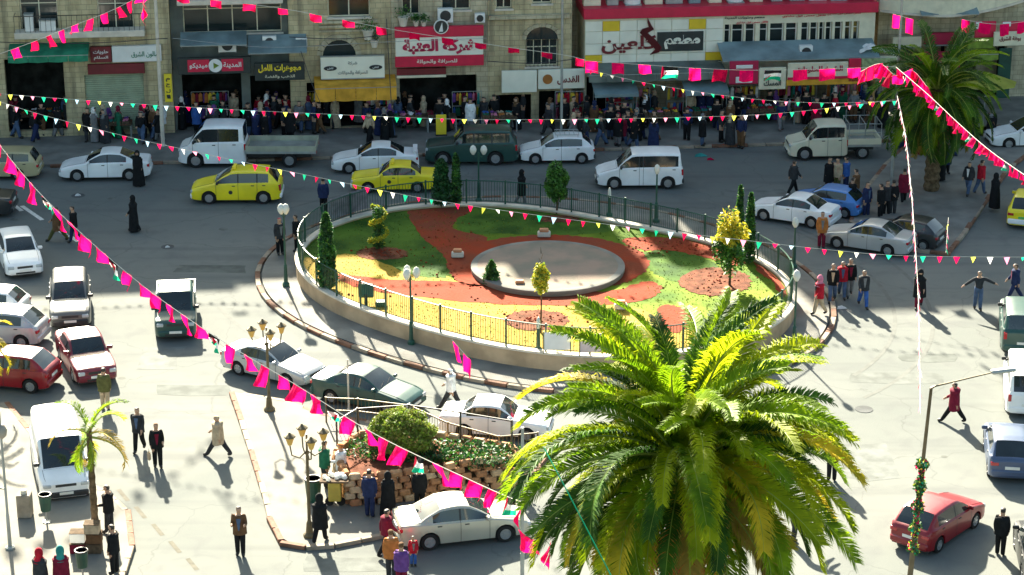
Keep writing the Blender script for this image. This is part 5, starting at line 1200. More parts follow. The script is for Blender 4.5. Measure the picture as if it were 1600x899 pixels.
r = PX(940, 56, 1025, 84, .14); textpart(bt, 'كلعين', (r[0] + r[1]) / 2, (r[2] + r[3]) / 2, .14, r[1] - r[0], (r[3] - r[2]) * 1.0, M_DKRED, bold=.03)
# the tall flame shaped stroke of the first letter
fl = FM(bt); fz = lambda x, y: FP(x, y, .2)
pts = [fz(*p) for p in ((1012, 28), (1018, 40), (1022, 46), (1012, 52), (1024, 62), (1034, 74), (1030, 82), (1016, 86), (1024, 78), (1014, 66), (1000, 52), (1004, 46), (1014, 43), (1012, 36))]
n_ = len(pts); import mathutils.geometry as mg
tri = mg.tessellate_polygon([[Vector((x, z, 0)) for x, z in pts]])
fl.add([(x, -.20, z) for x, z in pts] + [(x, -.1, z) for x, z in pts], [tuple(t_) for t_ in tri] + [tuple(reversed(t_)) for t_ in tri] + [(i, (i + 1) % n_, n_ + (i + 1) % n_, n_ + i) for i in range(n_)]); fl.build('flame_stroke', M_DKRED, bt)
r = PX(1130, 24, 1215, 32, .1); textpart(bt, 'مطعم وحلويات المدينة', r[0] + 1.2, FP(1170, 28)[1], .03, 2.2, .2, M_SIGNBLACK, bold=.01)
for x0, x1, y0 in ((1222, 1290, 26), (1292, 1345, 22), (1150, 1200, 36)): a, z = FP(x0, y0); b, _ = FP(x1, y0); textpart(bt, 'فلافل حمص فول مشاوي', (a + b) / 2, z, .03, b - a, .17, M_RED, bold=.01)
# lower storey roof of sheets, red fascia, boards
canopy(1130, 92, 1375, 100, 'long grey blue corrugated canopy with clutter below the window strip', M_AWNGREY, 1.9, .30, valance=False)
canopy(920, 114, 1135, 126, 'grey canopy with dusty front below the tiled restaurant front', mat('dusty_canopy', (.13, .15, .13), .8, var=.4, scale=.7), 1.9, .08)
sg = fthing('fascia_sign', 'long red and cream fascia with yellow edge under the corrugated canopy', 'sign', FP(1250, 110)[0], FP(1250, 130)[1], 2.0)
for nm, (x0, y0, x1, y1), mm in (('red_board', (1140, 96, 1185, 132), M_CRIMSON), ('cream_board', (1186, 106, 1228, 140), M_CREAM), ('cream_board', (1231, 98, 1325, 124), M_CREAM), ('red_board', (1326, 92, 1345, 128), M_RED), ('lattice_board', (1346, 92, 1400, 124), mat('lattice_green', (.30, .36, .18), .7, var=.3, scale=5)), ('edge_board', (1229, 124, 1345, 133), M_AWNYEL), ('red_stripe', (1231, 120, 1345, 124), M_RED)):
    r = PX(x0, y0, x1, y1, 2.05 if nm != 'red_stripe' else 2.09); signbox(sg, r, 2.05 if nm != 'red_stripe' else 2.09, .12, mm, nm)
r = PX(1150, 102, 1176, 130, 2.1); signbox(sg, (r[0], r[1], r[2], lerp(r[2], r[3], .35)), 2.1, .04, M_WHITE, 'white_panel'); signbox(sg, (r[0], r[1], lerp(r[2], r[3], .8), r[3]), 2.1, .04, M_WHITE, 'white_panel')
textpart(sg, 'المسك', FP(1207, 132, 2.1)[0], FP(1207, 130, 2.1)[1], 2.07, .95, .32, M_SIGNBLACK); textpart(sg, 'الشيخ للحلويات', FP(1280, 110, 2.1)[0], FP(1280, 110, 2.1)[1], 2.07, 2.6, .45, M_CRIMSON, bold=.03)
for (x0, y0, x1, y1, mm) in ((1248, 106, 1252, 111, M_BLKPLASTIC),): pass
acunit(1250, 72, 1270, 92, 'white framed air conditioner standing on the corrugated canopy', 1.2)
pn = fthing('white_tarpaulin', 'crumpled pale tarpaulin heaped at the right end of the corrugated canopy', 'tarpaulin', FP(1372, 82, 1.2)[0], FP(1372, 92, 1.2)[1], 1.2)
m = MB(); rr2 = random.Random(5)
for i in range(13):
    for j in range(7): m.v.append((-1.1 + i * .18, -.4 + j * .15, .30 + .42 * math.exp(-((i - 4) / 3.5) ** 2) + rr2.uniform(-.08, .08)))
m.f = [(i * 7 + j, (i + 1) * 7 + j, (i + 1) * 7 + j + 1, i * 7 + j + 1) for i in range(12) for j in range(6)]; m.m = [0] * len(m.f); m.build('sheet', M_WHITE, pn); MB().box(-1.0, 1.0, -.35, .45, 0, .22).build('board', M_CREAM, pn)
# upper houses behind the restaurant (they carry the shade over the square)
bu, u0, u1 = building('rear_block', 'pale block rising behind the red band of the restaurant', 'building', 958, 1366, M_STONE2, [], 17.6, depth=4, y=1.6, floors_from=9)
ub = FP(1130, 0)[0]
building('rear_block', 'added low stone block shutting the sun out of the gap beside the restaurant', 'building', 893.5, 957.5, M_STONE2, [], 13.0, depth=3, y=3.0, upper=False)  # unseen filler block, added to stop a sun patch on the road
rh = fthing('added_roof_house', 'added stair house on the roof of the arched window house, shading the platform', 'building', 9.4, 11.56, -.6); q_ = FM(rh); q_.box(FP(763, 100)[0] + .02, 9.75, .6, 3.5, 11.56, 16.4); q_.build('wall', M_STONE, rh); q_ = FM(rh); q_.box(FP(763, 100)[0] - .05, 9.85, .5, 3.6, 16.403, 16.55); q_.build('roof', M_COPING, rh)  # unseen stair house, added to keep the stone platform in shade
rh = fthing('added_roof_house', 'added stair house on the roof of the arched stone house, shading the garden', 'building', 2.6, TOPZ + .96, -.6); q_ = FM(rh); q_.box(1.2, 3.8, .6, 3.5, TOPZ + .96, 15.4); q_.build('wall', M_STONE, rh); q_ = FM(rh); q_.box(1.1, 3.85, .5, 3.6, 15.403, 15.55); q_.build('roof', M_COPING, rh)  # unseen stair house, added to hold back the sun left of the platform
wt = fthing('water_tank', 'unseen added water tank on a steel frame, casting a stripe of shade', 'tank', 12.0, 11.56, -2.0)  # tank out of view, added to cast the dark stripe across the lawn
MB().lathe([(.95, 1.9), (1.0, 2.0), (1.0, 4.3), (.8, 4.55), (.001, 4.6)], 18).build('tank_body', M_WHITE, wt)
q_ = MB()
for x in (-.7, .7):
    for y in (-.7, .7): q_.tube((x, y, 0), (x, y, 1.9), .05, n=6)
q_.box(-.9, .9, -.9, .9, 1.82, 1.897); q_.build('stand', M_GREYMETAL, wt)
# clutter on the restaurant roof: laundry and crates
for k in range(14):
    px = 925 + k * 32; u, z = FP(px, 8, -.6); t = fthing('water_tank' if k % 5 == 2 else 'roof_crate', '', 'tank' if k % 5 == 2 else 'crate', u, zs_band[1], -.8)
    if k % 5 == 2:
        MB().lathe([(.42, 0), (.45, .06), (.45, .8), (.38, .92), (.001, .95)], 14).build('tank_body', M_WHITE, t); MB().box(-.45, .45, -.45, .45, -.003, .06).build('stand', M_GREYMETAL, t)
    else:
        w_ = rnd.uniform(.3, .5); h_ = rnd.uniform(.3, .65); mm = rnd.choice([M_WHITE, M_AWNGREY, M_CREAM, M_GREYMETAL, M_AWNGREEN])
        MB().bbox(-w_, w_, -.3, .3, 0, h_, .03).build('side_boards', mm, t); MB().box(-w_ - .02, w_ + .02, -.32, .32, h_ + .002, h_ + .05).build('lid', M_GREYMETAL, t)
    nm = ['first', 'second', 'third', 'fourth', 'fifth', 'sixth', 'seventh', 'eighth', 'ninth', 'tenth', 'eleventh', 'twelfth', 'thirteenth', 'fourteenth'][k]
    tag(t, ('white water tank' if k % 5 == 2 else 'covered box') + ' on the restaurant roof, %s from the left along the red band' % nm, None, 'tanks and boxes on the restaurant roof')
# right end: rounded corner block overhanging, side street shops
r = PX(1375, -20, 1560, 22, 0)
cb = fthing('corner_building', 'cream corner block with a curved overhanging storey at the top right', 'building', FP(1460, 10, -6)[0], 0, -6)
P0 = FP(1372, 0, -1)[0]; P1 = FP(1640, 0, -1)[0]
pts = []
for k in range(17):
    f = k / 16; uu = lerp(P0, P1, f); oo = 1.0 - 4.0 * abs(f - .35) ** 1.5 * 2.0; pts.append((uu, -oo))
mb = FM(cb); z0_, z1_ = FP(1460, 24, 1)[1], 9.6; mb.prism(pts + [(P1, 9), (P0, 9)], z0_, z1_); mb.build('overhanging_storey', M_CREAM, cb)
mb = FM(cb); mb.prism([(a_, b_ - .10) for a_, b_ in pts] + [(P1 + .1, 9.1), (P0 - .1, 9.1)], z0_ - .12, z0_ - .003); mb.build('string_course', M_COPING, cb)
wall_open(cb, P0 + .5, P1, 0, z0_ - .13, [(P0 + 1.2, P0 + 4.5, .15, 3.2), (P0 + 5.3, P0 + 8.0, .15, 3.2)], M_STONE2, 6, y=2.5); 
for o_ in ((P0 + 1.2, P0 + 4.5, .15, 3.2), (P0 + 5.3, P0 + 8.0, .15, 3.2)): shop(cb, o_, 2.5)
for k in range(5): 
    a_ = P0 + 1 + k * 1.9; w_ = FM(cb); yy = -(1.0 - 4.0 * abs((a_ + .5 - P0) / (P1 - P0) - .35) ** 1.5 * 2.0) - .02; w_.bbox(a_, a_ + 1.0, yy - .05, yy + .2, z0_ + .9, z0_ + 2.0, .02); w_.build('window', M_GLASS, cb)
tb, u0, u1 = building('rear_block', 'tall stone block behind the cream corner block', 'building', 1380, 1500, M_STONE, [], 18.4, depth=5, y=3.5)
canopy(1440, 22, 1530, 30, 'grey sheet canopy under the curved cream storey', M_AWNGREY, .9, .4, valance=False)
sg = fthing('fascia_sign', 'cream and green fascia board above the side street shops at the top right', 'sign', FP(1550, 70, 1.2)[0], FP(1550, 72, 1.2)[1], 1.2)
r = PX(1512, 60, 1552, 76, 1.2); signbox(sg, r, 1.2, .15, M_LEAFLIME, 'green_board'); r = PX(1553, 50, 1604, 72, 1.2); signbox(sg, r, 1.2, .15, M_CREAM, 'cream_board'); textpart(sg, 'بوظة الشرق', (r[0] + r[1]) / 2, (r[2] + r[3]) / 2, 1.215, 1.2, .3, M_DKRED)
for (x0, y0, x1, y1, lb) in ((1524, 34, 1556, 62, 'red shop board with a white corner, left one above the side street shops'), (1566, 34, 1610, 52, 'plain red shop board, right one above the side street shops')):
    sg = fthing('shop_board', lb, 'sign', FP((x0 + x1) / 2, y1, .9)[0], FP(x0, y1, .9)[1], .9); r = PX(x0, y0, x1, y1, .9); signbox(sg, r, .9, .15, M_RED); signbox(sg, (r[0], lerp(r[0], r[1], .3), lerp(r[2], r[3], .6), r[3]), .93, .05, M_WHITE, 'white_corner')
gs = fthing('green_shutter_door', 'tall teal green door between the side street shops', 'door', FP(1572, 100, -2)[0], .14, -2); q_ = FM(gs); r = PX(1560, 76, 1580, 130, -2.2); q_.bbox(r[0], r[1], 2.2, 2.3, .14, r[3], .02); q_.build('leaf', M_GREENMETAL, gs)
canopy(1420, 96, 1500, 106, 'faded red shop awning behind the date palm on the right', M_CRIMSON, 1.2, .2)
canopy(1506, 84, 1560, 94, 'olive shop awning under the green fascia board at the top right', M_LEAFLIME, 1.2, .2)
for (x0_, x1_, y0_, y1_, mm_, lb_, tx_) in ((1395, 1440, 58, 74, M_CREAM, 'cream shop board left behind the date palm crown', 'الزيتون'), (1446, 1500, 52, 70, M_CRIMSON, 'crimson shop board behind the date palm crown', 'شاورما')):
    sg = fthing('shop_board', lb_, 'sign', FP((x0_ + x1_) / 2, y1_, -1.2)[0], FP(x0_, y1_, -1.2)[1], -1.2); r = PX(x0_, y0_, x1_, y1_, -1.2); signbox(sg, r, -1.2, .3, mm_); signbox(sg, (r[0] - .04, r[1] + .04, r[2] - .08, r[2] - .005), -1.17, .3, M_GREYMETAL, 'edge_strip')
for (px_, py_, lb_) in ((1480, 172, 'stall with mixed goods beyond the date palm'), (1545, 170, 'stall under the market umbrella at the right')): pass
um = fthing('market_umbrella', 'yellow green market umbrella behind the date palm on the right', 'umbrella', FP(1540, 140, 3)[0], .0, 3)
m = MB(); zt_ = 2.5
for k in range(8):
    a0, a1 = k * math.pi / 4, (k + 1) * math.pi / 4; m.add([(0, 0, zt_ + .6), (math.cos(a0) * 1.7, math.sin(a0) * 1.7, zt_), (math.cos(a1) * 1.7, math.sin(a1) * 1.7, zt_)], [(0, 1, 2)])
m.build('cover', mat('umbrella_lime', (.42, .42, .08), .8, trans=.3), um); MB().tube((0, 0, 0), (0, 0, zt_ + .6), .03).build('pole', M_GREYMETAL, um)
for pxx in (620, 1000, 1450):
    pass
# side walls further left and right so the shade stays closed
building('stone_house', 'stone house beyond the left edge of the row', 'building', -420, -121, M_STONE2, [], TOPZ + .4)
building('stone_house', 'stone house beyond the right edge of the row', 'building', 1560, 2000, M_STONE2, [], 19.0, y=4.0)

# ---------------------------------------------------------------- stalls and goods along the shops
goods = [CL[n] for n in ('red', 'white', 'yellow', 'green', 'pink', 'blue', 'orange', 'purple', 'teal', 'beige', 'maroon')]
def stall(px, py, w, label, kind='crates', roof=None):
    p = G(px, py, .14); t = thing('market_stall', label, 'market stall', (p.x, p.y, .14), FA)
    MB().bbox(-w / 2, w / 2, -.5, .5, .72, .80, .02).build('counter', M_BARK, t)
    for x in (-w / 2 + .05, w / 2 - .05):
        for y in (-.45, .45): MB().box(x - .03, x + .03, y - .03, y + .03, 0, .718).build('leg', M_GREYMETAL, t)
    if roof:
        m = MB()
        for x in (-w / 2, w / 2): m.tube((x, -.5, 0), (x, -.5, 2.1), .02, n=5); m.tube((x, .5, 0), (x, .5, 2.4), .02, n=5)
        m.build('frame', M_GREYMETAL, t); MB().add([(-w / 2 - .1, -.7, 2.08), (w / 2 + .1, -.7, 2.08), (w / 2 + .1, .6, 2.42), (-w / 2 - .1, .6, 2.42), (-w / 2 - .1, -.7, 1.9), (w / 2 + .1, -.7, 1.9)], [(0, 1, 2, 3), (4, 5, 1, 0)]).build('cover', roof, t)
    n = int(w / .42); order = [rnd.sample(goods, 11), rnd.sample(goods, 11)]
    for i in range(n):
        for j in range(2):
            mt = order[j][i % 11]; x = -w / 2 + .22 + i * .42; y = -.25 + j * .48
            q = p + Vector((math.cos(FA) * x - math.sin(FA) * y, math.sin(FA) * x + math.cos(FA) * y, .80))
            c = MB(); c.bbox(-.19, .19, -.22, .22, 0, .16, .01); 
            for k in range(10): c.ball((rnd.uniform(-.14, .14), rnd.uniform(-.17, .17), .17), .055, 6, 1)
            cm = mt.name.replace('cloth_', '').replace('_', ' ')
            o = c.build('crate', [M_BARK, mt], None, loc=q, rz=FA); tag(o, '%s row crate of %s goods on %s' % (('front', 'back')[j], cm, label.split(' with ')[0].replace('heaped', 'at the left edge')), 'crate', 'crates of goods on the market stalls')
for a in [(60, 200, 3.4, 'long stall heaped with pale and pink goods at the left edge', 0), (175, 214, 2.2, 'stall in front of the shuttered shop with mixed goods', 0), (470, 205, 1.9, 'stall at the left end of the yellow awning', 0), (640, 204, 2.0, 'stall under the company sign with mixed goods', 0),
          (690, 203, 1.6, 'stall beside the yellow panel under the company sign', 0), (780, 204, 1.9, 'stall under the plain white sign', 0), (960, 200, 2.2, 'stall left under the grey restaurant canopy', M_AWNGREY), (1030, 199, 2.2, 'stall in the middle under the grey restaurant canopy', 0),
          (1100, 197, 2.2, 'stall right under the grey restaurant canopy', M_AWNGREY), (1190, 193, 2.2, 'stall under the red board with white panels', 0), (1270, 190, 2.4, 'stall under the yellow edged fascia', 0), (1345, 187, 2.0, 'stall under the lattice board', 0)]:
    stall(a[0], a[1], a[2], a[3], roof=a[4] or None)
for (px, py, w, lb) in [(480, 196, 1.5, 'clothes rack left of the yellow awning'), (600, 198, 1.8, 'clothes rack right under the yellow awning'), (730, 196, 1.6, 'clothes rack by the stone pillar right of the company sign'), (890, 196, 1.6, 'clothes rack under the red brown lettered sign'), (980, 190, 2.4, 'clothes rack at the left inside the restaurant arcade'), (1075, 188, 2.4, 'clothes rack in the middle of the restaurant arcade'), (1160, 186, 1.8, 'clothes rack behind the red board'), (1240, 184, 2.4, 'clothes rack under the cream board'), (1320, 182, 2.2, 'clothes rack under the lattice end of the fascia'), (330, 196, 2.0, 'clothes rack inside the black shop')]:
    p = G(px, py, .14); t = thing('clothes_rack', lb, 'clothes rack', (p.x, p.y, .14), FA)
    m = MB(); m.tube((-w / 2, 0, 0), (-w / 2, 0, 1.9), .02, n=5); m.tube((w / 2, 0, 0), (w / 2, 0, 1.9), .02, n=5); m.tube((-w / 2, 0, 1.9), (w / 2, 0, 1.9), .02, n=5); m.tube((-w / 2, 0, 1.1), (w / 2, 0, 1.1), .02, n=5); m.build('frame', M_GREYMETAL, t)
    for row in (1.86, 1.06):
        x = -w / 2 + .1
        while x < w / 2 - .1:
            ww = rnd.uniform(.05, .11); h_ = rnd.uniform(.45, .72)
            g_ = MB(); g_.add([(x - ww, -.05, row - h_), (x + ww, .05, row - h_), (x + ww * .9, .03, row - .12), (x, 0, row), (x - ww * .9, -.03, row - .12), (x - ww, .1, row - h_), (x + ww, .2, row - h_)], [(0, 1, 2, 3, 4), (5, 6, 2, 3, 4)])
            g_.build('garment', rnd.choice(goods), t); x += ww * 1.9
yp = fthing('yellow_panel', 'upright yellow advertising panel on the pavement under the company sign', 'advertising panel', FP(689, 170, 2)[0], .14, 2); MB().bbox(-.28, .28, -.04, .04, .05, 1.15, .02).build('board', M_YELLOWTXT, yp); MB().box(-.3, .3, -.15, .15, 0, .05).build('foot', M_BLKPLASTIC, yp)
# ================================================================ palms
def frond_mesh(L, e0, droop, seed, nleaf=95, leafw=.05, leafl=.55, mi=0, mats=None, vee=.55):
    r = random.Random(seed); m = MB(); pts = []; p = Vector((0, 0, 0)); n = 22; side_bend = r.uniform(-.25, .25)
    for k in range(n + 1):
        pts.append(p.copy()); t = k / n; e = e0 - droop * t ** 1.35; a = side_bend * t * t
        p = p + Vector((math.cos(e) * math.cos(a), math.cos(e) * math.sin(a), math.sin(e))) * (L / n)
    m.path([q for q in pts], [lerp(.045, .006, k / n) for k in range(n + 1)], 4, 1)
    for i in range(nleaf):
        t = .10 + .90 * i / nleaf; k = min(n - 1, int(t * n)); f = t * n - k; c = pts[k].lerp(pts[k + 1], f); d = (pts[k + 1] - pts[k]).normalized()
        sd = d.cross(Vector((0, 0, 1))).normalized() if abs(d.z) < .99 else Vector((0, 1, 0)); up = sd.cross(d).normalized()
        ll = leafl * (math.sin(math.pi * min(1, .12 + t * .80)) ** .6) * r.uniform(.8, 1.1)
        for s in (1, -1):
            v = (sd * s * math.cos(vee) + up * math.sin(vee) * r.uniform(.6, 1.2)); dir_ = (v * r.uniform(.7, .9) + d * r.uniform(.55, .9)).normalized()
            mid = c + dir_ * ll * .55; tip = c + dir_ * ll * .92 + Vector((0, 0, -ll * r.uniform(.12, .38)))
            w = d * leafw * .5
            m.add([c - w * .6, c + w * .6, mid + w, mid - w, tip], [(0, 1, 2, 3), (3, 2, 4)], 0)
    return m.mesh('frond', mats or [M_FROND[mi], M_RACHIS])
def date_palm(label, base, zc, L, n, seed, mis, leafw=.05, leafl=.55, trunk_r=.38, e_hi=1.35, e_lo=-.9, dates=0, nleaf=95, name='date_palm', lean=(0, 0), droop=(1.3, 2.2), variants=8, boots=True, cat='palm tree'):
    r = random.Random(seed); t = thing(name, label, cat, (base[0], base[1], base[2] if len(base) > 2 else 0)); h = zc - t.location.z
    m = MB(); k = int(h / .22) + 2; pts = [Vector((lean[0] * (i / k) ** 2, lean[1] * (i / k) ** 2, h * i / k)) for i in range(k + 1)]
    m.path(pts, [trunk_r * (1.15 if i % 2 else .95) * (1.25 - .35 * i / k) for i in range(k + 1)], 12, 0)
    if boots:
        for i in range(60):
            a = i * 2.4; z = h - .05 - i * .035; rr = trunk_r * 1.05; q = Vector((math.cos(a), math.sin(a), .9)).normalized()
            m.tube((math.cos(a) * rr * .8, math.sin(a) * rr * .8, z), Vector((math.cos(a) * rr * .8, math.sin(a) * rr * .8, z)) + q * .32, .07, .03, 4)
    m.build('trunk', M_TRUNK, t)
    vs = []
    for v in range(variants):
        f = v / (variants - 1); e = lerp(e_hi, e_lo, f)
        vs.append([frond_mesh(L * r.uniform(.92, 1.05) * (1 if f < .8 else .85), e, lerp(droop[0], droop[1], min(1, 1 - abs(f - .45))), seed * 31 + v * 3 + q, nleaf, leafw, leafl, mis[0]) for q in range(2)])
    top = pts[-1]
    for i in range(n):
        f = (i + .5) / n; v = min(variants - 1, max(0, int(f ** .85 * variants + r.uniform(-.5, .5)))); a = i * 2.39996 + r.uniform(-.2, .2)
        if dates and f > .62 and abs(((a - R(-90) + math.pi) % (2 * math.pi)) - math.pi) < .34 and f < .93: continue
        o = link('frond', vs[v][r.randrange(2)], t, top + Vector((math.cos(a) * trunk_r * .45, math.sin(a) * trunk_r * .45, -f * .55)), 0); s = r.uniform(.80, 1.12)
        o.rotation_euler = (r.uniform(-.45, .45), r.uniform(-.2, .2), a); o.scale = (s, s, s)
        w = mis[min(len(mis) - 1, int(r.random() * len(mis)))]
        if w == 2 and f < .3: w = mis[0]
        if dates and f > .72 and w in (1, 2) and r.random() < .75: w = r.choice([0, 3, 3])
        if f > .86 and r.random() < .35: w = 4
        slotmat(o, {0: M_FROND[w]})
    for i in range(dates):
        a = r.uniform(0, 6.28) if i > dates * .75 else R(-90) + r.uniform(-1.1, 1.1); m = MB(); rr = r.uniform(.75, 1.45); z = -.9 - r.uniform(.1, 1.5); c = top + Vector((math.cos(a) * rr, math.sin(a) * rr, z))
        m.path([top + Vector((math.cos(a) * .3, math.sin(a) * .3, -.2)), top + Vector((math.cos(a) * rr * .8, math.sin(a) * rr * .8, -.1)), c], .02, 5, 1)
        for k in range(26):
            b = r.uniform(0, 6.28); e = r.uniform(.2, .62); tip = c + Vector((math.cos(b) * e * .42, math.sin(b) * e * .42, -e)); m.path([c, c.lerp(tip, .5) + Vector((math.cos(b) * .05, math.sin(b) * .05, .02)), tip], .005, 3, 1)
            for q in range(7): w_ = c.lerp(tip, .3 + .7 * q / 7); m.add([w_ + Vector(p_) * .026 for p_ in ((1, 0, 0), (-.5, .87, 0), (-.5, -.87, 0), (0, 0, 1.3), (0, 0, -1.3))], [(0, 1, 3), (1, 2, 3), (2, 0, 3), (1, 0, 4), (2, 1, 4), (0, 2, 4)], 0)
        m.build('date_cluster', [M_DATES, M_AMBER], t)
    return t
pc = U(1070, 710, 54.0)
date_palm('huge bright green date palm with orange fruit clusters filling the lower middle', (pc.x, pc.y, 0), pc.z, 4.5, 186, 3, [0, 0, 1, 1, 1, 3, 2], dates=70, leafw=.048, leafl=.64, nleaf=165, e_hi=1.5, e_lo=-.42, droop=(.72, 1.75))
pb = G(1455, 297, .14)
date_palm('tall dark date palm on the right pavement, pink flags strung across it', tuple(pb), hgt(1455, 297, 138, .14), 3.7, 130, 5, [3, 3, 3, 0], leafw=.06, leafl=.55, trunk_r=.3, e_hi=1.35, e_lo=-.8, nleaf=70, droop=(1.0, 1.7))
ps = G(150, 838, .14)
date_palm('thin young palm with sparse yellowing fronds by the white van', tuple(ps), hgt(150, 838, 668, .14), 1.75, 13, 9, [0, 0, 4, 2], leafw=.045, leafl=.40, trunk_r=.10, e_hi=1.3, e_lo=-.8, nleaf=34, boots=False, name='young_palm', droop=(1.0, 1.8))
pt = G(-25, 640); date_palm('yellowing young palm whose fronds hang over the bright red car', tuple(pt), 3.1, 1.9, 14, 12, [2, 2, 1], leafw=.05, leafl=.42, trunk_r=.12, nleaf=34, boots=False, name='young_palm', droop=(1.0, 1.6))

# ================================================================ shrubs and small trees of the garden
def leafy(mb, n, fn, s=.09, mi=None, seed=1):
    r = random.Random(seed)
    for i in range(n):
        res = fn(r); c = Vector(res[:3]); q = Vector((r.uniform(-1, 1), r.uniform(-1, 1), r.uniform(-.6, 1))).normalized() * s * r.uniform(.6, 1.3); w = q.orthogonal().normalized(); w.rotate(Matrix.Rotation(r.uniform(0, 6.28), 3, q.normalized())); w = w * s * .45
        mb.add([c - q, c + w, c + q, c - w], [(0, 1, 2, 3)], res[3] if len(res) > 3 else (r.randrange(2) if mi is None else mi))
def plant(name, label, cat, base, w, h, fn, n, s, mats, trunk=.25, tr=.05, seed=1, z0=LAWNZ):
    t = thing(name, label, cat, tuple(base)); m = MB(); m.path([(0, 0, -.02), (.02, .01, h * trunk), (0, 0, h * .8)], [tr * 1.3, tr, tr * .3], 7); 
    for k in range(7):
        a = k * 2.4; z = h * (trunk + .1 + .07 * k); m.path([(0, 0, z), (math.cos(a) * w * .3, math.sin(a) * w * .3, z + h * .08)], [tr * .5, tr * .15], 4)
    m.build('trunk', M_BARK, t); c = MB(); leafy(c, n, fn, s, None, seed); c.build('crown', mats, t); return t
def cone(w, h, z0, p=.8, lump=.15):
    def f(r):
        z = r.random() ** .8; a = r.uniform(0, 6.28); rad = w * (1 - z) ** p * min(1, (z + .05) * 8) * (1 - lump / 2 + lump * math.sin(a * 3 + z * 17)) * r.uniform(.55, 1.0)
        return (math.cos(a) * rad, math.sin(a) * rad, z0 + z * (h - z0))
    return f
def ellips(w, h, z0, lump=.2):
    def f(r):
        a = r.uniform(0, 6.28); u = r.uniform(-1, 1); k = r.uniform(.6, 1) * (1 - lump / 2 + lump * math.sin(a * 3 + u * 6)); q = math.sqrt(1 - u * u)
        return (math.cos(a) * q * w * k, math.sin(a) * q * w * k, (z0 + h) / 2 + u * (h - z0) / 2 * k)
    return f
def GL(x, y): return G(x, y, LAWNZ)
def H_(x, y, ty): return hgt(x, y, ty, LAWNZ) - LAWNZ
h = H_(512, 452, 333); plant('cypress', 'dark columnar cypress at the left end of the garden', 'tree', GL(512, 452), .5, h, cone(.50, h, .05, .45), 5200, .10, [M_LEAFD, M_LEAFG], seed=1)
h = H_(690, 318, 246); plant('conifer', 'wide dark conifer, left one of the pair behind the far railing', 'tree', GL(690, 322), .45, h, cone(.50, h, .05, .3), 2600, .11, [M_LEAFD, M_LEAFD], seed=2)
h = H_(713, 322, 240); plant('conifer', 'slim dark conifer, right one of the pair behind the far railing', 'tree', GL(713, 322), .35, h, cone(.30, h, .05, .4), 1800, .10, [M_LEAFD, M_LEAFG], seed=3)
h = H_(870, 330, 250); plant('round_tree', 'small green tree with an oblong crown at the far railing', 'tree', GL(870, 334), .55, h, ellips(.58, h, h * .22), 4200, .09, [M_LEAFG, M_LEAFG], seed=4)
h = H_(1153, 348, 290); plant('cypress', 'narrow cypress, shorter one behind the yellow green tree', 'tree', GL(1154, 392), .25, H_(1154, 392, 290), cone(.24, H_(1154, 392, 290), .05, .4), 2200, .09, [M_LEAFD, M_LEAFG], seed=5)
h = H_(1170, 412, 302); plant('cypress', 'narrow cypress right behind the yellow green tree', 'tree', GL(1170, 412), .3, h, cone(.30, h, .05, .4), 2800, .09, [M_LEAFD, M_LEAFG], seed=6)
h = H_(1140, 446, 335)
def yg(r):
    f = ellips(.66, h, h * .22, .6)(r); return (*f, 1 if f[2] > h * .62 and r.random() < .85 else 0)
plant('shrub_tree', 'small tree with a golden yellow top and green lower crown', 'tree', GL(1140, 446), .7, h, yg, 5200, .10, [M_LEAFG, M_LEAFY], seed=7, trunk=.3)
h = H_(853, 518, 408); plant('young_tree', 'thin staked young tree with a yellow green crown in the near garden', 'tree', GL(845, 520), .3, h, ellips(.36, h, h * .55), 1500, .08, [M_LEAFLIME, M_LEAFY], trunk=.6, tr=.035, seed=8)
h = H_(768, 444, 407); plant('bush', 'small pointed green bush at the left edge of the stone platform', 'bush', GL(768, 444), .4, h, cone(.50, h, .02, .7), 1500, .08, [M_LEAFG, M_LEAFD], seed=9)
# spiral topiary
sb = GL(592, 390); hs = H_(592, 390, 320); sp_ = thing('spiral_topiary', 'spiral cut topiary with a yellow green band winding round it', 'topiary', tuple(sb))
MB().path([(0, 0, 0), (0, 0, hs * .95)], [.05, .03], 6).build('trunk', M_BARK, sp_)
c = MB(); leafy(c, 1500, lambda r: (lambda z, a, q: (math.cos(a) * q, math.sin(a) * q, z * hs))(r.uniform(.05, .95), r.uniform(0, 6.28), r.uniform(0, .28)), .07, None, 4); c.build('crown', [M_LEAFD, M_LEAFG], sp_)
c = MB()
def spir(r):
    t = r.random(); a = t * 2.3 * 2 * math.pi + 1; rad = .44 * (1 - .35 * t) + r.gauss(0, .035); return (math.cos(a) * rad, math.sin(a) * rad, hs * (.06 + .9 * t) + r.gauss(0, .05))
leafy(c, 2600, spir, .07, None, 5); c.build('leaf_band', [M_LEAFLIME, M_LEAFY], sp_)
# round bush in the planter
bb = G(628, 708, 1.15); bw = thing('round_bush', 'big round olive green bush in the rubble planter', 'bush', tuple(bb)); c = MB(); rb_ = random.Random(3)
def rbush(r):
    a = r.uniform(0, 6.28); u = r.uniform(-.5, 1); k = r.uniform(.75, 1.0) * (.93 + .09 * math.sin(a * 5 + u * 7)); q = math.sqrt(1 - u * u); return (math.cos(a) * q * 1.30 * k, math.sin(a) * q * 1.15 * k, .72 + u * .98 * k)
leafy(c, 11000, rbush, .07, None, 6); c.build('crown', [M_LEAFLIME, mat('leaf_olive', (.20, .22, .04), .6, var=.3, scale=3, trans=.3)], bw); MB().path([(0, 0, -.1), (0, 0, .7)], [.12, .07], 7).build('trunk', M_BARK, bw)
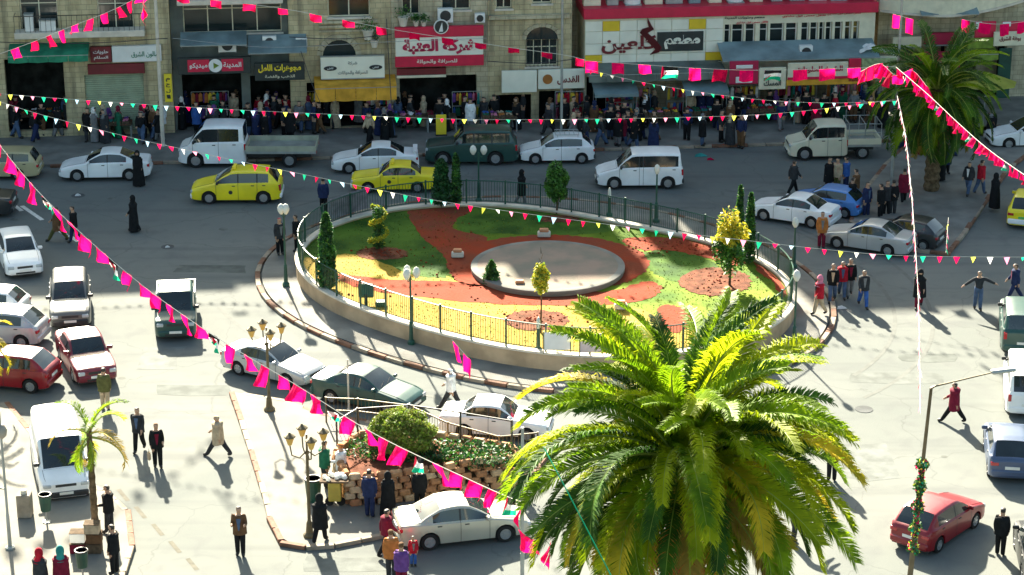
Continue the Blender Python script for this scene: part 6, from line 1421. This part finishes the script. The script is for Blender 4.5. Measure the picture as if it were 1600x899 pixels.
# little stone lanterns and blocks on the lawn
for (x, y, w, lb) in [(715, 402, .28, 'small stone ground light left of the platform'), (850, 370, .30, 'small stone ground light behind the platform'), (812, 451, .28, 'small stone ground light in front of the platform'), (970, 483, .28, 'small stone ground light beside the palm fronds on the lawn')]:
    p = GL(x, y); t = thing('ground_light', lb, 'ground light', tuple(p)); MB().bbox(-w, w, -w * .6, w * .6, 0, .26, .05).build('base', M_COPING, t); MB().bbox(-w * .7, w * .7, -w * .62, w * .4, .262, .40, .04).build('lamp_head', mat('terracotta', (.55, .25, .13), .7), t)
p = GL(572, 478); t = thing('floodlight', 'dark green floodlight box tilted on the near left garden wall', 'floodlight', tuple(p)); m = MB(); m.M = Matrix.Rotation(R(-25), 4, 'X'); m.bbox(-.32, .32, -.12, .2, .35, .95, .04); m.build('housing', M_GREENMETAL, t); MB().box(-.06, .06, -.06, .06, 0, .5).build('stand', M_BLACKMETAL, t); m = MB(); m.bbox(.4, .85, -.2, .2, .0, .22, .04); m.build('ballast_box', M_GREENMETAL, t)
def boardsign(x, y, w, h, lb, mm, z0=1.02):
    pp = G(x, y, z0); t_ = math.atan2(pp.y - RC[1], pp.x - RC[0]); q = ringpt(wfn, t_, .02); t = thing('notice_board', lb, 'board', (q[0], q[1], .9)); t.rotation_euler[2] = t_ + math.pi / 2
    MB().bbox(-w / 2, w / 2, -.02, .02, .15, .15 + h, .01).build('panel', mm, t); m = MB(); m.box(-w / 2 - .03, -w / 2, -.03, .03, 0, .2 + h); m.box(w / 2, w / 2 + .03, -.03, .03, 0, .2 + h); m.build('frame', M_GREENMETAL, t)
boardsign(870, 545, 1.05, .75, 'white blank board on the near railing below the young tree', M_WHITE); boardsign(924, 552, .9, .75, 'pale pink and white board on the near railing beside the palm', mat('pale_pink_board', (.7, .55, .52), .6)); boardsign(1178, 520, .6, .6, 'white board on the near railing right of the palm', M_WHITE)
t_ = math.atan2(G(555, 340, .9).y - RC[1], G(555, 340, .9).x - RC[0]); q = ringpt(wfn, t_, .06)
bn = thing('banner', 'grey printed banner tied to the far left railing', 'banner', (q[0], q[1], .95)); bn.rotation_euler[2] = t_ + math.pi / 2; MB().bbox(-1.25, 1.25, -.02, .02, .05, 1.05, .01).build('cloth', mat('banner_grey', (.20, .19, .21), .7, var=.25, scale=3), bn)
# red traffic cone shapes of red cloth near the boards
# ================================================================ lamps and poles
def globe_lamp(label, base, h, n=2, z=.0, mat_=M_GREENMETAL, gr=.15, arm=.26, name='street_lamp'):
    t = thing(name, label, 'street lamp', tuple(base)); m = MB(); m.lathe([(.16, 0), (.16, .12), (.09, .2), (.07, .9), (.085, .95), (.045, 1.0), (.038, h - .3), (.05, h - .28), (.03, h - .2)], 10); m.build('post', mat_, t)
    if n == 1: pos = [(0, 0)]
    else: pos = [(math.cos(2 * math.pi * i / n) * arm, math.sin(2 * math.pi * i / n) * arm) for i in range(n)]; 
    if n > 1:
        m = MB()
        for x, y in pos: m.path([(0, 0, h - .35), (x * .6, y * .6, h - .45), (x, y, h - .28)], .018, 5)
        m.build('arms', mat_, t)
    for x, y in pos: MB().lathe([(.06, -.22), (.09, -.18), (gr, -.05), (gr * 1.05, .06), (gr * .7, .2), (.02, .26)], 14).build('globe', M_WHITEGLOBE, t, 60, loc=(x, y, h - .1))
    return t
def lantern_lamp(label, base, h, name='street_lamp'):
    t = thing(name, label, 'street lamp', tuple(base)); m = MB(); m.lathe([(.22, 0), (.22, .08), (.13, .16), (.10, .5), (.06, .6), (.05, h - .9), (.07, h - .85), (.04, h - .8), (.03, h - .15)], 10); m.build('post', M_BRONZE, t)
    pos = [(math.cos(a) * .58, math.sin(a) * .58) for a in (R(20), R(110), R(200), R(290))]; m = MB()
    for x, y in pos: m.path([(0, 0, h - .75), (x * .45, y * .45, h - .98), (x * .9, y * .9, h - .85), (x, y, h - .48)], .025, 6)
    m.build('arms', M_BRONZE, t)
    for x, y in pos:
        l = MB().lathe([(.07, 0), (.16, .28), (.001, .281)], 8).build('lantern', M_AMBER, t, loc=(x, y, h - .46)); MB().lathe([(.20, .282), (.20, .32), (.06, .40), (.01, .46)], 8).build('lantern_cap', M_BRONZE, l)
    return t
lantern_lamp('bronze street lamp with four amber lanterns at the island corner by the silver sedan', G(421, 641, .14), hgt(421, 641, 506, .14) - .14)
lantern_lamp('bronze street lamp with amber lanterns at the front kerb of the island', G(484, 838, .14), hgt(484, 838, 672, .14) - .14)
globe_lamp('green lamp post with white globes on the near garden wall, left', (*ringpt(wfn, math.atan2(G(637, 545).y - RC[1], G(637, 545).x - RC[0]), .22), .14), hgt(637, 545, 430, .14) - .14, 3)
globe_lamp('lamp with stacked white globes at the left tip of the roundabout', G(447, 447, .14), hgt(447, 447, 324, .14) - .14, 2, gr=.16, arm=.1)
globe_lamp('green lamp post with pale globe at the right end of the roundabout', G(1240, 545, .14), hgt(1240, 545, 428, .14) - .14, 1)
globe_lamp('dark lamp post with a pale globe between the parked cars and the roundabout', G(1240, 418, .14), hgt(1240, 418, 345, .14) - .14, 1)
globe_lamp('dark twin globe lamp behind the far railing beside the paired conifers', G(748, 315, .14), hgt(748, 315, 232, .14) - .14, 2, gr=.16)
globe_lamp('slim green lamp post behind the far railing near the small white van', G(1025, 347, .14), hgt(1025, 347, 262, .14) - .14, 1, gr=.14)
globe_lamp('thin green lamp with white globe in the near garden beside the first board', (*ringpt(wfn, math.atan2(G(840, 590).y - RC[1], G(840, 590).x - RC[0]), -.5), .7), 1.3, 1, gr=.08)
globe_lamp('green post with white globe at the far railing right of the round tree', GL(952, 338), 1.25, 1, gr=.07)
def pole(label, base, h, r=.07, m_=M_GREYMETAL, name='utility_pole'):
    t = thing(name, label, 'pole', tuple(base)); MB().lathe([(r * 1.8, 0), (r * 1.8, .05), (r * 1.1, .06), (r * .8, h)], 10).build('shaft', m_, t); m = MB(); m.lathe([(r * 1.15, 1.1), (r * 1.15, 1.5)], 10); m.build('collar', m_, t); return t
pole('tall galvanised pole before the shops under the red brown lettered sign', G(877, 232, .0), hgt(877, 232, -30), .07); pole('tall galvanised pole beside the dark date palm', G(1392, 300), hgt(1392, 300, -40), .07)
pole('stone grey pole between the shuttered shop and the black shop', G(255, 228, .14), hgt(255, 228, -40), .10, M_COPING)
po = pole('steel pole hung with pink flags left of the big palm', G(816, 930), hgt(816, 930, 668), .06)
pole('thin bare post behind the dark green sedan', G(545, 640, .14), hgt(545, 640, 562, .14) - .14, .035, M_COPING)
# lamp with the long arm and the garland on its post, lower right
lb_ = G(1418, 935); lh = hgt(1418, 935, 607); top = Vector((lb_.x, lb_.y, lh)); t = thing('street_lamp', 'tall steel street lamp with a long arm and tinsel garland wound on its post', 'street lamp', tuple(lb_))
tp = U(1455, 607, (Vector((lb_.x, lb_.y, lh)) - Vector((0, 0, CAMH))).dot(Vector((0, CP, -SP)))) - lb_
MB().path([(0, 0, 0), tuple(tp * .5), tuple(tp)], [.10, .07, .05], 8).build('post', mat('rusty_post', (.16, .12, .07), .7, var=.3), t)
ap = tp + Vector((2.05, .6, .30)); MB().path([tuple(tp), tuple(tp + Vector((.12, .03, .06))), tuple(ap)], [.04, .03, .022], 6).build('arm', M_BRONZE, t)
m = MB(); m.bbox(-.1, .75, -.13, .13, -.05, .08, .05); m.build('lamp_head', M_GREYMETAL, t, 40, loc=tuple(ap), rz=.3)
gm = [M_LEAFG, M_PENY, M_PINK, M_FLGREEN, M_LEAFD]; gr_ = MB()
for i in range(1100):
    f = rnd.random() ** 1.2 * .55; c = tp * (.45 - f * .8 + .22); a = rnd.uniform(0, 6.28); zz = c + Vector((math.cos(a), math.sin(a), rnd.uniform(-.3, .3))) * rnd.uniform(.06, .15) * (1 + .5 * math.sin(f * 50)); q = Vector((rnd.uniform(-1, 1), rnd.uniform(-1, 1), rnd.uniform(-1, 1))).normalized() * .07; w = q.orthogonal().normalized() * .035
    gr_.add([zz - q, zz + w, zz + q, zz - w], [(0, 1, 2, 3)], rnd.choice([0, 0, 0, 0, 2, 4, 4, 4, 4, 3, 1]) )
gr_.build('garland', gm, t)
# left edge lamp and litter bins
t = thing('street_lamp', 'old steel lamp post with a bracket at the left edge of the near pavement', 'street lamp', tuple(G(16, 857, .14))); hh = hgt(16, 857, 642, .14) - .14
MB().lathe([(.17, 0), (.17, .06), (.07, .1), (.06, 1.2), (.045, 1.3), (.04, hh)], 10).build('post', M_GREYMETAL, t); MB().lathe([(.05, -.1), (.16, 0), (.2, .2), (.12, .38), (.02, .42)], 12).build('globe', mat('dusty_globe', (.30, .27, .22), .5), t, 60, loc=(0.02, 0, hh - .9)); MB().path([(0, 0, 2.2), (-.5, 0, 2.25)], .03, 6).build('bracket', M_GREENMETAL, t)
def bin_(label, x, y, post=True, mm=M_GREENMETAL, r=.22, h=.55, z=.14):
    t = thing('litter_bin', label, 'litter bin', tuple(G(x, y, z))); z0 = .45 if post else .0
    MB().lathe([(r * .78, z0), (r, z0 + h), (r * .9, z0 + h), (r * .7, z0 + .04), (.001, z0 + .04)], 14).build('basket', mm, t); MB().lathe([(r * 1.02, z0 + h), (r * 1.08, z0 + h + .03), (r * 1.02, z0 + h + .06), (r * .88, z0 + h + .06), (r * .88, z0 + h)], 14).build('rim', M_BLKPLASTIC, t)
    if post: MB().lathe([(.14, 0), (.14, .03), (.03, .04), (.03, .46)], 8).build('post', M_GREYMETAL, t)
bin_('round litter basket on a post in front of the white van', 73, 816); bin_('green litter bin on a post at the bottom edge beside the palm crates', 130, 905); bin_('dark green bin beside the yellow cart at the planter', 490, 782, False, r=.3, h=.8)
t = thing('stone_bollard', 'square concrete block at the left of the white van', 'bollard', tuple(G(40, 806, .14))); MB().bbox(-.24, .24, -.24, .24, 0, .85, .03).build('block', M_KERBW, t); MB().lathe([(.12, .852), (.10, .98), (.001, 1.0)], 8).build('cap', M_COPING, t)
# crates stacked at the young palm
for i, (dx, z, mm, lb) in enumerate([(0, 0, M_BARK, 'lowest brown crate of the stack at the young palm'), (.02, .36, CL['brown'], 'middle brown crate of the stack at the young palm'), (-.03, .72, CL['beige'], 'top beige crate of the stack at the young palm'), (-.55, 0, CL['maroon'], 'dark maroon box left of the crate stack'), (-.53, .40, M_FLWHITE, 'white box on the dark maroon box at the young palm')]):
    p = G(148, 862, .14); t = thing('crate', lb, 'crate', (p.x + dx, p.y, .14 + z)); MB().bbox(-.25, .25, -.2, .2, 0, .34, .02).build('box', mm, t); MB().box(-.26, .26, -.21, .21, .341, .357).build('lid', M_BARK, t)
# planter island: rubble wall, tree pit, railings, yellow cart
pw = thing('rubble_planter', 'low planter walled with reddish rubble stones on the island', 'planter', (0, 0, .14)); pp_ = [(545, 790), (525, 752), (560, 722), (640, 715), (720, 728), (800, 742), (812, 760), (740, 765), (690, 775), (610, 786)]
w = [G(x, y, .14) for x, y in pp_]; pol = [(p.x, p.y) for p in w]; cx_ = sum(p[0] for p in pol) / len(pol); cy_ = sum(p[1] for p in pol) / len(pol)
so_ = sheet([(cx_ + (x - cx_) * .93, cy_ + (y - cy_) * .93) for x, y in pol], 1.02, 'planter_soil', M_SOILD, side=.0); so_.parent = pw
sm = []
for q_ in range(5):
    b = MB(); b.bbox(-.21, .21, -.12, .12, 0, .24, rnd.uniform(.03, .06)); b.v = [(x + rnd.uniform(-.02, .02), y + rnd.uniform(-.02, .02), z + rnd.uniform(-.015, .015)) for x, y, z in b.v]; sm.append(b.mesh('stone', M_RUBBLE))
stm = [mat('rubble_a', (.44, .25, .13), .9, var=.3, scale=4, bump=.5), mat('rubble_b', (.36, .18, .09), .9, var=.3, scale=4, bump=.5), mat('rubble_c', (.50, .36, .22), .9, var=.3, scale=4, bump=.5)]
for i in range(len(pol)):
    a, b = Vector(pol[i]), Vector(pol[(i + 1) % len(pol)]); L_ = (b - a).length; n_ = max(1, int(L_ / .44))
    for row in range(5):
        for k in range(n_):
            f = (k + .5 + (.4 if row % 2 else 0)) / n_
            if f > 1.02: continue
            p = a + (b - a) * f; o = link('stone', rnd.choice(sm), pw, (p.x, p.y, row * .245), math.atan2(b.y - a.y, b.x - a.x) + rnd.uniform(-.06, .06)); slotmat(o, {0: rnd.choice(stm)})
# plank top along the wall
def rail_run(label, pts, h, mm, name='island_railing', posts=True, bars=False, z=.14):
    w = [G(x, y, z) for x, y in pts]; t = thing(name, label, 'railing', tuple(w[0])); w = [p - w[0] for p in w]
    for zz in (h, h * .5): MB().path([p + Vector((0, 0, zz)) for p in w], .03, 6).build('rail', mm, t)
    for p in w: MB().tube(p, p + Vector((0, 0, h + .05)), .035, n=6).build('post', mm, t)
    if bars:
        for a, b in zip(w, w[1:]):
            m = MB(); n = int((b - a).length / .14)
            for i in range(1, n): q = a.lerp(b, i / n); m.tube(q + Vector((0, 0, .1)), q + Vector((0, 0, h)), .010, n=4, caps=False)
            m.build('railing_panel', mm, t)
rail_run('dark tube railing in front of the rubble planter', [(528, 742), (560, 722), (640, 716), (720, 728), (800, 742)], 2.1, M_BLACKMETAL)
rail_run('thin bronze railing along the island behind the round bush', [(510, 660), (560, 662), (640, 672), (700, 700), (780, 722), (840, 716)], 1.0, M_BRONZE, bars=True)
cart = thing('vendor_cart', 'small yellow vendor cart with pale goods beside the lamp on the island', 'cart', tuple(G(524, 790, .14))); MB().bbox(-.22, .22, -.25, .25, .25, 1.0, .03).build('cabinet', mat('cart_yellow', (.50, .38, .06), .6, var=.15), cart); MB().box(-.5, .5, -.35, .35, 1.003, 1.06).build('tray', M_BARK, cart)
for x in (-.2, .2):
    o = MB().lathe([(.16, -.03), (.16, .03)], 12).build('wheel', M_RUBBER, cart, loc=(x, 0, .16)); o.rotation_euler = (R(90), 0, 0)
m = MB()
for i in range(14): m.ball((rnd.uniform(-.4, .4), rnd.uniform(-.25, .25), 1.10), .09, 7)
m.build('goods', M_FLWHITE, cart)
# ================================================================ strings of flags and pennants
WIND = .35
def flag(parent, p, d, w, h, kind, r):
    # a cloth hanging from p, along direction d; rippled grid
    n = 5; lean_ = r.uniform(-.45, .45); ph = r.uniform(0, 6); side = Vector((-d.y, d.x, 0)).normalized()
    def P(i, j): 
        f = i / n; g = j / 4; return p + d * (w * (f - .5)) + Vector((0, 0, -h * g)) + side * (.20 * w * math.sin(f * 5 + ph + g * 2) * (.3 + g) + lean_ * h * g)
    if kind == 'pal':
        m = MB()
        for i in range(n):
            for j in range(6):
                band = (1, 2, 3)[j // 2]; g0, g1 = j / 6 * 4, (j + 1) / 6 * 4; m.add([P(i, g0), P(i, g1), P(i + 1, g1), P(i + 1, g0)], [(0, 1, 2, 3)], band)
        m.add([P(0, 0) + side * .012, P(0, 2) + side * .012, P(1, 2) + side * .012], [(0, 1, 2)]); 
        tr = [P(0, 0), P(2, 2), P(0, 4)]; m.add([q + side * .012 for q in tr], [(0, 1, 2)], 0); m.add([q - side * .012 for q in tr], [(2, 1, 0)], 0)
        m.build('flag', [M_FLRED, M_FLBLACK, M_FLWHITE, M_FLGREEN], parent)
    else:
        m = MB()
        for i in range(n):
            for j in range(4): m.add([P(i, j), P(i, j + 1), P(i + 1, j + 1), P(i + 1, j)], [(0, 1, 2, 3)])
        m.build('flag', kind, parent)
def strand(pts, zcs, n=60):
    # 3-D curve through photo points at given depths
    w = [U(x, y, z) for (x, y), z in zip(pts, zcs)]; out = []
    for i in range(len(w) - 1):
        p0, p1, p2, p3 = w[max(0, i - 1)], w[i], w[i + 1], w[min(len(w) - 1, i + 2)]
        for k in range(n):
            t = k / n; out.append(.5 * ((2 * p1) + (p2 - p0) * t + (2 * p0 - 5 * p1 + 4 * p2 - p3) * t * t + (3 * p1 - p0 - 3 * p2 + p3) * t ** 3))
    out.append(w[-1]); return out
def walk(path, step, start=0.0):
    d = 0; nx = start; i = 0
    for a, b in zip(path, path[1:]):
        L_ = (b - a).length
        while nx <= d + L_: yield i, a.lerp(b, (nx - d) / L_), (b - a).normalized(); nx += step; i += 1
        d += L_
def flagline(label, pts, zcs, w, h, step, seq, seed=1, skip=0.0, group='strings of flags over the square', sr=.012):
    r = random.Random(seed); path = strand(pts, zcs, 14); o0 = path[0]; t = thing('flag_string', label, 'flag string', tuple(o0), group=group)
    MB().path([p - o0 for p in path], sr, 4).build('string', M_STRING, t)
    for i, p, d in walk(path, step, step * .3):
        if r.random() < skip: continue
        dd = Vector((d.x, d.y, d.z)); flag(t, p - o0, dd, w * r.uniform(.68, 1.05), h * r.uniform(.7, 1.1), {'p': M_PINK, 'r': M_FLRED, 'k': 'pal'}[seq[i % len(seq)]], r)
def pennants(label, pts, zcs, s, step, seed=1, cols=None, sr=.008):
    r = random.Random(seed); path = strand(pts, zcs, 16); o0 = path[0]; t = thing('pennant_string', label, 'bunting', tuple(o0), group='strings of small pennants over the square'); cols = cols or [M_FLRED, M_PENY, M_FLWHITE, M_PENP, M_FLGREEN, M_FLRED, M_FLGREEN, M_PENB, M_FLRED]
    MB().path([p - o0 for p in path], sr, 4).build('string', M_STRING, t); k = [MB().add([(-s / 2, 0, 0), (s / 2, 0, 0), (0, .02, -s * 1.15)], [(0, 2, 1)]).mesh('pennant', M_PINK)]
    for i, p, d in walk(path, step, step * .5):
        o = link('pennant', k[0], t, tuple(p - o0)); o.rotation_euler = (r.uniform(-.5, .5), 0, math.atan2(d.y, d.x) + r.uniform(-.3, .3)); c = s * 0 + r.uniform(.8, 1.15); o.scale = (c, c, c); slotmat(o, {0: cols[(i + (i // 9)) % len(cols)]})
flagline('pink flag string with striped flags running down to the pole left of the big palm', [(-40, 175), (60, 300), (200, 428), (330, 522), (460, 600), (585, 678), (730, 748), (790, 775), (817, 785)], [78, 75, 71.5, 68, 65, 62, 58.5, 57, 56.3], .60, .56, .86, 'pkppppkppppkppppppkppppp', 2)
flagline('short vertical string of pink flags on the steel pole left of the big palm', [(818, 775), (815, 830), (858, 850), (850, 885)], [56.3, 56.0, 55.6, 55.4], .5, .5, .8, 'pp', 4)
flagline('two pink flags hanging over the roundabout kerb', [(706, 531), (732, 560)], [66, 66], .30, .78, .50, 'pp', 9)
flagline('pink flag string crossing the stone balcony at the top left', [(-60, 105), (40, 70), (110, 42), (180, 14), (240, -18)], [92, 94, 97, 100, 103], .60, .46, 1.1, 'prprrp', 5)
flagline('short bundle of pink flags hanging above the stone balcony', [(226, -10), (222, 20)], [98, 98], .5, .5, .35, 'ppp', 8)
flagline('sparse red flag string along the fronts of the stone houses', [(270, -8), (330, 0), (430, 12), (520, 28), (600, 44), (700, 60), (800, 75), (880, 86), (915, 94)], [112] * 9, .62, .34, 1.62, 'r', 6)
flagline('bright pink flag string with striped flags along the restaurant front', [(912, 95), (1000, 101), (1090, 107), (1180, 110), (1290, 108), (1398, 104)], [112, 112, 111, 110, 109, 108], .85, .55, 1.28, 'pppkprpkpp', 7)
flagline('dense pink flag bundle round the tall pole beside the date palm', [(1345, 112), (1375, 100), (1400, 118), (1425, 110), (1448, 135)], [104, 103, 102, 102, 101], .6, .6, .5, 'prp', 12)
flagline('pink flag string descending to the right edge beyond the date palm', [(1400, 105), (1450, 148), (1500, 195), (1550, 238), (1625, 290)], [102, 98, 94, 90, 85], .5, .42, .55, 'ppkppprp', 13)
flagline('single pink flag strings high on the tall pole', [(1395, 22), (1425, 30)], [104, 104], .35, .7, .6, 'p', 14)
flagline('pink flag string over the red signs at the top right', [(1500, 30), (1560, 38), (1625, 30)], [118, 118, 118], .6, .6, 1.0, 'p', 15)
pennants('upper pennant string in front of the crowd from the left edge to the tall pole', [(-10, 146), (120, 156), (300, 168), (500, 178), (700, 186), (850, 187), (1050, 184), (1220, 177), (1398, 156)], [108, 108, 108, 107, 107, 106, 105, 104, 104], .21, .52, 2)
pennants('long pennant string crossing over the roundabout from the left edge to the right edge', [(-20, 152), (60, 178), (200, 214), (350, 247), (500, 278), (650, 308), (800, 331), (1000, 357), (1150, 374), (1300, 391), (1420, 400), (1620, 402)], [98, 96, 94, 92, 90, 88, 86, 84, 82, 81, 80, 80], .21, .58, 3)
pennants('pennant string from the restaurant corner to the tall pole', [(915, 108), (1000, 128), (1100, 145), (1200, 157), (1300, 161), (1398, 158)], [111, 110, 108, 106, 105, 104], .19, .55, 4)
pennants('steep white and red pennant string hanging from the tall pole towards the camera', [(1402, 150), (1414, 210), (1423, 290), (1430, 380), (1435, 470), (1437, 560), (1438, 640)], [104, 97, 90, 83, 77, 72, 68], .20, .26, 5, [M_FLWHITE, M_PENP, M_PENP, M_FLWHITE, M_FLRED])
pennants('short pennant string hanging down in the palm pavement', [(1482, 340), (1478, 395)], [92, 90], .2, .35, 6)
def wire(label, pts, zcs, r_=.012, m_=M_GREYMETAL):
    path = strand(pts, zcs, 14); o0 = path[0]; t = MB().path([p - o0 for p in path], r_, 4).build('overhead_wire', m_, loc=tuple(o0)); tag(t, label, 'wire')
wire('green overhead wire slanting across the big palm fronds', [(850, 700), (890, 775), (955, 900)], [49, 48, 47], .014, M_FLGREEN)
wire('black sagging cable along the first floor of the stone houses', [(270, 60), (420, 74), (600, 66), (760, 60)], [116, 115, 115, 116])
# scraps of litter on the road
for i, (x, y, s, mm, lb) in enumerate([(122, 306, .16, M_FLWHITE, 'white paper scrap in the shaded road below the white sedan'), (262, 387, .12, M_FLWHITE, 'small pale scrap in the shaded road'), (1095, 244, .35, CL['teal'], 'teal bag of rubbish at the shop kerb'), (1315, 482, .22, M_FLWHITE, 'flat white sheet of paper by the strolling group'), (1110, 250, .2, M_FLRED, 'red scrap beside the teal bag')]):
    p = G(x, y); m = MB(); rr_ = random.Random(i); m.add([(-s, -s * .6, .01), (s, -s * .5, .03), (s * .8, s * .6, .012), (-s * .7, s * .5, .06), (0, 0, .07 + s * .3)], [(0, 1, 4), (1, 2, 4), (2, 3, 4), (3, 0, 4)]); tag(m.build('litter_scrap', mm, loc=tuple(p)), lb, 'litter')
# low planting in the planter and leaves along its foot
c = MB()
def lowp(r):
    f = r.random(); a = G(lerp(560, 800, f), lerp(712, 722, f), 1.15); return (a.x + r.uniform(-.6, .6), a.y + r.uniform(-.5, 1.1), 1.15 + r.uniform(-.1, .35))
leafy(c, 3600, lowp, .08, None, 21); tag(c.build('planter_foliage', [M_LEAFD, M_LEAFG]), 'dark green low planting filling the rubble planter', 'foliage', None, 'stuff')
# cables, meters and grime on the house fronts
for i, (a_, b_, zc_) in enumerate([((0, 66), (262, 60), 116), ((452, 58), (612, 54), 116), ((762, 96), (905, 92), 116), ((470, 80), (500, 160), 117), ((604, 30), (612, 170), 116)]):
    wire(['grey cable under the balcony of the left stone house', 'grey cable above the arch beside the yellow awning', 'grey cable below the barred arched window', 'drooping cable left of the white oval sign', 'vertical downpipe wire left of the company sign'][i], [a_, ((a_[0] + b_[0]) / 2, (a_[1] + b_[1]) / 2 + 5), b_], [zc_] * 3, .02, M_BLKPLASTIC)
acunit(742, 22, 758, 36, 'small white air conditioner right of the company sign on the pale stone house'); acunit(462, 60, 480, 74, 'white air conditioner left of the arch')
